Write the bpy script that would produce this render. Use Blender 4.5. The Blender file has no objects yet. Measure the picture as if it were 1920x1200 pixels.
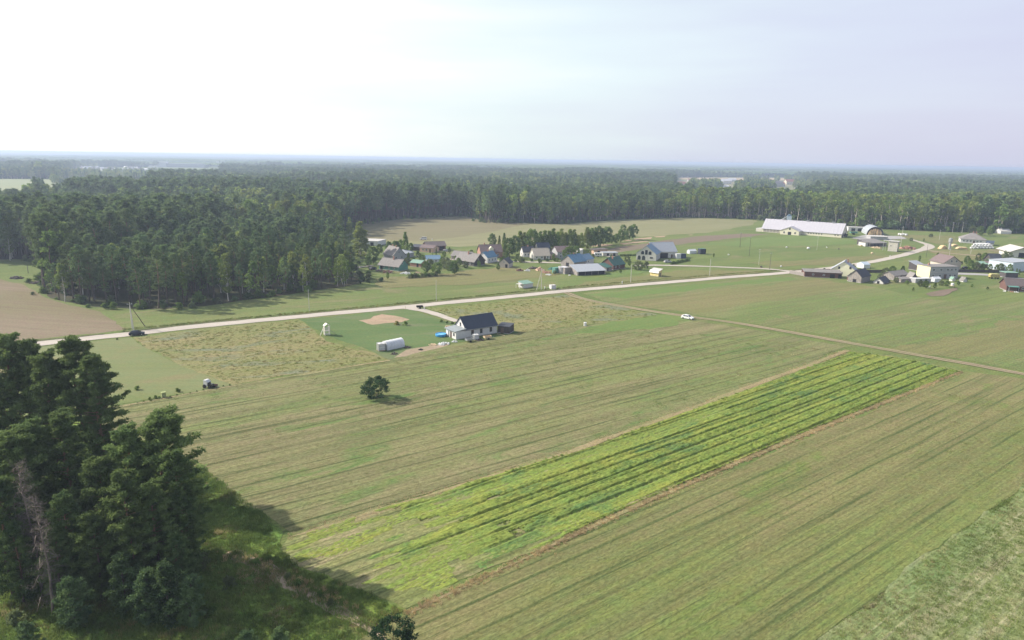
import bpy, math, random
import numpy as np
from mathutils import Vector, Matrix
from mathutils.geometry import tessellate_polygon
R = math.radians
S = bpy.context.scene
COL = S.collection
random.seed(7)
RNG = np.random.default_rng(11)

# ---------------------------------------------------------------- camera
CAM_H, FPX, PITCH, ROLL = 55.0, 1300.0, R(13.05), R(0.97)
_f = Vector((0, math.cos(PITCH), -math.sin(PITCH)))
_r0 = Vector((1, 0, 0)); _u0 = Vector((0, math.sin(PITCH), math.cos(PITCH)))
_r = math.cos(ROLL) * _r0 + math.sin(ROLL) * _u0
_u = -math.sin(ROLL) * _r0 + math.cos(ROLL) * _u0
cd = bpy.data.cameras.new('camera'); cam = bpy.data.objects.new('camera', cd); COL.objects.link(cam)
cd.sensor_width = 36; cd.lens = 36 * FPX / 1920; cd.clip_start = 1; cd.clip_end = 200000
cam.matrix_world = Matrix(((_r.x, _u.x, -_f.x, 0), (_r.y, _u.y, -_f.y, 0), (_r.z, _u.z, -_f.z, CAM_H), (0, 0, 0, 1)))
S.camera = cam
S.render.resolution_x, S.render.resolution_y = 1024, 640

# ---------------------------------------------------------------- world, sun, exposure
SUN_EL = R(35)
SUN_V = Vector((-0.965, 0.262, 0)).normalized() * math.cos(SUN_EL) + Vector((0, 0, math.sin(SUN_EL)))
w = bpy.data.worlds.new('World'); S.world = w; w.use_nodes = True
nt = w.node_tree; N = nt.nodes; N.clear()
out = N.new('ShaderNodeOutputWorld'); bg = N.new('ShaderNodeBackground')
sky = N.new('ShaderNodeTexSky'); sky.sky_type = 'NISHITA'; sky.sun_disc = False
sky.sun_elevation = SUN_EL; sky.sun_rotation = math.atan2(SUN_V.x, SUN_V.y)
sky.air_density = 1.0; sky.dust_density = 2.2; sky.ozone_density = 1.0
tc = N.new('ShaderNodeTexCoord')
dot = N.new('ShaderNodeVectorMath'); dot.operation = 'DOT_PRODUCT'; dot.inputs[1].default_value = SUN_V
nt.links.new(tc.outputs['Generated'], dot.inputs[0])
mr = N.new('ShaderNodeMapRange'); mr.inputs[1].default_value = -0.25; mr.inputs[2].default_value = 0.86
nt.links.new(dot.outputs['Value'], mr.inputs[0])
mp = N.new('ShaderNodeMapping'); mp.inputs['Scale'].default_value = (1.0, 1.6, 9.0); mp.inputs['Rotation'].default_value = (0, R(4), R(20))
nz = N.new('ShaderNodeTexNoise'); nz.inputs['Scale'].default_value = 2.2; nz.inputs['Detail'].default_value = 5; nz.inputs['Roughness'].default_value = 0.5
nt.links.new(tc.outputs['Generated'], mp.inputs[0]); nt.links.new(mp.outputs[0], nz.inputs['Vector'])
ad = N.new('ShaderNodeMath'); ad.operation = 'MULTIPLY_ADD'; ad.inputs[1].default_value = 0.42; ad.inputs[2].default_value = -0.21
nt.links.new(nz.outputs['Fac'], ad.inputs[0])
sm = N.new('ShaderNodeMath'); sm.operation = 'ADD'; sm.use_clamp = True
nt.links.new(mr.outputs[0], sm.inputs[0]); nt.links.new(ad.outputs[0], sm.inputs[1])
# thin high cloud veil: pale lavender away from the sun, white towards it
cr = N.new('ShaderNodeValToRGB'); e = cr.color_ramp.elements
e[0].position = 0.0; e[0].color = (5.0, 5.1, 6.4, 1)
e[1].position = 1.0; e[1].color = (12.0, 11.8, 11.3, 1)
for p_, c_ in ((0.22, (5.35, 5.7, 6.75, 1)), (0.44, (6.2, 7.0, 7.3, 1)), (0.58, (7.3, 7.8, 7.8, 1)), (0.72, (8.8, 8.9, 8.9, 1))):
    k = cr.color_ramp.elements.new(p_); k.color = c_
nt.links.new(sm.outputs[0], cr.inputs[0])
mx = N.new('ShaderNodeMix'); mx.data_type = 'RGBA'; mx.inputs[0].default_value = 0.8
# the haze veil thins towards the zenith
sep = N.new('ShaderNodeSeparateXYZ'); nt.links.new(tc.outputs['Generated'], sep.inputs[0])
vz = N.new('ShaderNodeMapRange'); vz.inputs[1].default_value = 0.18; vz.inputs[2].default_value = 0.75; vz.inputs[3].default_value = 0.82; vz.inputs[4].default_value = 0.22
nt.links.new(sep.outputs[2], vz.inputs[0]); nt.links.new(vz.outputs[0], mx.inputs[0])
nt.links.new(sky.outputs[0], mx.inputs[6]); nt.links.new(cr.outputs[0], mx.inputs[7])
nt.links.new(mx.outputs[2], bg.inputs[0]); bg.inputs[1].default_value = 0.108
nt.links.new(bg.outputs[0], out.inputs[0])
sl = bpy.data.lights.new('sun', 'SUN'); sl.energy = 5.0; sl.angle = R(0.6); sl.color = (1.0, 0.93, 0.82)
so = bpy.data.objects.new('sun', sl); COL.objects.link(so)
so.rotation_euler = (-SUN_V).to_track_quat('-Z', 'Y').to_euler(); so.location = (0, 0, 100)
S.view_settings.view_transform = 'Standard'; S.view_settings.look = 'None'
S.view_settings.exposure = 0.46; S.view_settings.gamma = 1; S.view_settings.use_curve_mapping = False
S.render.engine = 'CYCLES'
S.cycles.max_bounces = 6; S.cycles.diffuse_bounces = 3; S.cycles.glossy_bounces = 2
S.cycles.transmission_bounces = 4; S.cycles.volume_bounces = 0; S.cycles.transparent_max_bounces = 8
S.cycles.use_denoising = True
HAZE_DENSITY = 0.000225
HAZE_COLOR = (0.64, 0.77, 1.0, 1)

# ---------------------------------------------------------------- helpers
def G(px, py, z=0.0):
    """ground (or height z) point seen at a pixel of the 1920x1200 photograph"""
    d = FPX * _f + (px - 960) * _r - (py - 600) * _u
    t = (z - CAM_H) / d.z
    return Vector((t * d.x, t * d.y, z))

def fast_mesh(name, verts, faces=None, tris=None, quads=None):
    me = bpy.data.meshes.new(name)
    if faces is not None:
        me.from_pydata([tuple(v) for v in verts], [], faces); me.update(); return me
    verts = np.asarray(verts, dtype=np.float32)
    parts = []
    if tris is not None and len(tris): parts.append((np.asarray(tris, dtype=np.int32), 3))
    if quads is not None and len(quads): parts.append((np.asarray(quads, dtype=np.int32), 4))
    loops = np.concatenate([p.ravel() for p, _ in parts])
    tot = np.concatenate([np.full(len(p), k, dtype=np.int32) for p, k in parts])
    st = np.concatenate([[0], np.cumsum(tot)[:-1]]).astype(np.int32)
    me.vertices.add(len(verts)); me.vertices.foreach_set('co', verts.ravel())
    me.loops.add(len(loops)); me.loops.foreach_set('vertex_index', loops)
    me.polygons.add(len(tot)); me.polygons.foreach_set('loop_start', st); me.polygons.foreach_set('loop_total', tot)
    me.update(calc_edges=True)
    return me

def link(name, me, mat=None, parent=None, mats=None):
    o = bpy.data.objects.new(name, me); COL.objects.link(o)
    if mats:
        for m in mats: me.materials.append(m)
    elif mat is not None and len(me.materials) == 0: me.materials.append(mat)
    if parent is not None: o.parent = parent
    return o

def tag(o, label=None, cat=None, group=None, kind=None):
    if label: o['label'] = label
    if cat: o['category'] = cat
    if group: o['group'] = group
    if kind: o['kind'] = kind
    return o

def thing(name, label, cat, loc=(0, 0, 0), rz=0.0, group=None):
    o = bpy.data.objects.new(name, None); COL.objects.link(o)
    o.empty_display_size = 0.5; o.location = loc; o.rotation_euler = (0, 0, rz)
    return tag(o, label, cat, group)

def copy_tree(o, parent=None):
    c = o.copy(); COL.objects.link(c); c.parent = parent
    for ch in list(o.children): copy_tree(ch, c)
    return c

class MB:
    def __init__(s): s.v = []; s.f = []
    def add(s, vs, fs):
        b = len(s.v); s.v += [tuple(v) for v in vs]; s.f += [tuple(i + b for i in f) for f in fs]
        return s
    def box(s, x0, x1, y0, y1, z0, z1):
        return s.add([(x0, y0, z0), (x1, y0, z0), (x1, y1, z0), (x0, y1, z0), (x0, y0, z1), (x1, y0, z1), (x1, y1, z1), (x0, y1, z1)],
                     [(0, 3, 2, 1), (4, 5, 6, 7), (0, 1, 5, 4), (1, 2, 6, 5), (2, 3, 7, 6), (3, 0, 4, 7)])
    def prism(s, poly, a, axis, t0, t1):
        """poly of (p,q) extruded along axis from t0 to t1; a unused"""
        n = len(poly)
        def P(p, q, t):
            return {'x': (t, p, q), 'y': (p, t, q), 'z': (p, q, t)}[axis]
        vs = [P(p, q, t0) for p, q in poly] + [P(p, q, t1) for p, q in poly]
        fs = [tuple(range(n)), tuple(range(2 * n - 1, n - 1, -1))] + [(i, i + n, (i + 1) % n + n, (i + 1) % n) for i in range(n)]
        return s.add(vs, fs)
    def bar(s, a, b, r, r2=None, n=6, caps=True):
        a = Vector(a); b = Vector(b); d = (b - a).normalized()
        t = Vector((0, 0, 1)) if abs(d.z) < 0.9 else Vector((1, 0, 0))
        p = d.cross(t).normalized(); q = d.cross(p)
        if r2 is None: r2 = r
        vs = [a + r * (math.cos(2 * math.pi * i / n) * p + math.sin(2 * math.pi * i / n) * q) for i in range(n)]
        vs += [b + r2 * (math.cos(2 * math.pi * i / n) * p + math.sin(2 * math.pi * i / n) * q) for i in range(n)]
        fs = [(i, (i + 1) % n, (i + 1) % n + n, i + n) for i in range(n)]
        if caps: fs += [tuple(range(n - 1, -1, -1)), tuple(range(n, 2 * n))]
        return s.add(vs, fs)
    def lathe(s, prof, n=12, c=(0, 0)):
        vs = []; fs = []
        for r, z in prof:
            vs += [(c[0] + r * math.cos(2 * math.pi * i / n), c[1] + r * math.sin(2 * math.pi * i / n), z) for i in range(n)]
        for k in range(len(prof) - 1):
            fs += [(k * n + i, k * n + (i + 1) % n, (k + 1) * n + (i + 1) % n, (k + 1) * n + i) for i in range(n)]
        fs += [tuple(range(n - 1, -1, -1)), tuple(range((len(prof) - 1) * n, len(prof) * n))]
        return s.add(vs, fs)
    def mesh(s, name): return fast_mesh(name, s.v, faces=s.f)
    def build(s, name, mat, parent=None): return link(name, s.mesh(name), mat, parent)

# ---------------------------------------------------------------- materials
def lin(r, g, b):
    f = lambda c: (c / 255 / 12.92) if c / 255 <= 0.04045 else ((c / 255 + 0.055) / 1.055) ** 2.4
    return (f(r), f(g), f(b), 1)

def mixc(nt, fac, a, b):
    m = nt.nodes.new('ShaderNodeMix'); m.data_type = 'RGBA'
    for sck, val in ((m.inputs[0], fac), (m.inputs[6], a), (m.inputs[7], b)):
        if isinstance(val, bpy.types.NodeSocket): nt.links.new(val, sck)
        else: sck.default_value = val
    return m.outputs[2]

def ramp(nt, src, a, b, lo=0.0, hi=1.0):
    m = nt.nodes.new('ShaderNodeMapRange'); m.interpolation_type = 'SMOOTHSTEP'
    nt.links.new(src, m.inputs[0]); m.inputs[1].default_value = a; m.inputs[2].default_value = b
    m.inputs[3].default_value = lo; m.inputs[4].default_value = hi
    return m.outputs[0]

def coords(nt, ang=0.0, scale=(1, 1, 1), loc=(0, 0, 0), obj=False):
    t = nt.nodes.new('ShaderNodeTexCoord') if obj else nt.nodes.new('ShaderNodeNewGeometry')
    a = nt.nodes.new('ShaderNodeVectorRotate'); a.rotation_type = 'Z_AXIS'; a.inputs['Angle'].default_value = -ang
    nt.links.new(t.outputs['Object' if obj else 'Position'], a.inputs[0])
    m = nt.nodes.new('ShaderNodeMapping'); m.inputs['Scale'].default_value = scale; m.inputs['Location'].default_value = loc
    nt.links.new(a.outputs[0], m.inputs[0])
    return m.outputs[0]

def noise(nt, vec, scale=1.0, detail=3, rough=0.55, dist=0.0):
    n = nt.nodes.new('ShaderNodeTexNoise'); n.inputs['Scale'].default_value = scale
    n.inputs['Detail'].default_value = detail; n.inputs['Roughness'].default_value = rough; n.inputs['Distortion'].default_value = dist
    if vec is not None: nt.links.new(vec, n.inputs['Vector'])
    return n.outputs['Fac']

def mat(name, col, rough=0.7, var=0.12, scale=1.5, metal=0.0, bump=0.0, wave=None, spec=0.4, stain=None):
    """painted / built surface: base colour with small-scale variation, optional ribs and stains"""
    m = bpy.data.materials.new(name); m.use_nodes = True; nt = m.node_tree
    b = nt.nodes['Principled BSDF']; b.inputs['Roughness'].default_value = rough; b.inputs['Metallic'].default_value = metal
    b.inputs['Specular IOR Level'].default_value = spec
    v = coords(nt, obj=True)
    f = ramp(nt, noise(nt, v, scale, 4, 0.6), 0.3, 0.7)
    c = mixc(nt, f, tuple(x * (1 - var) for x in col[:3]) + (1,), tuple(min(1, x * (1 + var)) for x in col[:3]) + (1,))
    if stain:
        v2 = coords(nt, obj=True, scale=(1.2, 1.2, 0.35))
        c = mixc(nt, ramp(nt, noise(nt, v2, 1.1, 5, 0.65), 0.5, 0.75, 0, 0.7), c, stain)
    nt.links.new(c, b.inputs['Base Color'])
    h = None
    if wave:
        ax, per = wave
        sx = nt.nodes.new('ShaderNodeSeparateXYZ'); nt.links.new(v, sx.inputs[0])
        mm = nt.nodes.new('ShaderNodeMath'); mm.operation = 'MULTIPLY'; mm.inputs[1].default_value = 2 * math.pi / per
        nt.links.new(sx.outputs[ax], mm.inputs[0])
        sn = nt.nodes.new('ShaderNodeMath'); sn.operation = 'SINE'; nt.links.new(mm.outputs[0], sn.inputs[0]); h = sn.outputs[0]
        bump = bump or 0.05
    elif bump: h = noise(nt, v, scale * 6, 3)
    if h is not None:
        bp = nt.nodes.new('ShaderNodeBump'); bp.inputs['Distance'].default_value = bump; bp.inputs['Strength'].default_value = 0.6
        nt.links.new(h, bp.inputs['Height']); nt.links.new(bp.outputs[0], b.inputs['Normal'])
    return m

def foliage(name, ca, cb, cc=None, trans=0.3, scale=0.35, rnd=0.5):
    """leaves or needles: colour differs per plant and per clump; thin leaves let light through"""
    m = bpy.data.materials.new(name); m.use_nodes = True; nt = m.node_tree; nt.nodes.clear()
    o = nt.nodes.new('ShaderNodeOutputMaterial'); v = coords(nt)
    f = ramp(nt, noise(nt, v, scale, 3, 0.6), 0.3, 0.7)
    c = mixc(nt, f, ca, cb)
    oi = nt.nodes.new('ShaderNodeObjectInfo')
    c2 = mixc(nt, ramp(nt, oi.outputs['Random'], 0.0, 1.0, 0, rnd), c, cc or cb)
    hs = nt.nodes.new('ShaderNodeHueSaturation'); nt.links.new(c2, hs.inputs['Color'])
    ml = nt.nodes.new('ShaderNodeMath'); ml.operation = 'MULTIPLY'; ml.inputs[1].default_value = 7.31
    nt.links.new(oi.outputs['Random'], ml.inputs[0])
    fr = nt.nodes.new('ShaderNodeMath'); fr.operation = 'FRACT'; nt.links.new(ml.outputs[0], fr.inputs[0])
    nt.links.new(ramp(nt, fr.outputs[0], 0, 1, 0.78, 1.22), hs.inputs['Value'])
    d = nt.nodes.new('ShaderNodeBsdfDiffuse'); t = nt.nodes.new('ShaderNodeBsdfTranslucent')
    nt.links.new(hs.outputs[0], d.inputs[0]); nt.links.new(hs.outputs[0], t.inputs[0])
    ms = nt.nodes.new('ShaderNodeMixShader'); ms.inputs[0].default_value = trans
    nt.links.new(d.outputs[0], ms.inputs[1]); nt.links.new(t.outputs[0], ms.inputs[2]); nt.links.new(ms.outputs[0], o.inputs[0])
    return m

def field(name, base, alt, dark=None, ang=38, stripe=0.5, fine=0.35, patch=0.03, dstr=0.5, rows=None, bump=0.25, third=None, seed=0.0, pstretch=0.35, wob_=1.1):
    """a farmed or grassed surface: patches, long streaks along the working direction, fine tufts"""
    m = bpy.data.materials.new(name); m.use_nodes = True; nt = m.node_tree
    b = nt.nodes['Principled BSDF']; b.inputs['Roughness'].default_value = 0.95; b.inputs['Specular IOR Level'].default_value = 0.12
    A = R(ang)
    n1 = noise(nt, coords(nt, A, (patch * pstretch, patch, 1), (seed, seed, 0)), 1, 4, 0.6, 0.4)
    c = mixc(nt, ramp(nt, n1, 0.36, 0.64), base, alt)
    if third:
        n5 = noise(nt, coords(nt, A, (patch * 0.7, patch * 1.5, 1), (seed + 31, 7, 0)), 1, 5, 0.65, 0.6)
        c = mixc(nt, ramp(nt, n5, 0.52, 0.66), c, third)
    n2 = noise(nt, coords(nt, A, (0.012, 0.33, 1), (seed, 3, 0)), 1, 4, 0.7)
    c = mixc(nt, ramp(nt, n2, 0.42, 0.62, 0, stripe), c, alt if not dark else mixc(nt, 0.5, alt, dark))
    n3 = noise(nt, coords(nt, A, (0.02, 1.25, 1), (seed, 9, 0)), 1, 3, 0.6, 0.15)
    hsum = n3
    if dark: c = mixc(nt, ramp(nt, n3, 0.54, 0.7, 0, dstr), c, dark)
    if rows:
        per, wdt, stg = rows
        vv = coords(nt, A, (1, 1, 1))
        wob = noise(nt, coords(nt, A, (0.05, 0.3, 1)), 1, 2)
        sx = nt.nodes.new('ShaderNodeSeparateXYZ'); nt.links.new(vv, sx.inputs[0])
        a1 = nt.nodes.new('ShaderNodeMath'); a1.operation = 'MULTIPLY_ADD'; a1.inputs[1].default_value = wob_
        nt.links.new(wob, a1.inputs[0]); nt.links.new(sx.outputs[1], a1.inputs[2])
        pp = nt.nodes.new('ShaderNodeMath'); pp.operation = 'PINGPONG'; pp.inputs[1].default_value = per / 2
        nt.links.new(a1.outputs[0], pp.inputs[0])
        brk = ramp(nt, noise(nt, coords(nt, A, (0.03, 0.12, 1), (5, 5, 0)), 1, 3), 0.4, 0.6)
        rl = ramp(nt, pp.outputs[0], 0.0, wdt, stg, 0)
        mu = nt.nodes.new('ShaderNodeMath'); mu.operation = 'MULTIPLY'; nt.links.new(rl, mu.inputs[0]); nt.links.new(brk, mu.inputs[1])
        c = mixc(nt, mu.outputs[0], c, dark or alt)
    n4 = noise(nt, coords(nt, A, (1.2, 2.2, 1)), 1, 5, 0.75)
    hs = nt.nodes.new('ShaderNodeHueSaturation'); nt.links.new(c, hs.inputs['Color'])
    nt.links.new(ramp(nt, n4, 0.25, 0.75, 1 - fine, 1 + fine), hs.inputs['Value'])
    n6 = noise(nt, coords(nt, A, (0.35, 0.5, 1)), 1, 3, 0.6)
    nt.links.new(ramp(nt, n6, 0.3, 0.7, 0.485, 0.515), hs.inputs['Hue'])
    nt.links.new(hs.outputs[0], b.inputs['Base Color'])
    if bump:
        ad = nt.nodes.new('ShaderNodeMath'); ad.operation = 'ADD'; nt.links.new(n4, ad.inputs[0]); nt.links.new(hsum, ad.inputs[1])
        bp = nt.nodes.new('ShaderNodeBump'); bp.inputs['Distance'].default_value = bump; bp.inputs['Strength'].default_value = 0.8
        nt.links.new(ad.outputs[0], bp.inputs['Height']); nt.links.new(bp.outputs[0], b.inputs['Normal'])
    return m

# ---------------------------------------------------------------- ground sheets
def fbm1(t, seed):
    r = np.random.default_rng(seed); s = np.zeros_like(t)
    for k in range(5):
        f = 0.02 * 2.1 ** k; s += np.sin(t * f * 6.28 + r.uniform(0, 6.28)) * 0.75 ** k
    return s

def ragged(pts, step, amp, seed):
    P = [np.array((p.x, p.y)) for p in pts]; out_ = []
    run = 0.0
    for i in range(len(P)):
        a, b = P[i], P[(i + 1) % len(P)]; L = np.linalg.norm(b - a); n = max(1, min(400, int(L / step)))
        d = (b - a) / max(L, 1e-6); nn = np.array((-d[1], d[0]))
        t = np.arange(n) / n; off = fbm1(run + t * L, seed) * amp * np.minimum(1, np.minimum(t, 1 - t) * n * 0.5)
        for k in range(n): out_.append(a + (b - a) * t[k] + nn * off[k])
        run += L
    return out_

LAYER = [0.0]
def sheet(name, px, m, step=3.0, amp=0.5, world=False, z=None):
    if z is None: LAYER[0] += 0.0022; z = LAYER[0]
    pts = [Vector((p[0], p[1], 0)) for p in px] if world else [G(*p) for p in px]
    P = ragged(pts, step, amp, hash(name) % 1000 if False else len(name) * 7 + int(abs(px[0][0])))
    vs = [Vector((p[0], p[1], z)) for p in P]
    tr = tessellate_polygon([vs])
    fs = []
    for t in tr:
        a, b, c = (vs[i] for i in t)
        fs.append(t if (b - a).cross(c - a).z > 0 else (t[0], t[2], t[1]))
    o = link(name, fast_mesh(name, vs, faces=fs), m)
    return tag(o, kind='structure')

def smooth_line(pts, step):
    P = [np.array((p[0], p[1])) for p in pts]
    P = [2 * P[0] - P[1]] + P + [2 * P[-1] - P[-2]]; out_ = []
    for i in range(1, len(P) - 2):
        n = max(1, int(np.linalg.norm(P[i + 1] - P[i]) / step))
        for k in range(n):
            t = k / n; a, b, c, d = P[i - 1], P[i], P[i + 1], P[i + 2]
            out_.append(0.5 * ((2 * b) + (c - a) * t + (2 * a - 5 * b + 4 * c - d) * t * t + (3 * b - a - 3 * c + d) * t ** 3))
    out_.append(P[-2]); return np.array(out_)

def ribbon(name, line, width, m, step=3.0, amp=0.2, off=0.0, z=None, kind='structure'):
    if z is None: LAYER[0] += 0.0022; z = LAYER[0]
    C_ = smooth_line([G(*p) for p in line], step)
    d = np.gradient(C_, axis=0); d /= np.linalg.norm(d, axis=1)[:, None]; nn = np.stack([-d[:, 1], d[:, 0]], 1)
    s = np.concatenate([[0], np.cumsum(np.linalg.norm(np.diff(C_, axis=0), axis=1))])
    wd = np.full(len(C_), width) if np.isscalar(width) else np.interp(s / s[-1], np.linspace(0, 1, len(width)), width)
    sd = int(abs(line[0][0])) + int(off * 10) + len(name)
    L = C_ + nn * (off + wd / 2 + fbm1(s, sd) * amp)[:, None]; Rr = C_ + nn * (off - wd / 2 + fbm1(s, sd + 5) * amp)[:, None]
    n = len(C_); vs = np.zeros((2 * n, 3)); vs[:n, :2] = L; vs[n:, :2] = Rr; vs[:, 2] = z
    q = [(i + n, i + n + 1, i + 1, i) for i in range(n - 1)]
    o = link(name, fast_mesh(name, vs, quads=q), m)
    return tag(o, kind=kind), C_, nn

def inpoly(x, y, poly):
    P = np.array([(p[0], p[1]) for p in poly]); n = len(P); r = np.zeros(len(x), bool); j = n - 1
    for i in range(n):
        xi, yi, xj, yj = P[i, 0], P[i, 1], P[j, 0], P[j, 1]
        c = ((yi > y) != (yj > y)) & (x < (xj - xi) * (y - yi) / (yj - yi + 1e-12) + xi)
        r ^= c; j = i
    return r

def vnoise(x, y, seed=0):
    """smooth value noise 0..1"""
    r = np.random.default_rng(seed).random((256, 256)); xi = np.floor(x).astype(int); yi = np.floor(y).astype(int)
    fx = x - xi; fy = y - yi; fx = fx * fx * (3 - 2 * fx); fy = fy * fy * (3 - 2 * fy)
    g = lambda a, b: r[a % 256, b % 256]
    return (g(xi, yi) * (1 - fx) + g(xi + 1, yi) * fx) * (1 - fy) + (g(xi, yi + 1) * (1 - fx) + g(xi + 1, yi + 1) * fx) * fy

def stand(x, y, size, seed):
    """id 0..1 of the forest stand (ragged cells) a point lies in"""
    wx = x + (vnoise(x / 90, y / 90, seed + 1) - .5) * size * .6; wy = y + (vnoise(x / 90, y / 90, seed + 2) - .5) * size * .6
    r = np.random.default_rng(seed).random((256, 256)); return r[np.floor(wx / size).astype(int) % 256, np.floor(wy / (size * 1.3)).astype(int) % 256]

# ---------------------------------------------------------------- instancing for uncountable stuff
def make_scatter(name, pts, scl, rot, idx, sources, label=None):
    """one 'stuff' object: a point mesh whose geometry nodes put one of the source meshes on every point"""
    n = len(pts); me = bpy.data.meshes.new(name); me.vertices.add(n)
    me.vertices.foreach_set('co', np.asarray(pts, np.float32).ravel())
    for an, tp, key, dat in (('scl', 'FLOAT_VECTOR', 'vector', scl), ('rot', 'FLOAT_VECTOR', 'vector', rot), ('idx', 'INT', 'value', idx)):
        a = me.attributes.new(an, tp, 'POINT'); a.data.foreach_set(key, np.asarray(dat, np.float32 if tp != 'INT' else np.int32).ravel())
    o = bpy.data.objects.new(name, me); COL.objects.link(o); tag(o, label=label, kind='stuff')
    src = bpy.data.collections.new(name + '_sources')
    for k, s_ in enumerate(sources):
        so_ = bpy.data.objects.new('%s_kind_%02d' % (name, k), s_); src.objects.link(so_)
    ng = bpy.data.node_groups.new(name, 'GeometryNodeTree')
    ng.interface.new_socket('Geometry', in_out='INPUT', socket_type='NodeSocketGeometry')
    ng.interface.new_socket('Geometry', in_out='OUTPUT', socket_type='NodeSocketGeometry')
    gi = ng.nodes.new('NodeGroupInput'); go = ng.nodes.new('NodeGroupOutput')
    ip = ng.nodes.new('GeometryNodeInstanceOnPoints'); ci = ng.nodes.new('GeometryNodeCollectionInfo')
    ci.inputs['Collection'].default_value = src; ci.inputs['Separate Children'].default_value = True; ci.inputs['Reset Children'].default_value = True
    ip.inputs['Pick Instance'].default_value = True
    def attr(nm, tp):
        a = ng.nodes.new('GeometryNodeInputNamedAttribute'); a.data_type = tp; a.inputs['Name'].default_value = nm
        return a.outputs['Attribute']
    ng.links.new(gi.outputs[0], ip.inputs['Points']); ng.links.new(ci.outputs[0], ip.inputs['Instance'])
    ng.links.new(attr('idx', 'INT'), ip.inputs['Instance Index']); ng.links.new(attr('scl', 'FLOAT_VECTOR'), ip.inputs['Scale'])
    ng.links.new(attr('rot', 'FLOAT_VECTOR'), ip.inputs['Rotation'])
    ng.links.new(ip.outputs[0], go.inputs[0])
    md = o.modifiers.new('scatter', 'NODES'); md.node_group = ng
    return o
# ---------------------------------------------------------------- vegetation meshes
def leaf_tris(cen, rad, per, size, rng, flat=0.0, aspect=0.45):
    cen = np.repeat(np.asarray(cen, float), per, 0); rad = np.repeat(np.asarray(rad, float), per, 0); n = len(cen)
    d = rng.normal(size=(n, 3)); d /= np.linalg.norm(d, axis=1)[:, None]
    p = cen + d * rad * (rng.random((n, 1)) ** 0.45)
    a = rng.normal(size=(n, 3)); a[:, 2] *= (1 - flat); a += d * 0.8; a /= np.linalg.norm(a, axis=1)[:, None]
    b = np.cross(a, rng.normal(size=(n, 3))); b /= np.linalg.norm(b, axis=1)[:, None]
    s = size * rng.uniform(0.6, 1.35, (n, 1))
    v = np.stack([p - b * s * aspect, p + b * s * aspect, p + a * s], 1).reshape(-1, 3)
    return v

class Wood:
    def __init__(s): s.v = []; s.q = []; s.n = 0
    def tube(s, pts, rads, k=5):
        pts = np.asarray(pts, float); m = len(pts); d = np.gradient(pts, axis=0); d /= np.linalg.norm(d, axis=1)[:, None] + 1e-9
        ref = np.array((0.3, 1.0, 0.1)) if abs(d[0, 2]) > 0.8 else np.array((0, 0, 1.0))
        p = np.cross(d, ref); p /= np.linalg.norm(p, axis=1)[:, None] + 1e-9; q = np.cross(d, p)
        th = np.linspace(0, 2 * np.pi, k, endpoint=False)
        ring = pts[:, None] + (p[:, None] * np.cos(th)[None, :, None] + q[:, None] * np.sin(th)[None, :, None]) * np.asarray(rads)[:, None, None]
        s.v.append(ring.reshape(-1, 3))
        for i in range(m - 1):
            for j in range(k): s.q.append((s.n + i * k + j, s.n + i * k + (j + 1) % k, s.n + (i + 1) * k + (j + 1) % k, s.n + (i + 1) * k + j))
        s.n += m * k
    def mesh(s, name): return fast_mesh(name, np.concatenate(s.v), quads=s.q)

def tri_mesh(name, v):
    return fast_mesh(name, v, tris=np.arange(len(v)).reshape(-1, 3))

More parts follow.
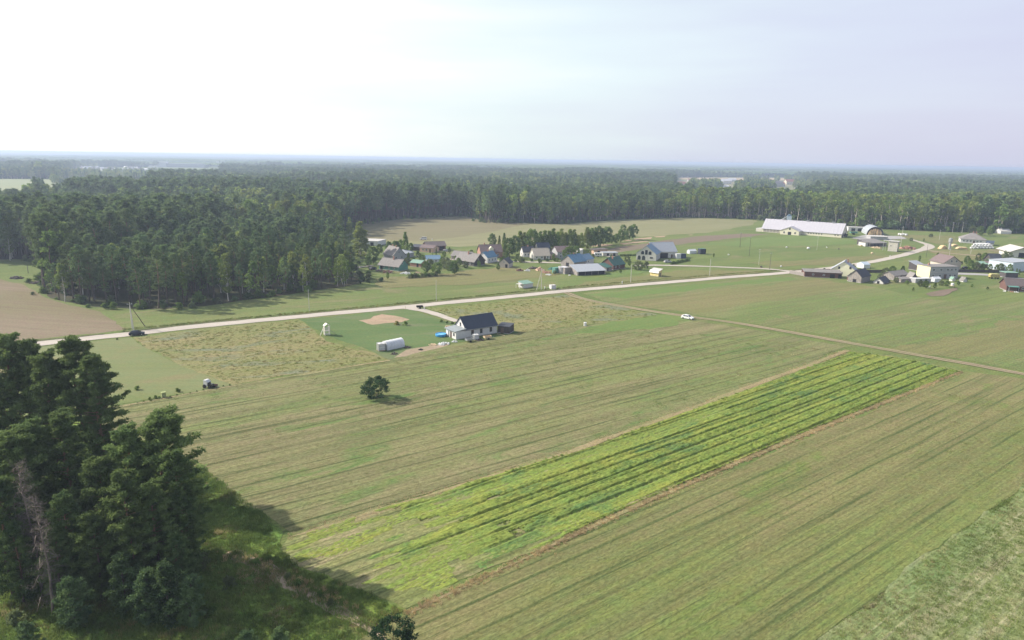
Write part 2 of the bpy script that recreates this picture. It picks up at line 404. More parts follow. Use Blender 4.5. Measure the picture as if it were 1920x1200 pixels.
def grow_pine(seed, h, base=0.5, rad=3.2, nb=26, cl=2, per=40, leaf=0.55, crad=0.9, k=6, droop=0.1, tops=1, dead=4):
    rng = np.random.default_rng(seed); W = Wood()
    zz = np.linspace(0, h * 0.97, 8); lean = rng.normal(0, 0.02, 2)
    ctr = np.stack([lean[0] * zz + 0.25 * np.sin(zz * .3 + seed), lean[1] * zz + 0.2 * np.cos(zz * .27 + seed), zz], 1); ctr[:, :2] -= ctr[0, :2]
    r0 = h * 0.011 + 0.03
    W.tube(ctr, np.interp(zz, [0, h * .1, h * .6, h], [r0 * 1.25, r0, r0 * .62, r0 * .12]), k)
    C = []; Rr = []
    def at(z): return np.array([np.interp(z, zz, ctr[:, 0]), np.interp(z, zz, ctr[:, 1]), z])
    az = rng.uniform(0, 6.28)
    gaps = rng.random(4)
    for i in range(nb):
        t = (i + rng.uniform(-.4, .4)) / nb; t = min(max(t, 0), 1); z = h * (base + (1 - base) * t * 0.98)
        az += 2.4 + rng.uniform(-.5, .5)
        prof = (0.55 + 0.75 * t) if t < 0.35 else (1.0 - ((t - 0.35) / 0.65) ** 1.7 * 0.86)
        L = rad * prof * rng.uniform(0.6, 1.18) * (0.75 if math.sin(az * 2 + gaps[0] * 6) > 0.6 else 1)
        up = 0.15 + 0.55 * t + rng.uniform(-.12, .12) - droop
        dv = np.array([math.cos(az), math.sin(az), up]); a = at(z); b = a + dv * L * .55; c = a + np.array([dv[0] * L, dv[1] * L, up * L * .9 + .12 * L])
        rb = r0 * 0.28 * (1 - .6 * t) + .015
        W.tube([a, b, c], [rb, rb * .6, rb * .2], 3)
        for j in range(cl):
            u = 0.42 + 0.62 * (j + rng.random()) / cl
            pc = a + (c - a) * u + rng.normal(0, crad * .35, 3) * (1, 1, .5)
            C.append(pc); rr = crad * rng.uniform(.5, 1.35) * (0.75 + .35 * (1 - t)); Rr.append((rr, rr, rr * .5))
    for j in range(3 + 2 * tops):
        C.append(at(h * (0.965 - 0.03 * j)) + rng.normal(0, .3, 3)); Rr.append((crad * .5, crad * .5, crad * .7))
    for i in range(dead):
        z = h * rng.uniform(min(.1, base * .5), base); az = rng.uniform(0, 6.28); a = at(z); L = rng.uniform(.8, 2.0)
        W.tube([a, a + (math.cos(az) * L, math.sin(az) * L, -.1 * L)], [.04, .01], 3)
    return W, leaf_tris(C, Rr, per, leaf, rng, flat=.35, aspect=.3)

def grow_broad(seed, h, base=0.22, rad=3.0, nc=40, per=34, leaf=0.6, crad=1.1, top=0.55, k=6, shape=1.0, limbs=7, point=False):
    rng = np.random.default_rng(seed); W = Wood()
    zz = np.linspace(0, h * .9, 7); ctr = np.stack([.25 * np.sin(zz * .35 + seed), .25 * np.cos(zz * .3 + seed), zz], 1); ctr[:, :2] -= ctr[0, :2]
    r0 = h * .012 + .03
    W.tube(ctr, np.interp(zz, [0, h * .5, h], [r0 * 1.1, r0 * .6, r0 * .1]), k)
    C = []; Rr = []
    lob = rng.normal(size=(9, 3)); lob /= np.linalg.norm(lob, axis=1)[:, None]
    for i in range(nc):
        t = rng.random() ** (0.85); z = h * (base + (1 - base) * t)
        w_ = math.sin(math.pi * min(1, max(0.04, t ** shape * .9 + .06))) ** .7
        if point: w_ = min(1, .35 + t / .22) * (1 - t) ** .62
        az = rng.uniform(0, 6.28); d = np.array([math.cos(az), math.sin(az), (t - .5)])
        bulge = 0.75 + 0.4 * max(0, float(np.max(lob @ (d / np.linalg.norm(d))))) ** 4
        rr = rad * w_ * bulge * rng.uniform(.45, 1.0) ** .6
        C.append((d[0] * rr, d[1] * rr, z)); q = crad * rng.uniform(.6, 1.15); Rr.append((q, q, q * .75))
    for i in range(limbs):
        t = i / limbs; z = h * (base * .7 + (.75 - base * .7) * t); az = i * 2.4 + seed; L = rad * .75 * (1 - .4 * t)
        a = np.array([np.interp(z, zz, ctr[:, 0]), np.interp(z, zz, ctr[:, 1]), z])
        W.tube([a, a + (math.cos(az) * L * .6, math.sin(az) * L * .6, L * .6), a + (math.cos(az) * L, math.sin(az) * L, L * 1.25)], [r0 * .4, r0 * .25, .02], 4)
    return W, leaf_tris(C, Rr, per, leaf, rng, aspect=.5)

def grow_spruce(seed, h, base=0.08, rad=2.4, nb=46, per=26, leaf=.5, k=6):
    rng = np.random.default_rng(seed); W = Wood(); r0 = h * .011 + .03
    W.tube([(0, 0, 0), (0, 0, h * .5), (0, 0, h * .97)], [r0, r0 * .6, r0 * .1], k); C = []; Rr = []; az = 0
    for i in range(nb):
        t = i / nb; z = h * (base + (1 - base) * t); az += 2.4; L = rad * (1 - t) ** .85 * rng.uniform(.75, 1.15) + .15
        a = np.array((0, 0, z)); c = a + (math.cos(az) * L, math.sin(az) * L, -.18 * L)
        W.tube([a, c], [r0 * .2, .012], 3)
        for u in (.45, .85):
            q = .3 + .3 * L * .5; C.append(a + (c - a) * u); Rr.append((q, q, q * .45))
    C.append((0, 0, h * .98)); Rr.append((.2, .2, .5))
    return W, leaf_tris(C, Rr, per, leaf, rng, flat=.2, aspect=.3)

def grow_bush(seed, h, rad, nc=18, per=40, leaf=.3):
    rng = np.random.default_rng(seed); W = Wood(); C = []; Rr = []
    for i in range(nc):
        az = rng.uniform(0, 6.28); t = rng.random(); q = rad * rng.uniform(.1, .85) * math.sqrt(max(.15, 1 - t * t * .8))
        c = (math.cos(az) * q, math.sin(az) * q, h * (.15 + .72 * t)); C.append(c); e_ = rad * rng.uniform(.25, .42); Rr.append((e_, e_, e_ * .8))
        if i % 3 == 0: W.tube([(0, 0, 0), (c[0] * .5, c[1] * .5, c[2] * .6), c], [.05, .035, .01], 3)
    return W, leaf_tris(C, Rr, per, leaf, rng, aspect=.45)

M_BARK = mat('pine_bark', (0.13, 0.085, 0.06, 1), .9, .35, 1.2, bump=.03)
def bark_two(name, lo, hi, z0, z1):
    m = mat(name, lo, .9, .3, 1.5, bump=.02); nt = m.node_tree; b = nt.nodes['Principled BSDF']
    src = b.inputs['Base Color'].links[0].from_socket
    t = nt.nodes.new('ShaderNodeTexCoord'); sx = nt.nodes.new('ShaderNodeSeparateXYZ'); nt.links.new(t.outputs['Object'], sx.inputs[0])
    nt.links.new(mixc(nt, ramp(nt, sx.outputs[2], z0, z1), src, hi), b.inputs['Base Color']); return m
M_PBARK = bark_two('scots_pine_bark', (0.11, 0.085, 0.07, 1), (0.27, 0.165, 0.10, 1), 5, 13)
M_BIRCH = mat('birch_bark', (0.5, 0.47, 0.43, 1), .8, .35, 2.5)
M_ASPEN = mat('aspen_bark', (0.52, 0.45, 0.38, 1), .8, .3, 1.5)
M_GREYWOOD = mat('dead_wood', (0.21, 0.17, 0.15, 1), .9, .3, 1.5)
L_PINE = foliage('pine_needles', (0.090, 0.155, 0.070, 1), (0.185, 0.260, 0.105, 1), (0.175, 0.205, 0.085, 1), .3)
L_NEAR = foliage('near_pine_needles', (0.105, 0.170, 0.066, 1), (0.23, 0.31, 0.105, 1), (0.19, 0.235, 0.085, 1), .33, scale=.6, rnd=.4)
L_PINE2 = foliage('young_pine_needles', (0.075, 0.125, 0.060, 1), (0.14, 0.20, 0.080, 1), None, .25)
L_SPRUCE = foliage('spruce_needles', (0.055, 0.110, 0.058, 1), (0.105, 0.170, 0.080, 1), None, .22)
L_BIRCH = foliage('birch_leaves', (0.15, 0.24, 0.060, 1), (0.25, 0.33, 0.085, 1), (0.30, 0.29, 0.09, 1), .4)
L_BROAD = foliage('broad_leaves', (0.095, 0.165, 0.048, 1), (0.18, 0.25, 0.068, 1), None, .37)
L_GREY = foliage('willow_leaves', (0.125, 0.165, 0.085, 1), (0.19, 0.22, 0.10, 1), None, .35)
L_YELLOW = foliage('yellowing_leaves', (0.26, 0.24, 0.045, 1), (0.36, 0.31, 0.07, 1), None, .35)
L_BROWN = foliage('dry_twigs', (0.16, 0.135, 0.12, 1), (0.23, 0.20, 0.175, 1), None, .2)

def tree_meshes(name, WC, bark, leafm):
    W, cv = WC; a = W.mesh(name + '_wood'); a.materials.append(bark)
    for p in a.polygons: p.use_smooth = True
    b = tri_mesh(name + '_leaves', cv); b.materials.append(leafm); return a, b

def joined(name, WC, bark, leafm):
    W, cv = WC; wv = np.concatenate(W.v); me = fast_mesh(name, np.concatenate([cv, wv]), tris=np.arange(len(cv)).reshape(-1, 3), quads=np.asarray(W.q) + len(cv))
    me.materials.append(leafm); me.materials.append(bark)
    mi = np.zeros(len(me.polygons), np.int32); mi[len(cv) // 3:] = 1; me.polygons.foreach_set('material_index', mi)
    return me

def put_tree(ms, kind, label, cat, loc, sc=1.0, rz=None, group=None, sz=None, parts=('trunk', 'crown')):
    t = thing(kind, label, cat, loc, random.uniform(0, 6.28) if rz is None else rz, group)
    t.scale = (sc, sc, sz or sc)
    for nm, me in zip(parts, ms): link(nm, me, None, t)
    return t

# ---------------------------------------------------------------- the ground and its fields
G1 = (0.120, 0.165, 0.048, 1); G2 = (0.160, 0.195, 0.060, 1); G3 = (0.195, 0.190, 0.085, 1)
GD = (0.062, 0.085, 0.030, 1); TAN = (0.25, 0.205, 0.115, 1); BRN = (0.185, 0.130, 0.085, 1); DK = (0.075, 0.075, 0.035, 1)
ground_m = field('meadow_ground', G1, G2, GD, ang=33, stripe=.5, fine=.36, patch=.035, dstr=.4, third=G3, pstretch=.25)
gd = fast_mesh('ground', [(-90000, -500, 0), (90000, -500, 0), (90000, 120000, 0), (-90000, 120000, 0)], faces=[(0, 1, 2, 3)])
tag(link('ground', gd, ground_m), kind='structure')

m_harrow = field('harrowed_soil', (0.235, 0.185, 0.13, 1), (0.19, 0.165, 0.09, 1), (0.14, 0.10, 0.07, 1), ang=-12, stripe=.4, fine=.2, patch=.03, dstr=.5)
m_strip = field('roadside_meadow', (0.135, 0.185, 0.055, 1), (0.180, 0.200, 0.072, 1), GD, ang=30, stripe=.5, fine=.32, patch=.05, dstr=.4, third=(0.20, 0.19, 0.09, 1), pstretch=.25)
m_rear = field('mown_pasture', (0.245, 0.235, 0.125, 1), (0.215, 0.215, 0.105, 1), (0.16, 0.145, 0.085, 1), ang=31, stripe=.6, fine=.12, patch=.012, dstr=.25)
m_rear2 = field('stubble_pasture', (0.22, 0.19, 0.11, 1), (0.20, 0.185, 0.10, 1), (0.14, 0.115, 0.075, 1), ang=24, stripe=.7, fine=.12, patch=.012, dstr=.35)
m_plow = field('ploughed_soil', (0.20, 0.15, 0.115, 1), (0.18, 0.155, 0.10, 1), (0.13, 0.10, 0.08, 1), ang=36, stripe=.5, fine=.15, patch=.02)
m_lawn = field('mown_grass', (0.150, 0.180, 0.062, 1), (0.180, 0.200, 0.090, 1), (0.13, 0.15, 0.06, 1), ang=2, stripe=.55, fine=.15, patch=.03, dstr=.3, third=(0.205, 0.185, 0.09, 1), bump=.1)
m_weed = field('weedy_meadow', (0.185, 0.20, 0.070, 1), (0.245, 0.215, 0.10, 1), (0.13, 0.14, 0.055, 1), ang=20, stripe=.35, fine=.5, patch=.06, dstr=.4, third=(0.17, 0.19, 0.12, 1))
m_garden = field('house_lawn', (0.088, 0.140, 0.046, 1), (0.120, 0.168, 0.062, 1), (0.08, 0.13, 0.05, 1), ang=8, stripe=.35, fine=.2, patch=.05, dstr=.2, third=(0.15, 0.165, 0.085, 1), bump=.1)
m_big = field('strip_mown_field', (0.178, 0.207, 0.074, 1), (0.228, 0.206, 0.104, 1), (0.085, 0.100, 0.038, 1), ang=36, stripe=.8, fine=.34, patch=.06, dstr=1.0, rows=(4.1, .5, 1.0), third=(0.125, 0.185, 0.055, 1), pstretch=.16)
m_low = field('cut_clover_field', (0.162, 0.195, 0.060, 1), (0.210, 0.190, 0.086, 1), (0.088, 0.110, 0.038, 1), ang=37.5, stripe=.75, fine=.34, patch=.06, dstr=.95, rows=(5.0, .5, 1.0), third=(0.145, 0.185, 0.052, 1), seed=40, pstretch=.14)
m_crop = field('crop_ground', (0.185, 0.215, 0.07, 1), (0.235, 0.235, 0.10, 1), (0.085, 0.10, 0.035, 1), ang=38.4, stripe=.4, fine=.4, patch=.08, dstr=.7, rows=(2.9, .6, .95), bump=.3, wob_=0.0, third=(.30, .26, .14, 1), pstretch=.08)  # dark row lines paint the shade of the gaps between beds into the ground
m_straw = field('raked_hay_field', (0.185, 0.215, 0.085, 1), (0.15, 0.205, 0.075, 1), (0.36, 0.33, 0.21, 1), ang=37.8, stripe=.25, fine=.4, patch=.1, dstr=.5, rows=(3.9, .9, .4), third=(0.21, 0.24, 0.10, 1), seed=12)
m_east = field('eastern_meadow', (0.138, 0.190, 0.056, 1), (0.190, 0.200, 0.082, 1), (0.09, 0.115, 0.04, 1), ang=33, stripe=.85, fine=.42, patch=.055, dstr=.65, third=(0.215, 0.190, 0.095, 1), seed=3, pstretch=.12)
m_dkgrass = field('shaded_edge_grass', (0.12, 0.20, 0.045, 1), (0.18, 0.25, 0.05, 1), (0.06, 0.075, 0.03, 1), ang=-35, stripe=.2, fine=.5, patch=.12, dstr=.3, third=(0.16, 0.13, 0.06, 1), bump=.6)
m_edge = field('dry_grass_edge', (0.32, 0.255, 0.145, 1), (0.25, 0.235, 0.11, 1), (0.20, 0.16, 0.09, 1), ang=38.5, stripe=.3, fine=.35, patch=.15, dstr=.4)
m_sand = field('bare_sand', (0.40, 0.29, 0.20, 1), (0.33, 0.25, 0.17, 1), (0.2, 0.15, 0.1, 1), ang=0, stripe=.2, fine=.2, patch=.2, dstr=.3)
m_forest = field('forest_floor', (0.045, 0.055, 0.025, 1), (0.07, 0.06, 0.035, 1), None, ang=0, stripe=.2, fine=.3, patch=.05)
m_road = field('gravel_road', (0.47, 0.42, 0.37, 1), (0.42, 0.38, 0.33, 1), (0.36, 0.32, 0.28, 1), ang=30, stripe=.35, fine=.1, patch=.1, dstr=.4, bump=.05)
m_asph = field('village_street', (0.36, 0.35, 0.34, 1), (0.32, 0.31, 0.30, 1), None, ang=0, stripe=.2, fine=.06, patch=.1, bump=.02)
m_track = field('dirt_track', (0.36, 0.285, 0.205, 1), (0.31, 0.25, 0.17, 1), (0.17, 0.13, 0.09, 1), ang=-39, stripe=.3, fine=.2, patch=.15, dstr=.5)
m_verge = field('ditch_grass', (0.115, 0.125, 0.055, 1), (0.15, 0.145, 0.07, 1), (0.05, 0.06, 0.025, 1), ang=30, stripe=.3, fine=.4, patch=.15, bump=.5)

TRACK = [(1062, 549), (1085, 558), (1130, 568), (1250, 588), (1400, 609), (1590, 643), (1790, 678), (1920, 702), (2300, 775)]
ROAD = [(-260, 688), (-60, 660), (70, 645), (160, 635), (250, 626), (400, 609), (560, 594), (765, 575), (900, 562), (1060, 546), (1200, 534), (1340, 522), (1480, 511), (1545, 504), (1600, 496.5), (1660, 486), (1705, 475), (1738, 465), (1742, 459.5), (1728, 455), (1708, 449)]
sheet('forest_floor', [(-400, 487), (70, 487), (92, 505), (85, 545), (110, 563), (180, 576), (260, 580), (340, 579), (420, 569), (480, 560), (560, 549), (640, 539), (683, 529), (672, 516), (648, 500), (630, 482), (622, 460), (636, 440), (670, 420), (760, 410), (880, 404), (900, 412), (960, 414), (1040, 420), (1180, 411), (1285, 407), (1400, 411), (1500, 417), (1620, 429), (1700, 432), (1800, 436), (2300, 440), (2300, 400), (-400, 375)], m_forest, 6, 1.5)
sheet('harrowed_field', [(-260, 498), (0, 523), (45, 534), (68, 548), (92, 560), (132, 573), (187, 584), (237, 615), (235, 618), (60, 637), (-260, 676)], m_harrow, 4, .5)
sheet('roadside_meadow', [(187, 584), (260, 582), (420, 572), (560, 552), (700, 531), (760, 520), (960, 508), (1140, 522), (1240, 520), (1420, 507), (1440, 510), (1060, 541), (765, 569), (400, 603), (240, 617)], m_strip, 4, .6)
sheet('pasture', [(675, 418), (760, 411), (880, 405), (900, 412), (1040, 421), (1180, 412), (1285, 408), (1420, 413), (1412, 421), (1330, 436), (1200, 444), (1110, 441), (980, 455), (860, 463), (790, 458), (700, 452), (668, 438)], m_rear, 6, 1)
sheet('stubble_pasture', [(676, 420), (760, 412), (880, 406), (900, 413), (985, 420), (930, 433), (850, 446), (790, 452), (690, 448)], m_rear2, 6, 1)
sheet('ploughed_strip', [(1120, 471), (1160, 463), (1230, 453), (1300, 443.5), (1390, 438), (1445, 439), (1380, 446), (1262, 460), (1200, 467), (1150, 475)], m_plow, 5, .8)
for k, q in enumerate([[(1106, 462), (1125, 457.5), (1150, 458), (1138, 462)], [(1160, 457), (1190, 453), (1222, 451.5), (1200, 455), (1170, 459)], [(1187, 447.5), (1222, 444.5), (1220, 448), (1192, 450)], [(1226, 443.5), (1248, 442), (1246, 444.3), (1230, 445)], [(1288, 440.5), (1300, 439.6), (1296, 441.2)], [(1165, 451), (1185, 449.5), (1182, 452)]]):
    sheet('bare_sand_patch', q, m_sand, 2, .3)
sheet('left_lawn', [(-200, 690), (75, 651), (246, 633), (272, 651), (330, 681), (400, 709), (437, 722), (380, 733), (300, 745), (222, 758), (150, 770), (-200, 830)], m_lawn, 3, .25)
sheet('weedy_plot', [(250, 633), (420, 613), (560, 599), (612, 640), (700, 661), (729, 676), (600, 695), (437, 722), (330, 681), (272, 651)], m_weed, 3, .5)
sheet('house_lawn', [(560, 599), (765, 579), (853, 607), (940, 618), (975, 623), (930, 634), (850, 643), (800, 652), (731, 675), (700, 660), (612, 628)], m_garden, 2, .3)
sheet('bare_soil_patch', [(672, 601), (694, 598), (700, 593), (716, 589), (740, 592), (768, 599), (752, 604), (722, 606), (698, 609)], m_sand, 1.2, .25)
sheet('dug_soil_strip', [(738, 671), (762, 656), (812, 648), (842, 645), (836, 653), (800, 660), (768, 667)], m_track, 1.5, .25)
sheet('weedy_meadow', [(800, 578), (900, 570), (1062, 553), (1180, 580), (1245, 592), (1100, 609), (975, 624), (935, 610), (862, 602)], m_weed, 3, .6)
sheet('strip_mown_field', [(120, 775), (222, 760), (437, 724), (600, 698), (731, 677), (850, 645), (975, 624), (1100, 610), (1245, 592), (1290, 600), (1400, 616), (1585, 650), (1500, 690), (1110, 832), (800, 926), (550, 1003), (500, 965), (400, 912), (380, 870), (250, 820)], m_big, 3, .35)
sheet('green_crop', [(540, 1010), (560, 998), (1110, 836), (1500, 694), (1600, 659), (1700, 672), (1805, 696), (1500, 815), (1180, 953), (1000, 1035), (760, 1142), (690, 1110), (560, 1062), (525, 1030)], m_crop, 2, .5)
sheet('cut_field', [(1812, 697), (1920, 710), (2300, 782), (2300, 700), (2600, 800), (1925, 903), (1530, 1200), (1180, 1460), (500, 1460), (560, 1290), (700, 1180), (770, 1148), (1005, 1040), (1185, 958)], m_low, 3, .3)
sheet('raked_field', [(1925, 905), (2600, 802), (2900, 900), (2400, 1600), (1000, 1600), (1180, 1462), (1530, 1202)], m_straw, 3, .5)
sheet('east_meadow', [(1092, 550), (1200, 541), (1480, 517), (1510, 523), (1640, 538), (1700, 552), (1750, 562), (1860, 572), (1920, 562), (2500, 600), (2500, 800), (2300, 768), (1920, 696), (1790, 672), (1590, 637), (1400, 604), (1250, 583), (1130, 564)], m_east, 4, .6)
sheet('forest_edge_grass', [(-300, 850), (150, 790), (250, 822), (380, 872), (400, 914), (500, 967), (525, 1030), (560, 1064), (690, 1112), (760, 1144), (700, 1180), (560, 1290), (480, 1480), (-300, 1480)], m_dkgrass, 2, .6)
m_band = field('dry_meadow_band', (0.205, 0.185, 0.085, 1), (0.18, 0.185, 0.07, 1), (0.13, 0.13, 0.055, 1), ang=33, stripe=.8, fine=.4, patch=.05, dstr=.7, pstretch=.2)
m_lush = field('lush_meadow', (0.130, 0.190, 0.055, 1), (0.155, 0.205, 0.065, 1), (0.10, 0.14, 0.045, 1), ang=33, stripe=.5, fine=.2, patch=.03, dstr=.3, pstretch=.2)
sheet('dry_meadow_band', [(1165, 571), (1250, 556), (1400, 538), (1530, 523), (1640, 538), (1560, 548), (1400, 571), (1300, 588)], m_band, 4, 1.2)
sheet('dry_meadow_band', [(1640, 655), (1760, 640), (1950, 588), (2100, 560), (2100, 620), (1900, 655), (1800, 672), (1730, 665)], m_band, 4, 1.6)
sheet('lush_meadow', [(1100, 552), (1200, 543), (1480, 519), (1500, 524), (1380, 534), (1250, 549), (1170, 560)], m_lush, 4, 1.0)
sheet('lush_meadow', [(1180, 600), (1250, 588), (1300, 598), (1270, 610), (1150, 622), (1060, 630), (1100, 614)], m_lush, 3, 1.2)
sheet('dry_meadow_band', [(1160, 521), (1300, 506), (1440, 508), (1420, 512), (1250, 525), (1120, 536), (1060, 538)], m_band, 4, 1.2)
sheet('dry_meadow_band', [(1400, 492), (1500, 488), (1640, 478), (1660, 484), (1560, 497), (1450, 500)], m_band, 5, 1.8)
sheet('lush_meadow', [(1120, 515), (1190, 506), (1225, 505), (1200, 514), (1150, 520)], m_lush, 3, .8)
sheet('lush_meadow', [(1500, 440), (1600, 450), (1610, 458), (1480, 462), (1380, 462), (1320, 458), (1430, 446)], m_lush, 5, 2)
sheet('dry_meadow_band', [(1665, 448), (1700, 440), (1790, 443), (1800, 452), (1770, 460), (1735, 452), (1700, 447)], m_band, 4, 1.5)
sheet('dry_meadow_band', [(1750, 470), (1820, 468), (1890, 474), (1880, 486), (1800, 490), (1745, 480)], m_band, 4, 1.5)
sheet('dry_meadow_band', [(700, 523), (800, 515), (960, 500), (1060, 510), (1010, 521), (860, 535), (720, 540)], m_band, 4, 1.5)
ribbon('dry_grass_edge', [(545, 1006), (800, 930), (1110, 833), (1500, 691), (1590, 657)], [.5, 1.1, 1.5, 1.6, 1.3], m_edge, 2, .16)
ribbon('dry_grass_edge', [(1800, 697), (1500, 819), (1180, 956), (1000, 1040), (850, 1110), (770, 1150)], [.8, .8, .8, .6, .4], m_edge, 2, .1)
ribbon('dry_grass_edge', [(230, 762), (437, 724), (600, 697), (731, 676)], .8, m_edge, 2, .2)
ribbon('sand_track', [(430, 1035), (520, 1080), (590, 1120), (640, 1150), (700, 1190), (760, 1250)], [2.2, 1.8, 1.6, 1.2, 1.0], m_track, 1, .25)
ribbon('roadside_verge', ROAD[:14], 1.6, m_verge, 3, .5, off=3.9)
ribbon('gravel_road', ROAD, [5.6] * 20 + [7.5, 4.5, 3.0], m_road, 3, .18)
m_rut = field('road_wheel_tracks', (0.52, 0.47, 0.41, 1), (0.47, 0.42, 0.37, 1), (0.42, 0.37, 0.32, 1), ang=30, stripe=.3, fine=.1, patch=.2, bump=.03)
for s_ in (-1.9, -.55, .55, 1.9): ribbon('wheel_track', ROAD[:17], .5, m_rut, 3, .12, off=s_)
ribbon('driveway', [(766, 577), (800, 584), (830, 593), (858, 603)], [5.5, 3.6, 3.2, 3.4], m_road, 2, .15)
m_sparse = field('worn_track_grass', (0.19, 0.19, 0.08, 1), (0.21, 0.18, 0.10, 1), GD, ang=-39, stripe=.3, fine=.3, patch=.1)
ribbon('track_verge', TRACK, 3.2, m_sparse, 3, .3)
for s_ in (-.85, .85): ribbon('wheel_rut', TRACK, .75, m_track, 3, .1, off=s_)
ribbon('side_road', [(1482, 509), (1440, 504.5), (1370, 501.5), (1300, 499), (1235, 497.5), (1190, 498)], 3.6, m_road, 3, .2)
ribbon('village_lane', [(1120, 499), (1140, 491), (1152, 484), (1140, 480)], 4.5, m_road, 3, .3)
ribbon('village_lane', [(780, 480), (830, 485), (890, 489), (960, 490.5), (1055, 493.5), (1120, 499)], 4, m_road, 3, .3)
ribbon('village_lane', [(640, 505), (700, 498)], 3, m_road, 3, .3)
ribbon('village_street', [(1770, 512.5), (1800, 513.5), (1850, 515.5), (1890, 520), (1960, 530)], 7, m_asph, 3, .1)
ribbon('farm_path', [(1742, 470), (1790, 476), (1850, 481), (1925, 488)], 4, m_track, 3, .3)
sheet('tilled_garden', [(1735, 551), (1760, 545), (1796, 540), (1795, 544), (1770, 555), (1745, 556)], m_plow, 2, .2)
sheet('sand_yard', [(1850, 470), (1900, 463), (1960, 462), (1960, 470), (1880, 474)], m_rear2, 3, .5)
sheet('farm_yard', [(1596, 447), (1620, 441), (1690, 443), (1700, 448), (1660, 450), (1615, 449)], m_asph, 3, .4)
# mown windrows of pale hay in the near right corner
m_hay = field('raked_hay', (0.34, 0.28, 0.19, 1), (0.29, 0.25, 0.16, 1), (0.2, 0.16, 0.1, 1), ang=38, stripe=.3, fine=.35, patch=.3, bump=.4)
HAY = [([(1700, 1190), (1800, 1105), (1920, 1020), (2100, 905)], 1.5), ([(1590, 1290), (1760, 1165), (1920, 1085), (2150, 960)], .9), ([(1840, 1210), (1960, 1120), (2200, 980)], 1.0), ([(1740, 1120), (1860, 1020), (1940, 965)], .6)]
0 and ribbon('field_furrow', [(1500, 1225), (1660, 1102), (1800, 985), (1920, 898), (2100, 780)], .45, m_band, 1.5, .05)
# ---------------------------------------------------------------- woods
PINES = [grow_pine(100 + i, 22, .30 + .05 * (i % 4), 4.1, nb=30, cl=4, per=24, leaf=.55, crad=.85, k=5) for i in range(6)]
PINE_M = [tree_meshes('pine_%02d' % i, p, M_PBARK, L_PINE) for i, p in enumerate(PINES)]
BRO = [grow_broad(200 + i, 18, .18 + .06 * (i % 3), 3.0 + .3 * (i % 2), nc=48, per=28, leaf=.6, crad=1.0, shape=.9) for i in range(5)]
BIRCH_M = [tree_meshes('birch_%02d' % i, p, M_BIRCH, L_BIRCH) for i, p in enumerate(BRO)]
BROAD_M = [tree_meshes('broadleaf_%02d' % i, p, M_BARK, L_BROAD) for i, p in enumerate(BRO)]
SPR = [grow_spruce(300 + i, 18, .06, 2.6, nb=44, per=18) for i in range(3)]
SPRUCE_M = [tree_meshes('spruce_%02d' % i, p, M_BARK, L_SPRUCE) for i, p in enumerate(SPR)]
ASPEN = [grow_broad(400 + i, 21, .56, 2.5, nc=30, per=30, leaf=.62, crad=.95, shape=1.0) for i in range(3)]
ASPEN_M = [tree_meshes('aspen_%02d' % i, p, M_ASPEN, L_BIRCH) for i, p in enumerate(ASPEN)]
# lighter trees for the mass of the woods
F_MESH = [joined('far_pine_%d' % i, grow_pine(500 + i, 22, .48, 3.4, nb=13, cl=2, per=16, leaf=1.25, crad=1.35, k=4, dead=0), M_PBARK, L_PINE) for i in range(4)]
F_MESH += [joined('far_broad_%d' % i, grow_broad(520 + i, 18, .2, 3.2, nc=22, per=18, leaf=1.2, crad=1.35, k=4, limbs=2), M_ASPEN, (L_BIRCH, L_BROAD, L_BIRCH)[i % 3]) for i in range(4)]
F_MESH += [joined('far_spruce_%d' % i, grow_spruce(540 + i, 19, .06, 2.8, nb=22, per=12, leaf=.95, k=4), M_BARK, L_SPRUCE) for i in range(2)]
F_MESH += [joined('far_aspen_%d' % i, grow_broad(560 + i, 21, .5, 2.5, nc=18, per=16, leaf=1.15, crad=1.2, k=4, limbs=3), M_ASPEN, L_BIRCH) for i in range(2)]

def gp(poly): return [(G(*p).x, G(*p).y) for p in poly]
FRONT = gp([(-700, 489), (-300, 489), (60, 489), (92, 505), (84, 543), (110, 562), (180, 575), (260, 579), (340, 578), (420, 568), (480, 559), (560, 547), (640, 537), (684, 527), (676, 517), (650, 500), (630, 482), (622, 462), (636, 440), (668, 422), (760, 411), (880, 405), (898, 412), (905, 418), (1000, 418), (1050, 421), (1100, 415), (1180, 411), (1285, 407), (1400, 411), (1500, 416.5), (1620, 427), (1700, 431), (1800, 435), (1920, 437.5), (2400, 442)])
FOREST = FRONT + [(9000, 9000), (-9000, 9000)]
CLEAR = [gp([(-400, 404), (-60, 404), (50, 402), (105, 352), (100, 336), (-400, 333)]),
         gp([(-200, 318.5), (-200, 311), (96, 311.5), (100, 317)]),
         gp([(60, 402), (104, 352), (112, 330), (150, 315), (285, 313), (300, 322), (300, 345), (280, 372), (180, 380)]),
         gp([(285, 313.5), (385, 312), (420, 316), (410, 333), (300, 334)]),
         gp([(1268, 333), (1490, 332.5), (1500, 341), (1545, 352), (1530, 378), (1480, 390), (1330, 388), (1265, 372), (1262, 350)])]
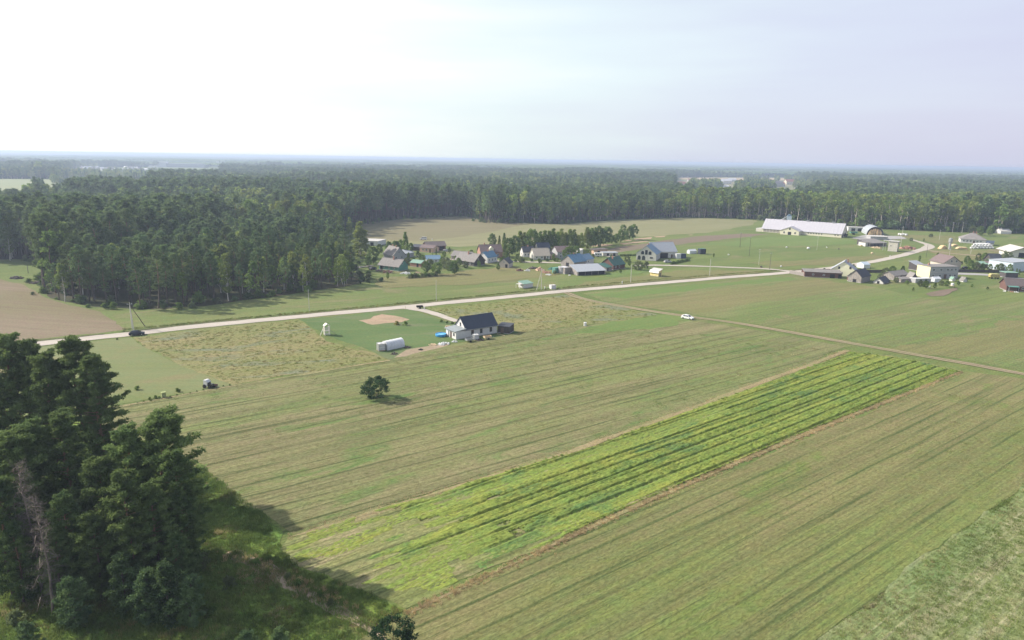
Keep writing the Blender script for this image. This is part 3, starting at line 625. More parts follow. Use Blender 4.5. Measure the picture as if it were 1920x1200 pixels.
def forest_points():
    P = []
    def band(y0, y1, sp, s):
        r = np.random.default_rng(s); xm = .80 * y1 + 60
        gx = np.arange(-xm, xm, sp); gy = np.arange(y0, y1, sp); X, Y = np.meshgrid(gx, gy); X = X.ravel() + r.uniform(-.46, .46, X.size) * sp; Y = Y.ravel() + r.uniform(-.46, .46, Y.size) * sp
        ok = (np.abs(X) < .80 * Y + 60) & (Y > y0) & (Y < y1)
        return X[ok], Y[ok]
    for y0, y1, sp, s in ((230, 820, 5.6, 1), (820, 1500, 6.8, 2), (1500, 2900, 9.0, 3)):
        x, y = band(y0, y1, sp, s); P.append(np.stack([x, y], 1))
    P = np.concatenate(P); x, y = P[:, 0], P[:, 1]
    # ragged edge: test a jittered position against the outline
    jx = x + (vnoise(x / 14, y / 14, 5) - .5) * 9; jy = y + (vnoise(x / 11, y / 13, 6) - .5) * 12
    ok = inpoly(jx, jy, FOREST)
    for c in CLEAR: ok &= ~inpoly(jx, jy, c)
    st = stand(x, y, 170, 21)
    glade = (vnoise(x / 260, y / 120, 8) > .80) & (y > 800)
    small = (vnoise(x / 17, y / 17, 9) > .86)
    ok &= ~glade & ~small
    return x[ok], y[ok], st[ok]
fx, fy, fst = forest_points()
n_ = len(fx); rr = np.random.default_rng(33)
kind = np.zeros(n_, int)                                    # 0 pine 1 broadleaf 2 spruce 3 aspen
mixn = vnoise(fx / 60, fy / 60, 12) * .6 + vnoise(fx / 25, fy / 25, 13) * .4
kind[(mixn > .60)] = 1
kind[(fst > .62) & (rr.random(n_) < .65)] = 1
kind[(fst > .42) & (fst < .52) & (rr.random(n_) < .6)] = 2
kind[rr.random(n_) < .09] = 2
# the front of the left wood is pine with a few birches; the eastern belt is aspen and birch with pale stems
left = (fy < 420) & (fx < 40); kind[left] = np.where(rr.random(left.sum()) < np.where(fx[left] > -105, .45, .16), 1, 0)
east = (fx > 150) & (fy < 860); er = rr.random(n_); kind[east] = np.where(er[east] < .5, 3, np.where(er[east] < .8, 1, 0))
fareast = (fx > 430) & (fy < 640); kind[fareast] = np.where(er[fareast] < .8, 1, 2)
midb = (fx > -60) & (fx < 160) & (fy < 900); kind[midb] = np.where(er[midb] < .62, 0, np.where(er[midb] < .8, 1, 2))
hbase = np.array([22, 18, 18, 21.])[kind]
hgt = rr.uniform(.70, 1.16, n_) * (.80 + .38 * stand(fx, fy, 170, 77)) * np.where(fy < 420, 1.08, 1.0)
edge_small = rr.random(n_) < .07; hgt[edge_small] *= rr.uniform(.45, .7, edge_small.sum())
hgt *= np.where(fy > 430, 1.06, 1.0); hgt *= np.where((fy < 420) & (fx > -115) & (fx < 0), .84, 1.0); hgt *= np.where((fy < 420) & (fx > -82) & (fx < 0), .86, 1.0)
hgt[fareast] *= .85
dist = np.hypot(fx, fy)
vis = np.abs(fx) < .735 * fy + 22
take = np.zeros(n_, bool)
LAB = {0: ('pine_tree', 'pine tree', 'tall pine with a bare reddish trunk in the dense wood'),
       1: ('birch_tree', 'birch tree', 'leafy light green tree among the pines of the wood'),
       2: ('spruce_tree', 'spruce tree', 'dark pointed spruce standing inside the wood'),
       3: ('aspen_tree', 'aspen tree', 'tall slender tree with a pale bare stem in the belt behind the long white barn')}
SRC = {0: PINE_M, 1: BIRCH_M, 2: SPRUCE_M, 3: ASPEN_M}
ZONES = [(-1e9, -150, 0, 420, 'of the wood above the brown field'), (-150, -112, 0, 420, 'of the wood behind the braced pole'), (-112, -80, 0, 420, 'of the wood behind the plain slim pole'), (-80, 40, 0, 420, 'of the wood beside the village'),
         (-1e9, -150, 420, 1e9, 'of the rear forest at the far left'), (-150, 40, 420, 1e9, 'of the rear forest by the pasture'), (40, 200, 0, 1e9, 'of the forest beyond the pale pasture'), (200, 330, 0, 1e9, 'of the forest behind the long barn'), (330, 1e9, 0, 1e9, 'of the forest behind the hipped roof')]
KN = {0: ('pine_tree', 'pine tree', 'bare stemmed pine'), 1: ('birch_tree', 'birch tree', 'light leafy tree'), 2: ('spruce_tree', 'spruce tree', 'dark pointed spruce'), 3: ('aspen_tree', 'aspen tree', 'slim pale stemmed tree')}
SRC = {0: PINE_M, 1: BIRCH_M, 2: SPRUCE_M, 3: ASPEN_M}
FA = np.array(FRONT)
def edge_dist(x, y):
    a, b = FA[:-1], FA[1:]; d = b - a; t = np.clip(((x - a[:, 0]) * d[:, 0] + (y - a[:, 1]) * d[:, 1]) / (d ** 2).sum(1), 0, 1)
    return np.hypot(a[:, 0] + t * d[:, 0] - x, a[:, 1] + t * d[:, 1] - y).min()
for k in (0, 1, 2, 3):
    lim = {0: 275, 1: 262, 2: 150, 3: 280}[k]
    c = np.where((kind == k) & vis & (dist < 1000))[0]; c = c[np.argsort(dist[c])][:lim]
    take[c] = True
    for i in c:
        nm, ct, lb = KN[k]; zn = next(q[4] for q in ZONES if q[0] <= fx[i] < q[1] and q[2] <= fy[i] < q[3])
        size = 'short' if hgt[i] < .75 else ('tall' if hgt[i] > 1.02 else 'medium')
        where = 'at the edge' if edge_dist(fx[i], fy[i]) < 11 else 'deep inside'
        ms = SRC[k][i % len(SRC[k])]
        if k == 1 and i % 3 == 0: ms = BROAD_M[i % 5]
        put_tree(ms, nm, '%s %s %s %s' % (size, lb, where, zn), ct, (fx[i], fy[i], 0), hgt[i], group='%s %ss %s %s' % (size, ct, where, zn))
rest = np.where(~take)[0]
var = {0: (0, 4), 1: (4, 4), 2: (8, 2), 3: (10, 2)}
idx = np.array([var[kind[i]][0] + (i * 7 % var[kind[i]][1]) for i in rest])
wide = rr.uniform(.9, 1.25, len(rest)) * np.where(fy[rest] > 820, 1.15, 1) * np.where(fy[rest] > 1500, 1.3, 1)
make_scatter('forest', np.stack([fx[rest], fy[rest], 0 * rest], 1), np.stack([hgt[rest] * wide, hgt[rest] * wide, hgt[rest]], 1),
             np.stack([0 * rest, 0 * rest, rr.uniform(0, 6.28, len(rest))], 1), idx, F_MESH, label='mixed pine and birch forest spreading to the horizon')

# beyond three kilometres the canopy is one closed rough surface
def canopy(seed, m):
    r = np.random.default_rng(seed); n = 25; g = np.linspace(-53, 53, n); X, Y = np.meshgrid(g, g)
    X = X + r.uniform(-1.6, 1.6, X.shape); Y = Y + r.uniform(-1.6, 1.6, Y.shape)
    Z = 15 + r.uniform(-3.5, 3.5, X.shape) + 2.5 * vnoise((X + 60) / 25, (Y + 60) / 25, seed)
    v = np.stack([X.ravel(), Y.ravel(), Z.ravel()], 1); q = [(i * n + j, i * n + j + 1, (i + 1) * n + j + 1, (i + 1) * n + j) for i in range(n - 1) for j in range(n - 1)]
    me = fast_mesh('canopy_%d' % seed, v, quads=q); me.materials.append(m); return me
CAN = [canopy(i, m) for i, m in enumerate([L_PINE, L_PINE, L_SPRUCE, L_PINE, L_BROAD])]
Y0 = 2880
px_, py_ = [], []
for y in np.arange(Y0, 15000, 100):
    xs = np.arange(-(.8 * y + 150), .8 * y + 150, 100); px_.append(xs); py_.append(np.full(len(xs), y))
px_ = np.concatenate(px_); py_ = np.concatenate(py_)
gl = (vnoise(px_ / 900, py_ / 260, 51) > .83) & (py_ < 9000)
for c in CLEAR: gl |= inpoly(px_, py_, c)
px_, py_ = px_[~gl], py_[~gl]; n2 = len(px_)
hz = .75 + .55 * stand(px_, py_, 420, 61) ; bi = np.where(stand(px_, py_, 420, 62) > .8, 4, rr.integers(0, 4, n2))
make_scatter('distant_forest', np.stack([px_, py_, 0 * px_], 1), np.stack([np.ones(n2), np.ones(n2), hz], 1), np.stack([0 * px_, 0 * px_, rr.integers(0, 4, n2) * math.pi / 2], 1), bi, CAN, label='closed forest canopy near the horizon')

bx, by = [], []
for y in np.arange(15200, 62000, 700):
    xs = np.arange(-(.8 * y + 900), .8 * y + 900, 700); bx.append(xs); by.append(np.full(len(xs), y))
bx = np.concatenate(bx); by = np.concatenate(by); n4 = len(bx)
make_scatter('horizon_forest', np.stack([bx, by, 0 * bx], 1), np.stack([7.0 + 0 * bx, 7.0 + 0 * bx, .9 + .7 * vnoise(bx / 2500, by / 3500, 91)], 1), np.stack([0 * bx, 0 * bx, rr.integers(0, 4, n4) * math.pi / 2], 1), rr.integers(0, 4, n4), CAN, label='forest canopy at the horizon')

# bushes along the foot of the wood
BUSH = [grow_bush(600 + i, 2.2, 1.5) for i in range(4)]
BUSH_M = [tree_meshes('bush_%02d' % i, p, M_BARK, L_BROAD) for i, p in enumerate(BUSH)]
BUSHG_M = [tree_meshes('grey_bush_%02d' % i, p, M_BARK, L_GREY) for i, p in enumerate(BUSH)]
BUSHY_M = [tree_meshes('yellow_bush_%02d' % i, p, M_BARK, L_YELLOW) for i, p in enumerate(BUSH)]
BJ = [joined('bush_j%d' % i, p, M_BARK, (L_BROAD, L_GREY, L_BROAD, L_PINE2)[i]) for i, p in enumerate(BUSH)]
FL = np.array(FRONT); ept = []
seg = np.linalg.norm(np.diff(FL, axis=0), axis=1)
for i in range(2, len(FL) - 1):
    for k in range(int(seg[i] / 3.0)):
        t = rr.random(); p = FL[i] * (1 - t) + FL[i + 1] * t + rr.normal(0, 3.0, 2) + (0, 2.5); ept.append(p)
ept = np.array(ept); ne = len(ept); sc = rr.uniform(.5, 1.7, ne) * np.where(ept[:, 0] > 230, rr.uniform(1.0, 3.0, ne), 1.0)
make_scatter('undergrowth', np.c_[ept, np.zeros(ne)], np.stack([sc, sc, sc * rr.uniform(.7, 1.3, ne)], 1), np.stack([0 * sc, 0 * sc, rr.uniform(0, 6.28, ne)], 1), rr.integers(0, 4, ne), BJ, label='bushes along the foot of the forest edge')

# ---------------------------------------------------------------- the tall trees standing close on the left
NEAR = [grow_pine(700, 25, .16, 5.6, nb=95, cl=7, per=56, leaf=.38, crad=.66, k=8, dead=8),
        grow_pine(701, 25, .20, 5.2, nb=88, cl=7, per=56, leaf=.38, crad=.66, k=8, dead=10),
        grow_pine(702, 20, .07, 5.1, nb=92, cl=8, per=56, leaf=.38, crad=.70, k=8, dead=4),
        grow_pine(703, 20, .08, 4.4, nb=84, cl=6, per=54, leaf=.36, crad=.62, k=8, dead=8)]
NEAR_M = [tree_meshes('near_pine_%d' % i, p, M_PBARK, L_NEAR) for i, p in enumerate(NEAR)]
YOUNG = [grow_pine(720 + i, 7, .05, 2.1, nb=44, cl=4, per=48, leaf=.26, crad=.42, k=6, dead=0) for i in range(2)]
YOUNG_M = [tree_meshes('young_pine_%d' % i, p, M_PBARK, L_PINE2) for i, p in enumerate(YOUNG)]
def top_at(px, py, h): g = G(px, py, h); return (g.x, g.y, 0)
for px, py, h, k, bh, lb in [
    (131, 634, 26, 0, 25, 'tallest pine of the near group, its pointed top just below the gravel road'),
    (176, 668, 24, 1, 25, 'pine leaning against the right flank of the tallest near pine'),
    (48, 640, 25, 1, 25, 'broad pine between the tallest pine and the left picture edge'),
    (8, 628, 26, 0, 25, 'pine cut by the left picture edge, in front of the brown field'),
    (84, 664, 24, 3, 20, 'slim pine squeezed between the two tallest pines on the left'),
    (-60, 640, 26, 1, 25, 'pine mostly outside the left picture edge'),
    (240, 800, 20, 3, 20, 'pine on the left shoulder of the wide pine beside the field'),
    (293, 772, 21.5, 2, 20, 'widest near pine, standing alone beside the mown field with its shadow on the grass'),
    (322, 848, 18, 3, 20, 'lower pine on the right shoulder of the wide pine'),
    (110, 776, 20.5, 3, 20, 'pale green pine in front of the tallest pines'),
    (58, 790, 20, 3, 20, 'lighter pine left of the pale green pine'),
    (10, 812, 20, 2, 20, 'dark pine at the left picture edge below the broad pine'),
    (178, 858, 17, 2, 20, 'dark pine filling the gap under the tallest near pine'),
    (285, 905, 15, 3, 20, 'short pine in the shade under the widest pine'),
    (120, 925, 14, 3, 20, 'short pine behind the dead grey tree'),
    (-10, 900, 16, 3, 20, 'pine at the left picture edge beside the dead tree'),
    (222, 885, 17, 3, 20, 'dark pine standing between the pale green pine and the widest pine'),
    (335, 925, 13, 3, 20, 'short dark pine under the right side of the widest pine'),
    (170, 960, 12, 2, 20, 'low shaded pine in the middle of the near group'),
    (240, 985, 10, 3, 20, 'low shaded pine above the blue-green young pines'),
    (98, 990, 10.5, 3, 20, 'low pine just right of the second dead tree'),
    (20, 980, 11, 3, 20, 'low pine at the left edge behind the dead trees'),
    (325, 1000, 9, 3, 20, 'lowest shaded pine at the foot of the widest pine')]:
    put_tree(NEAR_M[k], 'pine_tree', lb, 'pine tree', top_at(px, py, h), h / bh, rz=random.uniform(0, 6.28), group='near pines')
for px, py, h, k, lb in [
    (222, 1040, 8.0, 0, 'small pine rising behind the blue-green young pines'), (262, 1072, 7.0, 1, 'blue-green young pine, left one of the clump in the shade'), (303, 1058, 8.2, 0, 'tallest blue-green young pine in the shade under the wide pine'),
    (348, 1085, 6.5, 1, 'young pine at the right end of the shaded clump'), (128, 1078, 7, 1, 'yellow-green young pine behind the dead tree'),
    (456, 1180, 4.5, 1, 'young pine whose top just enters the bottom edge, left one'), (520, 1178, 4.5, 0, 'young pine whose top just enters the bottom edge, next to the shadow'),
    (160, 648, 2.4, 1, 'tiny spruce-like pine on the lawn below the road'), (52, 1165, 4.5, 1, 'bright young pine at the bottom left corner'), (765, 1182, 3.0, 1, 'low shoot beside the round bushy tree')]:
    put_tree(YOUNG_M[k], 'young_pine', lb, 'young pine', top_at(px, py, h), h / 7.0, group='young pines')
# the dead, bare tree
def dead_tree(seed, h):
    rng = np.random.default_rng(seed); W = Wood(); zz = np.linspace(0, h, 8); c = np.stack([.3 * np.sin(zz * .25), .2 * np.cos(zz * .2), zz], 1)
    W.tube(c, np.interp(zz, [0, h], [.2, .03]), 7); tips = []
    for i in range(52):
        t = rng.uniform(.18, .98); z = h * t; az = rng.uniform(0, 6.28); L = (1 - t * .75) * 3.3 * rng.uniform(.4, 1.1); a = np.array([np.interp(z, zz, c[:, 0]), np.interp(z, zz, c[:, 1]), z])
        b = a + (math.cos(az) * L * .5, math.sin(az) * L * .5, .12 * L); e_ = a + (math.cos(az + .3) * L, math.sin(az + .3) * L, -.25 * L)
        W.tube([a, b, e_], [.06, .035, .01], 3)
        for j in range(5):
            u = rng.uniform(.3, 1); s_ = a + (e_ - a) * u; d = rng.normal(0, .7, 3); W.tube([s_, s_ + d], [.018, .005], 3); tips.append(s_ + d * .6)
    return W, leaf_tris(tips, [(.5, .5, .35)] * len(tips), 9, .28, rng, aspect=.06)
DEAD_M = tree_meshes('dead_tree', dead_tree(5, 18), M_GREYWOOD, L_BROWN)
for px, py, h, lb in ((38, 868, 18, 'dead grey leafless tree in front of the near pines'), (66, 930, 16, 'second dead bare tree, a little lower, touching the first')):
    put_tree(DEAD_M, 'dead_tree', lb, 'dead tree', top_at(px, py, h), h / 18, group='dead trees', parts=('trunk', 'twigs'))
# the lone tree in the field
LONE = tree_meshes('lone_tree', grow_broad(811, 4.9, .14, 3.9, nc=76, per=60, leaf=.26, crad=.68, k=7, limbs=6, shape=.8), M_BARK, foliage('lone_needles', (0.04, 0.085, 0.04, 1), (0.065, 0.115, 0.05, 1), None, .25))
g_ = top_at(735, 1150, 5.0); put_tree(LONE, 'round_bush', 'round bushy tree beside the dirt track at the bottom edge', 'tree', g_, .78, rz=2.0)
put_tree(LONE, 'lone_tree', 'single round tree standing alone in the middle of the mown field', 'tree', G(706, 747), 1.0, rz=.5)

# ---------------------------------------------------------------- grass, crop and weeds as real tufts
def tuft(seed, n, r, h, wdt, spread=.6):
    rng = np.random.default_rng(seed); v = []
    for i in range(n):
        a = rng.uniform(0, 6.28); q = r * math.sqrt(rng.random()); b = np.array((math.cos(a) * q, math.sin(a) * q, 0)); t = rng.uniform(0, 6.28)
        hh = h * rng.uniform(.5, 1.1); ln = np.array((math.cos(t), math.sin(t), 0)); wv = np.array((-math.sin(t), math.cos(t), 0)) * wdt
        v += [b - wv, b + wv, b + ln * hh * spread * rng.uniform(.2, 1) + (0, 0, hh)]
    return np.array(v)
def tufts(name, mats_, seed, n, r, h, wdt, spread=.6):
    o = []
    for k, m in enumerate(mats_):
        me = tri_mesh('%s_%d' % (name, k), tuft(seed + k, n, r, h, wdt, spread)); me.materials.append(m); o.append(me)
    return o
def grassm(name, c, v=.25): return foliage(name, tuple(x * (1 - v) for x in c[:3]) + (1,), tuple(x * (1 + v) for x in c[:3]) + (1,), None, .35, scale=.15, rnd=0)
gm_g = grassm('grass_green', (0.18, 0.235, 0.068)); gm_d = grassm('grass_dark', (0.15, 0.22, 0.062)); gm_o = grassm('grass_olive', (0.24, 0.215, 0.085))
gm_t = grassm('grass_dry', (0.50, 0.41, 0.24)); gm_c = grassm('crop_leaf', (0.255, 0.335, 0.075), .12); gm_c2 = grassm('crop_leaf_dark', (0.21, 0.30, 0.065), .15); gm_w = grassm('weed_pale', (0.33, 0.31, 0.15)); gm_r = grassm('grass_rust', (0.50, 0.37, 0.20))

def fill(name, poly, dens, srcs, wts, scale=(.7, 1.3), seed=0, ps=(22, 3.2), maxd=260, ang=38, row=None, hs=1.0, label=None, keep=None, world=False, thin=True, zf=None):
    rng = np.random.default_rng(900 + seed); P = np.array(poly if world else gp(poly)); x0, y0 = P.min(0); x1, y1 = P.max(0)
    x0 = max(x0, -250); y0 = max(y0, 55); x1 = min(x1, 260); y1 = min(y1, maxd)
    n = int((x1 - x0) * (y1 - y0) * dens); x = rng.uniform(x0, x1, n); y = rng.uniform(y0, y1, n)
    d = np.hypot(x, y); ok = inpoly(x, y, P) & (np.abs(x) < .76 * y + 8) & (d < maxd)
    if thin: ok &= rng.random(n) < np.clip((110 / d) ** 1.6, .08, 1)
    x, y = x[ok], y[ok]; a = R(ang); v_ = -x * math.sin(a) + y * math.cos(a); u_ = x * math.cos(a) + y * math.sin(a)
    if row:
        per, jit = row; vr = np.round(v_ / per) * per + rng.normal(0, jit, len(v_)); x = u_ * math.cos(a) - vr * math.sin(a); y = u_ * math.sin(a) + vr * math.cos(a); v_ = vr
    if keep is not None:
        k_ = keep(u_, v_, rng); x, y, u_, v_ = x[k_], y[k_], u_[k_], v_[k_]
    n = len(x); s = rng.uniform(*scale, n); far = 1 + np.clip((np.hypot(x, y) - 110) / 150, 0, 1.0) if thin else 1.0
    s = s * far
    w_ = np.array(wts, float); w_ /= w_.sum(); pn = vnoise(u_ / ps[0] + 50, v_ / ps[1] + 50, seed + 3); q = np.clip(pn * .75 + rng.random(n) * .35 - .05, 0, .999)
    idx = np.searchsorted(np.cumsum(w_), q); idx = np.clip(idx, 0, len(srcs) - 1)
    make_scatter(name, np.stack([x, y, 0 * x + .01 if zf is None else zf(u_, v_) + .03], 1), np.stack([s, s, s * hs * rng.uniform(.7, 1.2, n)], 1), np.stack([0 * x, 0 * x, rng.uniform(0, 6.28, n)], 1), idx, srcs, label=label)
    return n
T1 = tufts('low_tuft', [gm_d, gm_g, gm_o, gm_t], 1, 16, .45, .17, .035)
T2 = tufts('crop_tuft', [gm_c2, gm_c, gm_c], 21, 34, .36, .48, .055, .8)
T3 = tufts('tall_tuft', [gm_d, gm_g, gm_o, gm_w, gm_t], 41, 22, .4, .42, .035, .7)
T4 = tufts('dry_tuft', [gm_t, gm_r, gm_t], 61, 26, .35, .62, .03, .6)
gm_h = grassm('cut_hay', (.62, .55, .38), .15)
T5 = tufts('hay_tuft', [gm_h, gm_w], 81, 22, .55, .12, .035, 3.0)
CROP = [(540, 1012), (562, 999), (1110, 837), (1500, 695), (1600, 660), (1700, 673), (1800, 697), (1500, 814), (1180, 950), (1000, 1032), (800, 1118), (700, 1104), (565, 1060), (528, 1030)]
CA = R(38.4)
def crop_h(u, v):
    """height of the leaf canopy: beds three metres wide with wheelings between, rows inside the beds, thin spots"""
    bw = v + .12 * np.sin(u / 17) + .05 * np.sin(u / 4.1)
    ph = np.abs((bw + 1.45) % 2.9 - 1.45); gap = np.clip((ph - .10) / .26, 0, 1)
    mid = np.clip((np.abs(bw % 2.9 - 1.45 - .25) - .03) / .2, 0, 1) * .4 + .6
    row = .82 + .18 * np.cos(bw * 2 * np.pi / .48)
    fine_ = vnoise(u / .55, bw / .3, 75) * .5 + vnoise(u / 1.7, bw / .6, 76) * .5
    st_ = vnoise(u / 45 + 9, bw / 2.9, 77); weak = np.clip((vnoise(u / 38, bw / 1.5, 78) - .22) / .25, .25, 1)
    end = np.clip((u - 40) / 34 + (vnoise(u / 5, bw / 2.2, 79) - .42) * 1.8, .12, 1)
    edge = np.clip((vnoise(u / 30, bw / 1.2, 80) - .1) / .5, .1, 1) * (bw < 64.8) + (bw >= 64.8)
    return .46 * gap * mid * row * (.45 + .65 * fine_) * (.72 + .4 * st_) * weak * end
cg = np.array([(x * math.cos(CA) + y * math.sin(CA), -x * math.sin(CA) + y * math.cos(CA)) for x, y in gp(CROP)])
us = np.arange(cg[:, 0].min(), cg[:, 0].max(), .34); vs_ = np.arange(cg[:, 1].min(), cg[:, 1].max(), .155)
U, V = np.meshgrid(us, vs_); Uj = U + RNG.uniform(-.1, .1, U.shape); Vj = V + RNG.uniform(-.04, .04, V.shape)
ins = inpoly(Uj.ravel() + (vnoise(Uj.ravel() / 2, Vj.ravel() / 2, 82) - .5) * .8, Vj.ravel() + (vnoise(Uj.ravel() / 3, Vj.ravel() / 2, 83) - .5) * .5, cg).reshape(U.shape)
vlow = np.interp(Uj.ravel(), [41, 65, 105, 211], [V.min() + .2, V.min() + .2, V.min() + .1, V.min()])
fade = (Uj.ravel() - 40) / 26 + (vnoise(Uj.ravel() / 4, Vj.ravel() / 1.3, 84) - .45) * 2.4
marg = (Vj.ravel() - vlow - 1.4) / 1.6 + (vnoise(Uj.ravel() / 9, Vj.ravel() / .8, 85) - .45) * 2.6 + np.clip((Uj.ravel() - 95) / 30, 0, 3)
ins &= ((fade > 0) & (marg > 0)).reshape(U.shape)
Hh = crop_h(Uj.ravel(), Vj.ravel()).reshape(U.shape) + RNG.uniform(-.06, .06, U.shape); mk = ins.astype(float); tp = mk.copy()
for dv_ in (-4, -3, -2, -1, 1, 2, 3, 4): tp = tp + np.roll(mk, dv_, 0) * 1.0 + np.roll(mk, dv_, 1) * .5
tp = np.clip((tp / 13 - .55) / .45, 0, 1) * mk; Hh = Hh * tp
cv_ = np.stack([(Uj * math.cos(CA) - Vj * math.sin(CA)).ravel(), (Uj * math.sin(CA) + Vj * math.cos(CA)).ravel(), Hh.ravel() + .045], 1)
ii, jj = np.meshgrid(np.arange(len(vs_) - 1), np.arange(len(us) - 1), indexing='ij'); okq = (ins[:-1, :-1] & ins[1:, 1:] & ins[:-1, 1:] & ins[1:, :-1])
a0 = (ii * len(us) + jj)[okq]; cq = np.stack([a0, a0 + 1, a0 + 1 + len(us), a0 + len(us)], 1)
m_canopy = field('crop_canopy', (0.178, 0.240, 0.052, 1), (0.240, 0.268, 0.056, 1), (0.110, 0.170, 0.045, 1), ang=38.4, stripe=.6, fine=.42, patch=.10, dstr=.7, bump=.2, wob_=0.0, third=(.105, .180, .055, 1), pstretch=.06, seed=17)
tag(link('green_crop_rows', fast_mesh('green_crop_rows', cv_, quads=cq), m_canopy), 'low leafy green crop growing in rows', kind='stuff')
def crop_top(u, v): return crop_h(u, v) * .55
fill('crop_leaves', CROP, 3.6, T2, [.3, .35, .35], (.45, .8), 1, maxd=300, ang=38.4, hs=.6, ps=(70, 1.5), label='upright leaves of the green crop', keep=lambda u, v, rng: crop_h(u, v) > .20 + .1 * rng.random(len(u)), zf=crop_top)
fill('field_grass', [(120, 775), (437, 724), (731, 677), (975, 624), (1245, 592), (1585, 650), (1500, 690), (1110, 832), (550, 1003), (500, 965), (380, 870)], 1.3, T1, [.28, .34, .26, .12], (.6, 1.3), 2, maxd=230, ang=36.5, hs=.6, ps=(30, 1.6), label='short grass regrowing on the mown field')
fill('clover_grass', [(1812, 699), (2300, 720), (1925, 903), (1530, 1200), (1180, 1460), (500, 1460), (700, 1180), (775, 1150), (1005, 1042), (1185, 960)], 1.9, T1, [.2, .34, .34, .12], (.6, 1.2), 3, maxd=200, ang=37.5, hs=.6, ps=(30, 1.8), label='short grass regrowing on the cut field')
fill('hay_field_grass', [(1925, 907), (2700, 802), (2400, 1600), (1000, 1600), (1180, 1464), (1530, 1204)], 4.5, [T3[0], T3[1], T3[1], T3[3], T5[0], T5[1]], [.12, .36, .26, .1, .09, .07], (.6, 1.1), 4, maxd=170, ang=37.8, hs=.6, label='rough grass and cut hay in the near corner')
fill('weeds', [(250, 635), (560, 600), (612, 640), (729, 675), (600, 695), (437, 721), (272, 651)], 1.6, T3, [.12, .45, .27, .14, .02], (.4, .85), 5, maxd=260, ang=10, ps=(2.5, 2.5), hs=.55, label='knee high weeds on the unmown plot')
fill('meadow_weeds', [(800, 579), (1062, 555), (1180, 582), (1240, 592), (975, 623), (935, 610), (862, 602)], 1.3, T3, [.14, .46, .27, .12, .01], (.4, .85), 6, maxd=330, ang=30, ps=(3, 2.5), hs=.55, label='knee high weeds on the meadow beside the house')
fill('edge_grass', [(-300, 900), (250, 860), (380, 880), (500, 970), (525, 1030), (560, 1064), (690, 1112), (760, 1146), (700, 1180), (560, 1290), (480, 1480), (-300, 1480)], 6.0, T3, [.42, .38, .12, .04, .04], (.7, 1.35), 7, maxd=170, ang=38, ps=(4, 4), label='long green grass at the edge of the trees')
def along(name, line, width, n, srcs, seed, sc=(.7, 1.2), hs=1.0, label=None):
    C_ = smooth_line([G(*p) for p in line], 1.0); rng = np.random.default_rng(seed); d = np.gradient(C_, axis=0); d /= np.linalg.norm(d, axis=1)[:, None]
    i = rng.integers(0, len(C_), n); o_ = rng.normal(0, width / 2.6, n); p = C_[i] + np.stack([-d[i, 1], d[i, 0]], 1) * o_[:, None] + rng.uniform(-.5, .5, (n, 2)); s = rng.uniform(*sc, n)
    make_scatter(name, np.c_[p, np.zeros(n)], np.stack([s, s, s * hs], 1), np.stack([0 * s, 0 * s, rng.uniform(0, 6.28, n)], 1), rng.integers(0, len(srcs), n), srcs, label=label)
along('dry_grass', [(545, 1006), (800, 930), (1110, 833), (1500, 691), (1590, 657)], 2.0, 2600, T4, 1, (.35, .7), .5, 'dry tan grass along the upper edge of the crop')
along('dry_grass', [(1800, 697), (1500, 819), (1180, 956), (1000, 1040), (850, 1110), (770, 1150)], 1.0, 3000, T4, 2, (.35, .8), .8, 'dry rust coloured grass along the lower edge of the crop')
along('verge_grass', [(235, 618), (400, 602), (560, 587), (765, 568), (900, 555), (1060, 539), (1200, 527), (1340, 516), (1470, 506)], 1.5, 1900, [T3[0], T3[1], T3[2]], 3, (.6, 1.2), .9, 'rank dark grass in the roadside ditch')
along('hay_wisps', HAY[0][0], .9, 3600, [T5[0], T5[0], T5[1]], 4, (.35, .8), 1.4, 'loose pale hay on the windrow')
for k in (1, 2, 3): along('hay_wisps', HAY[k][0], .6, 1100, [T5[0], T5[0], T5[1]], 4 + k, (.35, .75), 1.4, 'loose pale hay on the windrow')
along('track_weeds', [(440, 1040), (520, 1078), (600, 1112), (660, 1140)], 2.2, 240, [T4[1], T3[0], T3[2]], 9, (.6, 1.2), 1.0, 'brown weeds beside the sandy track')
# floor litter: low bushes under the near trees
ub = []
for px, py, s in ((60, 1120, 1.0), (20, 1060, 1.2), (110, 1150, .8), (180, 1120, .9), (30, 1170, .8), (150, 1060, 1.2), (360, 1000, 1.1), (380, 1060, .9), (330, 1130, 1.0), (215, 1000, 1.5), (260, 985, 1.4), (90, 1010, 1.5), (390, 1150, .7), (430, 1100, .7), (480, 1060, .45), (505, 1050, .4), (540, 1085, .4), (560, 1100, .45), (600, 1120, .4), (620, 1135, .45), (510, 1110, .35), (570, 1150, .35)):
    g = G(px, py); ub.append((g.x, g.y, s))
ub = np.array(ub)
make_scatter('low_bushes', np.c_[ub[:, :2], 0 * ub[:, 0]], np.stack([ub[:, 2]] * 3, 1), np.stack([0 * ub[:, 0], 0 * ub[:, 0], ub[:, 0]], 1), np.arange(len(ub)) % 3, BJ[:3], label='low bushes and scrub under the near pines')
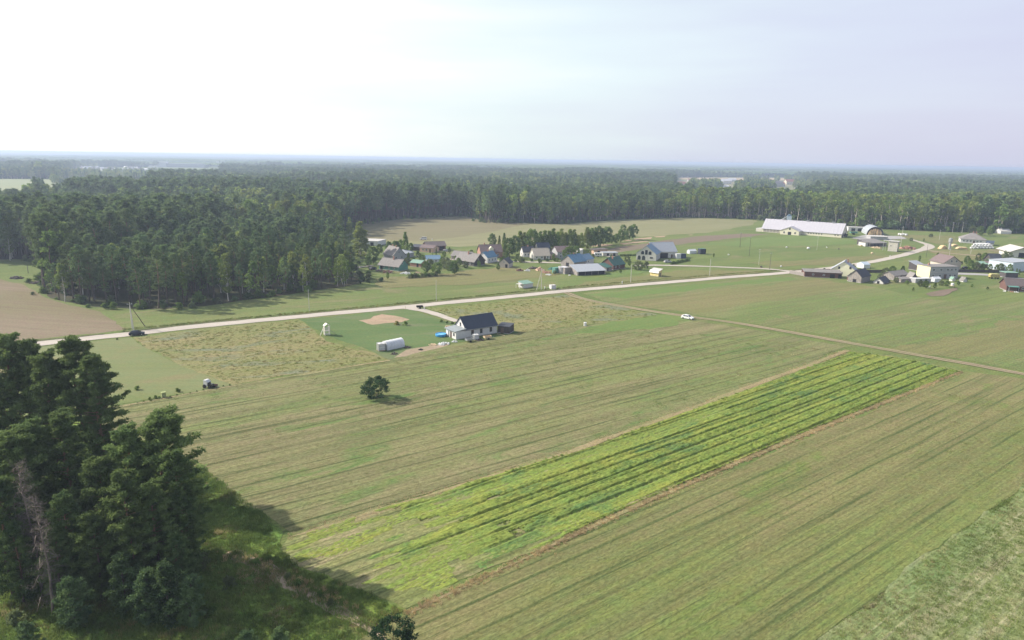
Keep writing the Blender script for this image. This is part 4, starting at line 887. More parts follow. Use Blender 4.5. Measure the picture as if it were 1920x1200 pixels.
# ---------------------------------------------------------------- building materials
def M(name, c, **k): return mat(name, c, **k)
W_WHITE = M('white_plaster', (.62, .61, .60, 1), rough=.8, var=.04, stain=(.55, .53, .5, 1))
W_CREAM = M('cream_plaster', (.68, .64, .50, 1), rough=.8, var=.04)
W_PALE = M('pale_plaster', (.62, .60, .55, 1), rough=.85, var=.06, stain=(.42, .40, .37, 1))
W_BEIGE = M('beige_brick', (.50, .45, .39, 1), rough=.9, var=.12, scale=4)
W_GREY = M('grey_brick', (.36, .36, .37, 1), rough=.9, var=.12, scale=3)
W_CONC = M('concrete_block', (.52, .49, .43, 1), rough=.9, var=.12, stain=(.32, .3, .27, 1))
W_RED = M('red_brown_boards', (.135, .07, .058, 1), rough=.8, var=.2, wave=(0, .25), bump=.01)
W_SALMON = M('salmon_plaster', (.62, .42, .31, 1), rough=.8, var=.08)
W_BRICK = M('red_brick', (.36, .20, .15, 1), rough=.9, var=.2, scale=4)
W_BOARD = M('weathered_boards', (.30, .27, .25, 1), rough=.9, var=.25, wave=(0, .3), bump=.015, stain=(.18, .16, .15, 1))
W_DARK = M('dark_boards', (.07, .06, .06, 1), rough=.8, var=.2, wave=(0, .25), bump=.01)
W_BLUE = M('blue_grey_panels', (.52, .60, .68, 1), rough=.5, var=.05)
W_YEL = M('yellow_boards', (.72, .60, .26, 1), rough=.8, var=.1, wave=(0, .3), bump=.01)
W_GREEN = M('green_sheet', (.10, .26, .21, 1), rough=.6, var=.1)
R_NAVY = M('dark_navy_metal_roof', (.028, .040, .066, 1), rough=.38, var=.12, wave=(0, .35), bump=.03, spec=.6)
R_GREY = M('grey_slate_roof', (.225, .21, .20, 1), rough=.85, var=.16, wave=(0, .3), bump=.03, stain=(.2, .18, .16, 1))
R_LGREY = M('light_grey_metal_roof', (.36, .385, .42, 1), rough=.55, var=.06, wave=(0, .4), bump=.03, stain=(.4, .38, .36, 1))
R_WHITE = M('pale_fibre_roof', (.44, .43, .475, 1), rough=.7, var=.06, wave=(0, .6), bump=.04, stain=(.56, .53, .54, 1))
R_BLUE = M('blue_metal_roof', (.10, .22, .33, 1), rough=.4, var=.1, wave=(0, .35), bump=.03)
R_SKY = M('faded_blue_roof', (.16, .26, .36, 1), rough=.5, var=.1, wave=(0, .35), bump=.03)
R_GREEN = M('dark_green_roof', (.045, .14, .11, 1), rough=.5, var=.12, wave=(0, .35), bump=.03)
R_TEAL = M('pale_green_roof', (.20, .33, .26, 1), rough=.6, var=.08, wave=(0, .35), bump=.03)
R_BROWN = M('brown_metal_roof', (.13, .105, .10, 1), rough=.55, var=.12, wave=(0, .35), bump=.03)
R_PURP = M('red_brown_roof', (.165, .12, .115, 1), rough=.6, var=.12, wave=(0, .35), bump=.03)
R_TAR = M('tar_paper_roof', (.055, .06, .075, 1), rough=.7, var=.2)
R_CONC = M('concrete_slab', (.50, .48, .46, 1), rough=.85, var=.1, stain=(.45, .43, .4, 1))
FR = M('window_frame_white', (.75, .75, .74, 1), rough=.5, var=.03); FRD = M('window_frame_dark', (.06, .05, .05, 1), rough=.5, var=.05)
GLASS = M('window_glass', (.035, .045, .06, 1), rough=.08, var=.1, spec=.8)
DOORM = M('door_wood', (.13, .09, .07, 1), rough=.6, var=.1); DARKIN = M('dark_opening_paint', (.02, .02, .025, 1), rough=.9, var=.1)  # near-black slabs: dark doors, and painted-in shade where doorways stand open
PLINTH = M('concrete_plinth', (.34, .33, .31, 1), rough=.9, var=.1)
METAL = M('galvanised_steel', (.42, .43, .44, 1), rough=.45, var=.08, metal=.6); POLE = M('concrete_pole', (.52, .50, .46, 1), rough=.85, var=.08)
WOODP = M('tarred_wood_pole', (.11, .09, .08, 1), rough=.9, var=.15)
PLAST = M('white_plastic', (.64, .64, .64, 1), rough=.45, var=.04); RUBBER = M('rubber', (.02, .02, .02, 1), rough=.8, var=.1)
LOGE = M('cut_log', (.72, .54, .33, 1), rough=.9, var=.25); WOODN = M('new_wood', (.55, .43, .28, 1), rough=.8, var=.15)

WC = {}
def window(parent, side, u, z, w_, h_, L, D, frame=FR, pane=GLASS, nm='window', arch=False):
    key = (round(w_, 2), round(h_, 2), frame.name, arch)
    if key not in WC:
        a = MB(); t = .09
        a.box(-w_ / 2, -w_ / 2 + t, -.05, .06, 0, h_).box(w_ / 2 - t, w_ / 2, -.05, .06, 0, h_).box(-w_ / 2 + t, w_ / 2 - t, -.05, .06, 0, t).box(-w_ / 2 + t, w_ / 2 - t, -.05, .06, h_ - t, h_)
        if w_ > .9: a.box(-.035, .035, -.045, .055, t, h_ - t)
        b = MB()
        if arch:
            n = 10; poly = [(-w_ / 2, 0)] + [(w_ / 2 * -math.cos(math.pi * i / n), h_ * .55 + h_ * .45 * math.sin(math.pi * i / n)) for i in range(n + 1)] + [(w_ / 2, 0)]
            a = MB(); a.prism(poly, 0, 'y', -.035, .05); inn = [(p * .88, .1 + q * .9) for p, q in poly]; b.prism(inn, 0, 'y', -.05, -.036)
        else: b.box(-w_ / 2 + t, w_ / 2 - t, -.02, .03, t, h_ - t)
        WC[key] = (a.mesh('window_frame'), b.mesh('window_pane'))
        WC[key][0].materials.append(frame); WC[key][1].materials.append(pane)
    o = link(nm, WC[key][0], None, parent); p = link('pane', WC[key][1], None, o)
    o.location, o.rotation_euler = {'f': ((u, 0, z), (0, 0, 0)), 'r': ((L, u, z), (0, 0, R(90))), 'b': ((u, D, z), (0, 0, R(180))), 'l': ((0, u, z), (0, 0, R(-90)))}[side]
    return o

def opening(parent, side, u, w_, h_, L, D, m=DARKIN, nm='door', z=0.0):
    a = MB(); a.box(-w_ / 2, w_ / 2, -.04, .04, z + .02, z + h_); o = a.build(nm, m, parent)
    o.location, o.rotation_euler = {'f': ((u, 0, 0), (0, 0, 0)), 'r': ((L, u, 0), (0, 0, R(90))), 'b': ((u, D, 0), (0, 0, R(180))), 'l': ((0, u, 0), (0, 0, R(-90)))}[side]
    if w_ < 1.6 and m is not DARKIN:
        hb_ = MB(); hb_.box(w_ / 2 - .18, w_ / 2 - .08, -.09, -.04, z + 1.0, z + 1.05); hb_.build('handle', METAL, o)
    return o

def pxdir(C, B):
    a, b = G(*C), G(*B); d = b - a; return a, math.atan2(d.y, d.x), d.length

def house(name, label, cat, C, B, D, wall, rise, ridge='x', wm=W_WHITE, rm=R_GREY, ov=.35, wins=(), doors=(), chim=None, roof='gable', L=None, rz=None, group=None, at_=None, plinth=True):
    if at_ is None: org, ang, LL = pxdir(C, B)
    else: org, ang, LL = Vector(at_), 0, L
    if rz is not None: ang = rz
    L = L or LL; t = thing(name, label, cat, (org.x, org.y, 0), ang, group)
    th = .12; w_ = MB()
    if plinth: pb = MB(); pb.box(-.03, L + .03, -.03, D + .03, -.1, .25); pb.build('plinth', PLINTH, t)
    if roof == 'gable':
        if ridge == 'x': w_.prism([(0, .0), (D, .0), (D, wall), (D / 2, wall + rise), (0, wall)], 0, 'x', 0, L)
        else: w_.prism([(0, .0), (L, .0), (L, wall), (L / 2, wall + rise), (0, wall)], 0, 'y', 0, D)
    elif roof == 'mono': w_.prism([(0, 0), (D, 0), (D, wall + rise), (0, wall)], 0, 'x', 0, L)
    elif roof == 'monor': w_.prism([(0, 0), (L, 0), (L, wall + rise), (0, wall)], 0, 'y', 0, D)
    else: w_.box(0, L, 0, D, 0, wall)
    w_.build('walls', wm, t)
    r_ = MB(); g = .03
    if roof == 'gable':
        half = (D if ridge == 'x' else L) / 2; ln = L if ridge == 'x' else D; sl = rise / half
        z0 = wall - ov * sl + g; z1 = wall + rise + g; ax = ridge
        A_ = [(-ov, z0), (half, z1), (half, z1 + th * 1.15), (-ov, z0 + th)]; B_ = [(2 * half + ov, z0), (2 * half + ov, z0 + th), (half + .001, z1 + th * 1.15), (half + .001, z1)]
        r_.prism(A_, 0, ax, -ov, ln + ov); r_.prism(B_, 0, ax, -ov, ln + ov)
        r_.build('roof', rm, t)
        rc = MB(); rc.prism([(half - .14, z1 + th * 1.1 - .03), (half, z1 + th * 1.15 + .06), (half + .14, z1 + th * 1.1 - .03)], 0, ax, -ov - .02, ln + ov + .02); rc.build('ridge_cap', rm, t)
    elif roof == 'hip':
        q = min(L, D) / 2; zt = wall + rise; a0, a1, b0, b1 = -ov, L + ov, -ov, D + ov
        if L >= D: rp = [(q, D / 2, zt), (L - q, D / 2, zt)]; fs = [(0, 1, 5, 4), (1, 2, 5), (2, 3, 4, 5), (3, 0, 4), (3, 2, 1, 0)]
        else: rp = [(L / 2, q, zt), (L / 2, D - q, zt)]; fs = [(0, 1, 4), (1, 2, 5, 4), (2, 3, 5), (3, 0, 4, 5), (3, 2, 1, 0)]
        r_.add([(a0, b0, wall), (a1, b0, wall), (a1, b1, wall), (a0, b1, wall)] + rp, fs); r_.build('roof', rm, t)
    elif roof == 'flat':
        r_.box(-ov, L + ov, -ov, D + ov, wall + .005, wall + .22); r_.build('roof', rm, t)
    elif roof == 'mono':
        sl = rise / D; r_.prism([(-ov, wall - ov * sl + g), (D + ov, wall + rise + ov * sl + g), (D + ov, wall + rise + ov * sl + g + th), (-ov, wall - ov * sl + g + th)], 0, 'x', -ov, L + ov); r_.build('roof', rm, t)
    elif roof == 'monor':
        sl = rise / L; r_.prism([(-ov, wall - ov * sl + g), (L + ov, wall + rise + ov * sl + g), (L + ov, wall + rise + ov * sl + g + th), (-ov, wall - ov * sl + g + th)], 0, 'y', -ov, D + ov); r_.build('roof', rm, t)
    for wd in wins:
        side, us, z, ww, wh = wd[:5]; kw = wd[5] if len(wd) > 5 else {}
        for u in us: window(t, side, u, z, ww, wh, L, D, **kw)
    for dd in doors:
        side, u, ww, wh = dd[:4]; opening(t, side, u, ww, wh, L, D, *(dd[4:]))
    if chim:
        for (cx, cy, cz) in ([chim] if isinstance(chim, tuple) else chim):
            c = MB(); c.box(cx - .3, cx + .3, cy - .3, cy + .3, wall, cz).box(cx - .36, cx + .36, cy - .36, cy + .36, cz, cz + .12); c.build('chimney', W_BRICK, t)
    t['L'] = L
    del t['L']
    return t, L

def box_thing(name, label, cat, px, sx, sy, sz, m, rz=R(38), group=None, bev=.04, lid=None, extra=None):
    g = G(*px); t = thing(name, label, cat, g, rz, group); b = MB(); b.prism([(-sx / 2 + bev, -sy / 2), (sx / 2 - bev, -sy / 2), (sx / 2, -sy / 2 + bev), (sx / 2, sy / 2 - bev), (sx / 2 - bev, sy / 2), (-sx / 2 + bev, sy / 2), (-sx / 2, sy / 2 - bev), (-sx / 2, -sy / 2 + bev)], 0, 'z', 0, sz)
    b.build('body', m, t)
    c = MB(); c.box(-sx / 2 - .04, sx / 2 + .04, -sy / 2 - .04, sy / 2 + .04, sz + .005, sz + .1); c.build('top', lid or m, t)
    return t

# ---------------------------------------------------------------- the white farmhouse in the middle
t, L = house('farmhouse', 'white plastered house with a steep dark navy roof at the end of the gravel driveway', 'house', (854.9, 637), (931.8, 624.8), 6.6, 2.8, 3.3, 'x', W_WHITE, R_NAVY, .4,
             wins=[], doors=())
# shift the tall part: it starts behind the flat annexe
for ch in t.children:
    if ch.name.split('.')[0] in ('walls', 'roof', 'ridge_cap', 'plinth'):
        for v in ch.data.vertices:
            v.co.x = 3.7 + v.co.x * (L - 3.7) / L
for u in (6.1, 9.4, 13.1): window(t, 'f', u, .85, .95, 1.95, L, 6.6, frame=FRD)
o_ = window(t, 'l', 3.3, 3.2, .8, 1.2, L, 6.6, frame=FRD); o_.location.x = 3.7
a = MB(); a.box(0, 3.69, .004, 6.0, 0, 2.5); a.build('annexe_walls', W_WHITE, t)
a = MB(); a.prism([(-.5, 2.52), (3.68, 2.98), (3.68, 3.12), (-.5, 2.66)], 0, 'y', -.35, 6.3); a.build('annexe_roof', M('annexe_grey_roof', (.25, .28, .29, 1), rough=.6, var=.1), t)
opening(t, 'l', 3.0, 1.1, 2.05, L, 6.6, DOORM, 'door')
window(t, 'l', 1.2, .9, .8, 1.0, L, 6.6, frame=FRD)
opening(t, 'l', 4.3, .5, 2.0, L, 6.6, FRD, 'door_frame')
a = MB()
pass
for z in (3.0,): a = MB(); a.box(3.4, L + .3, -.55, -.43, 2.58, 2.68)
a.build('gutter', METAL, t)
t2, _ = house('lean_to_shed', 'black boarded shed with a low flat roof against the right end of the white farmhouse', 'shed', (932.8, 624.5), (955, 626.8), 4.4, 2.35, .25, 'x', W_DARK, R_TAR, .1, roof='mono', doors=[('f', 1.6, 1.0, 1.9, DOORM)])
# things round the farmhouse
def ibc(px, lb):
    g = G(*px); t = thing('water_tank', lb, 'water tank', g, R(30), 'white plastic water tanks'); b = MB(); b.prism([(-.5, -.45), (-.45, -.5), (.45, -.5), (.5, -.45), (.5, .45), (.45, .5), (-.45, .5), (-.5, .45)], 0, 'z', .15, 1.15); b.lathe([(.18, 1.15), (.18, 1.22)], 10); b.build('tank', PLAST, t)
    c = MB()
    for x in (-.54, .5): c.box(x, x + .04, -.54, .54, .1, 1.18)
    for z in (.4, .8, 1.14):
        c.box(-.5, .5, -.545, -.515, z, z + .04).box(-.5, .5, .515, .545, z, z + .04)
    c.build('cage', METAL, t); d = MB()
    for y in (-.45, -.05, .35): d.box(-.55, .55, y, y + .12, 0, .1)
    d.build('pallet', WOODN, t); return t
ibc((892, 637), 'white plastic water tank standing on the grass in front of the farmhouse wall').scale = (1.5, 1.5, 1.5)
def trailer(px, lb, rz, m=WOODN):
    t = thing('trailer', lb, 'trailer', G(*px), rz); b = MB(); b.box(-1.2, 1.2, -.7, .7, .55, .65).box(-1.2, 1.2, -.7, -.64, .65, 1.1).box(-1.2, 1.2, .64, .7, .65, 1.1).box(-1.2, -1.14, -.64, .64, .65, 1.1).box(1.14, 1.2, -.64, .64, .65, 1.1); b.build('bed', m, t)
    for y in (-.82, .82):
        w_ = MB(); w_.bar((0, y - .09, .32), (0, y + .09, .32), .32, n=12); w_.build('wheel', RUBBER, t)
    d = MB(); d.bar((1.2, 0, .6), (2.4, 0, .5), .05); d.build('drawbar', METAL, t); return t
trailer((914, 636), 'pale wooden flat trailer with side boards on the grass below the farmhouse windows', R(30))
trailer((880, 641), 'low flat trailer beside the white water tank', R(34), METAL)
def heap(name, lb, cat, px, r, h, m, seed, group=None, n=26):
    rng = np.random.default_rng(seed); t = MB(); g = G(*px)
    for k in range(n):
        a_ = rng.uniform(0, 6.28); q = r * math.sqrt(rng.random()); s = rng.uniform(.12, .35) * max(.6, r / 1.6); z = max(0, h * (1 - q / r) * rng.uniform(.2, 1)); th_ = rng.uniform(0, 3.1); c_, s_ = math.cos(th_) * s, math.sin(th_) * s
        x, y = math.cos(a_) * q, math.sin(a_) * q; d = (c_ * .4, s_ * .4); e_ = (-s_, c_)
        t.add([(x - d[0] * 2.5 - e_[0], y - d[1] * 2.5 - e_[1], 0), (x + d[0] * 2.5 - e_[0], y + d[1] * 2.5 - e_[1], 0), (x + d[0] * 2.5 + e_[0], y + d[1] * 2.5 + e_[1], 0), (x - d[0] * 2.5 + e_[0], y - d[1] * 2.5 + e_[1], 0),
               (x - d[0] * 2 - e_[0] * .6, y - d[1] * 2 - e_[1] * .6, z + s), (x + d[0] * 2 - e_[0] * .6, y + d[1] * 2 - e_[1] * .6, z + s * .9), (x + d[0] * 2 + e_[0] * .6, y + d[1] * 2 + e_[1] * .6, z + s * 1.1), (x - d[0] * 2 + e_[0] * .6, y - d[1] * 2 + e_[1] * .6, z + s)],
              [(0, 3, 2, 1), (4, 5, 6, 7), (0, 1, 5, 4), (1, 2, 6, 5), (2, 3, 7, 6), (3, 0, 4, 7)])
    o = t.build(name, m); o.location = g; return tag(o, lb, cat, group)
BLUEP = M('blue_tarpaulin', (.05, .30, .62, 1), rough=.4, var=.1)
# blue round pool beside the house
t = thing('paddling_pool', 'blue inflatable paddling pool beside the annexe door of the farmhouse', 'pool', G(826.5, 630.5), 0)
b = MB(); b.lathe([(1.55, 0), (1.75, .45), (1.68, .9), (1.5, .88), (1.5, .55)], 20); b.build('pool_wall', BLUEP, t)
b = MB(); b.lathe([(1.49, .70), (1.49, .72)], 20); b.build('water', M('pool_water', (.10, .45, .72, 1), rough=.1, var=.05), t)
heap('board_heap', 'low heap of pale boards and sacks on the soil strip left of the farmhouse', 'heap', (832, 645.5), 1.7, .5, PLAST, 1)
heap('board_heap', 'thin scatter of pale boards at the left end of the soil strip', 'heap', (812, 647), 1.2, .2, WOODN, 2)
heap('sack_heap', 'small white sack heap at the front corner of the annexe', 'heap', (852, 641), .9, .5, PLAST, 3)
heap('brick_heap', 'low heap of dark odds and ends in front of the farmhouse', 'heap', (900, 638), 1.4, .4, WOODP, 4)
heap('rubble_heap', 'reddish building rubble behind the pool', 'heap', (842, 613), 1.2, .5, WOODN, 14)
tag(MB().box(-1.6, 1.6, -.12, .12, 0, .14).build('plank', WOODN), 'pale plank lying on the grass before the black shed', 'plank').location = G(939, 628)
bpy.data.objects['plank'].rotation_euler = (0, 0, R(-38))
# polytunnel with its hoops
g0, ang, Ln = pxdir((727, 657.5), (759, 650.5)); t = thing('polytunnel', 'white plastic polytunnel greenhouse on the lawn left of the farmhouse', 'greenhouse', g0, ang); n = 12
Wd = 3.4; poly = [(Wd / 2 - Wd / 2 * math.cos(math.pi * i / n), .35 + 2.15 * math.sin(math.pi * i / n) ** .8) for i in range(n + 1)]
FILM = M('polythene_film', (.66, .68, .70, 1), rough=.35, var=.1, scale=3, stain=(.44, .47, .5, 1))
b = MB()
for i in range(n):
    (y0, z0), (y1, z1) = poly[i], poly[i + 1]; b.add([(0, y0, z0), (Ln, y0, z0), (Ln, y1, z1), (0, y1, z1)], [(0, 1, 2, 3)])
b.add([(0, 0, 0), (Ln, 0, 0), (Ln, 0, .35), (0, 0, .35)], [(0, 1, 2, 3)]).add([(0, Wd, 0), (Ln, Wd, 0), (Ln, Wd, .35), (0, Wd, .35)], [(3, 2, 1, 0)])
b.build('film', FILM, t)
for x in (0, Ln):
    e_ = MB(); e_.add([(x, 0, 0), (x, Wd, 0)] + [(x, p, q) for p, q in poly[::-1]], [tuple(range(n + 3))]); e_.build('end_panel', FILM, t)
for k in range(6):
    h_ = MB(); x = Ln * k / 5
    for i in range(n): h_.bar((x, poly[i][0], poly[i][1] + .03), (x, poly[i + 1][0], poly[i + 1][1] + .03), .04, n=4)
    h_.build('hoop', PLAST, t)
d_ = MB(); d_.box(-.06, -.01, 1.25, 2.15, .05, 1.9); d_.build('door', FRD, t)
ibc((714.5, 657), 'white plastic water tank at the left end of the polytunnel').scale = (1.9, 1.9, 1.9)
heap('compost_heap', 'dark compost heap at the far end of the polytunnel', 'heap', (764, 652), 1.0, .7, WOODP, 5)
heap('compost_heap', 'dark heap of pots and scrap in front of the polytunnel', 'heap', (739, 664), 1.0, .8, WOODP, 6)
heap('soil_heap', 'small black soil heap on the dug strip', 'heap', (789, 656), .6, .3, RUBBER, 7)
# slatted play tower
t = thing('play_tower', 'pale wooden play tower with slatted sides, ladder and slide on the lawn', 'play tower', G(613, 628), R(28))
LW = M('pale_painted_wood', (.66, .63, .58, 1), rough=.8, var=.1)
for x in (-.75, .75):
    for y in (-.75, .75): MB().box(x - .07, x + .07, y - .07, y + .07, 0, 3.0).build('post', LW, t)
for k in range(7):
    z = .3 + k * .36
    for sx in (-.84, .82): MB().box(sx, sx + .03, -.8, .8, z, z + .22).build('slat', LW, t)
    if k not in (2,): MB().box(-.82, .82, -.85, -.82, z, z + .22).build('slat', LW, t)
MB().box(-.74, .74, -.74, .74, 1.5, 1.56).build('platform', LW, t)
MB().prism([(-.95, 3.0), (0, 3.7), (.95, 3.0), (.95, 3.08), (0, 3.8), (-.95, 3.08)], 0, 'y', -1, 1).build('roof', LW, t)
l_ = MB()
for y in (-.3, .3): l_.bar((-2.1, y, 0), (-.85, y, 2.7), .05)
for k in range(6): l_.bar((-2.1 + 1.25 * k / 6 + .1, -.3, 2.7 * k / 6 + .2), (-2.1 + 1.25 * k / 6 + .1, .3, 2.7 * k / 6 + .2), .04)
l_.build('ladder', LW, t)
MB().add([(.85, -.3, 1.5), (2.7, -.3, .15), (2.7, .3, .15), (.85, .3, 1.5), (.85, -.3, 1.58), (2.7, -.3, .23), (2.7, .3, .23), (.85, .3, 1.58)], [(0, 3, 2, 1), (4, 5, 6, 7), (0, 1, 5, 4), (1, 2, 6, 5), (2, 3, 7, 6), (3, 0, 4, 7)]).build('slide', WOODP, t)
for k, (px, py, ms, lb, s) in enumerate([(743.5, 609, BUSHY_M, 'yellow flowering bush on the house lawn near the bare soil', .62), (760.5, 610, BUSH_M, 'reddish dark bush right of the yellow bush on the house lawn', .68), (828, 604, BUSH_M, 'first of three low dark bushes along the driveway', .45), (838, 606, BUSH_M, 'middle one of three low dark bushes along the driveway', .42), (848, 607.5, BUSH_M, 'last of three low dark bushes, nearest the house wall', .4)]):
    put_tree(ms[k % 4], 'bush', lb, 'bush', G(px, py), s, parts=('stems', 'leaves'))

# ---------------------------------------------------------------- cars
def paint(nm, c): return mat(nm, c, rough=.25, var=.03, spec=.7)
CGL = mat('car_glass', (.02, .025, .03, 1), rough=.05, var=.05, spec=.9); CHR = mat('wheel_rim', (.5, .5, .52, 1), rough=.3, var=.05, metal=.8)
LMP = mat('headlight_glass', (.8, .8, .78, 1), rough=.1, var=.03); TLP = mat('tail_light', (.35, .02, .02, 1), rough=.2, var=.05)
def car(lb, px, rz, pm, kind='parked_car', cat='car', van=False, s=1.0):
    t = thing(kind, lb, cat, G(*px), rz); hw = .88
    low = [(-2.15, .32), (2.1, .32), (2.2, .55), (2.12, .78), (1.2, .95), (-1.9, 1.0), (-2.2, .85), (-2.22, .5)]
    if van: low = [(-2.3, .32), (2.25, .32), (2.35, .6), (2.2, 1.0), (1.5, 1.15), (-2.3, 1.15)]
    b = MB(); n = len(low)
    for k, (sc, y0) in enumerate([(1, 0)]):
        vs = [(x * .985, -hw, z) for x, z in low] + [(x, -hw + .1, z) for x, z in low] + [(x, hw - .1, z) for x, z in low] + [(x * .985, hw, z) for x, z in low]
        fs = [tuple(range(n)), tuple(range(4 * n - 1, 3 * n - 1, -1))]
        for q in range(3):
            fs += [(q * n + i, (q + 1) * n + i, (q + 1) * n + (i + 1) % n, q * n + (i + 1) % n) for i in range(n)]
        b.add(vs, fs)
    b.build('body', pm, t)
    up = [(-1.85, .98), (1.15, .93), (.35, 1.40), (-1.35, 1.44)]; hi = 1.44
    if van: up = [(-2.25, 1.14), (1.5, 1.12), (.95, 1.85), (-2.2, 1.9)]; hi = 1.88
    g_ = MB(); vs = [(x, -.80, z) for x, z in up[:2]] + [(x, -.62, z) for x, z in up[2:]] + [(x, .80, z) for x, z in up[:2]] + [(x, .62, z) for x, z in up[2:]]
    g_.add(vs, [(0, 1, 2, 3), (7, 6, 5, 4), (0, 4, 5, 1), (1, 5, 6, 2), (2, 6, 7, 3), (3, 7, 4, 0)]); g_.build('windows', CGL, t)
    r_ = MB(); x0, x1 = up[3][0], up[2][0]; r_.prism([(x0 - .05, hi - .02), (x1 + .05, hi - .05), (x1 - .05, hi + .04), (x0 + .1, hi + .05)], 0, 'y', -.64, .64); r_.build('roof', pm, t)
    p_ = MB()
    for sy in (-1, 1):
        for (xa, za, xb, zb) in ((up[0][0], up[0][1], up[3][0], up[3][1]), (up[1][0], up[1][1], up[2][0], up[2][1]), (-.35, .96, -.4, hi)):
            p_.bar((xa, sy * .81, za), (xb, sy * .64, zb), .045, n=4)
    p_.build('pillars', pm, t)
    for x in (-1.35, 1.35):
        for sy in (-1, 1):
            w_ = MB(); w_.bar((x, sy * .70, .33), (x, sy * .92, .33), .33, n=16); w = w_.build('wheel', RUBBER, t)
            MB().bar((x, sy * .90, .33), (x, sy * .935, .33), .2, n=10).build('rim', CHR, w)
    for sy in (-1, 1):
        MB().box(2.08, 2.22, sy * .66 - .16, sy * .66 + .16, .6, .74).build('headlight', LMP, t)
        MB().box(-2.27, -2.15, sy * .7 - .1, sy * .7 + .1, .68, .88).build('tail_light', TLP, t)
        MB().box(.85, 1.0, sy * .92 - .08, sy * .92 + .08, .98, 1.12).build('mirror', pm, t)
    t.scale = (s, s, s); return t
PB = paint('dark_blue_paint', (.012, .018, .05, 1)); PW = paint('white_paint', (.82, .82, .82, 1)); PSIL = paint('silver_paint', (.5, .51, .53, 1)); PK = paint('black_paint', (.015, .015, .018, 1)); PR = paint('red_paint', (.4, .03, .03, 1))
car('dark blue car driving on the gravel road beside the braced pole', (257, 628.5), R(24), PB)
car('white car standing on the dirt track between the fields', (1289, 598), R(-42), PW, van=False, s=1.0)
car('white van parked at the edge of the pale pasture behind the village', (794, 449.5), R(178), PW, 'parked_van', 'van', True)
car('dark car in the yard in front of the house with the arched windows', (1252, 492.5), R(15), PSIL)
car('pale blue car parked by the flat brown house at the back of the village', (837, 472), R(5), PSIL)
car('dark car parked beside the grey house of the western village', (699, 505.5), R(60), PK)
car('dark red car parked before the brown cabin at the right edge', (1893, 527), R(10), PR)
car('black car beside the two brown cabin gables in the eastern village', (1812, 504.5), R(0), PK)
# dark quad trailer and white marker at the mouth of the driveway
trailer((787, 578.5), 'small dark trailer parked where the driveway meets the gravel road', R(20), RUBBER)
tag(MB().lathe([(.16, 0), (.16, 1.3), (.1, 1.4)], 10).build('marker_post', PLAST), 'white marker post beside the small dark trailer at the driveway', 'post').location = G(795.5, 581.5)
tag(MB().lathe([(.08, 0), (.08, 1.0), (.05, 1.1)], 8).build('marker_post', WOODN), 'thin pale post at the mouth of the driveway', 'post').location = G(760, 579.5)
t = thing('well_ring', 'white concrete well ring standing alone in the mown field', 'well', G(1097, 611)); MB().lathe([(.5, 0), (.5, 1.1), (.46, 1.15)], 16).build('ring', PLAST, t); MB().lathe([(.56, 1.16), (.56, 1.24), (.1, 1.32)], 16).build('lid', PLAST, t)
# lawn tractor with white canopy and cart by the lawn edge
t = thing('garden_tractor', 'white hooded garden tractor at the corner of the mown lawn', 'tractor', G(391, 727), R(-20))
b = MB(); b.prism([(-.9, .5), (.2, .5), (.3, 1.5), (-.2, 2.0), (-.85, 2.0)], 0, 'y', -.65, .65); b.build('cab', PLAST, t)
MB().box(.22, 1.3, -.45, .45, .45, 1.1).build('bonnet', PK, t)
MB().box(.31, .34, -.5, .5, 1.12, 1.45).build('windscreen', CGL, t)
for x, r_ in ((-.5, .5), (.95, .34)):
    for sy in (-1, 1): MB().bar((x, sy * .62, r_), (x, sy * .85, r_), r_, n=14).build('wheel', RUBBER, t)
trailer((402, 725.5), 'small dark cart with red load hitched behind the garden tractor', R(-15), W_RED).scale = (.6, .6, .6)
box_thing('hive', 'greenish box hive at the near edge of the mown lawn', 'beehive', (307, 745), .9, .9, 1.2, M('hive_green', (.30, .34, .14, 1)))
box_thing('garden_box', 'white box on the lawn seen behind the tallest near pine', 'box', (119, 727), 1.6, 1.2, 1.3, PLAST)
box_thing('garden_box', 'lower of the two white boxes seen behind the tallest near pine', 'box', (121, 752), 1.5, 1.2, 1.2, PLAST)
for k, (px, py, s, lb) in enumerate([(291, 747, .35, 'dark low shrub on the lawn edge, left of the green hive'), (281, 749.5, .3, 'leftmost low shrub on the near lawn edge'), (299, 747.5, .28, 'tiny shrub touching the green hive'), (257, 731, .5, 'thin pale sapling on the mown lawn'), (333, 735, .45, 'thin yellow sapling on the lawn between hive and tractor'), (167, 644, .4, 'dark dwarf bush beside the gravel road behind the near pines'), (220, 637, .25, 'tiny dark bush at the road edge left of the dark blue car')]):
    put_tree(BUSH_M[k % 4], 'bush', lb, 'bush', G(px, py), s, parts=('stems', 'leaves'))
for k in range(16):
    g = G(245 + k * 12.4, 759 - k * 2.4 - (k % 3) * .5); s = .09 + .03 * (k % 4)
    put_tree(BUSH_M[k % 4], 'hedge_plant', 'tiny newly planted hedge seedling along the near edge of the mown lawn', 'seedling', g, s, group='hedge seedlings on the lawn edge', parts=('stems', 'leaves'))

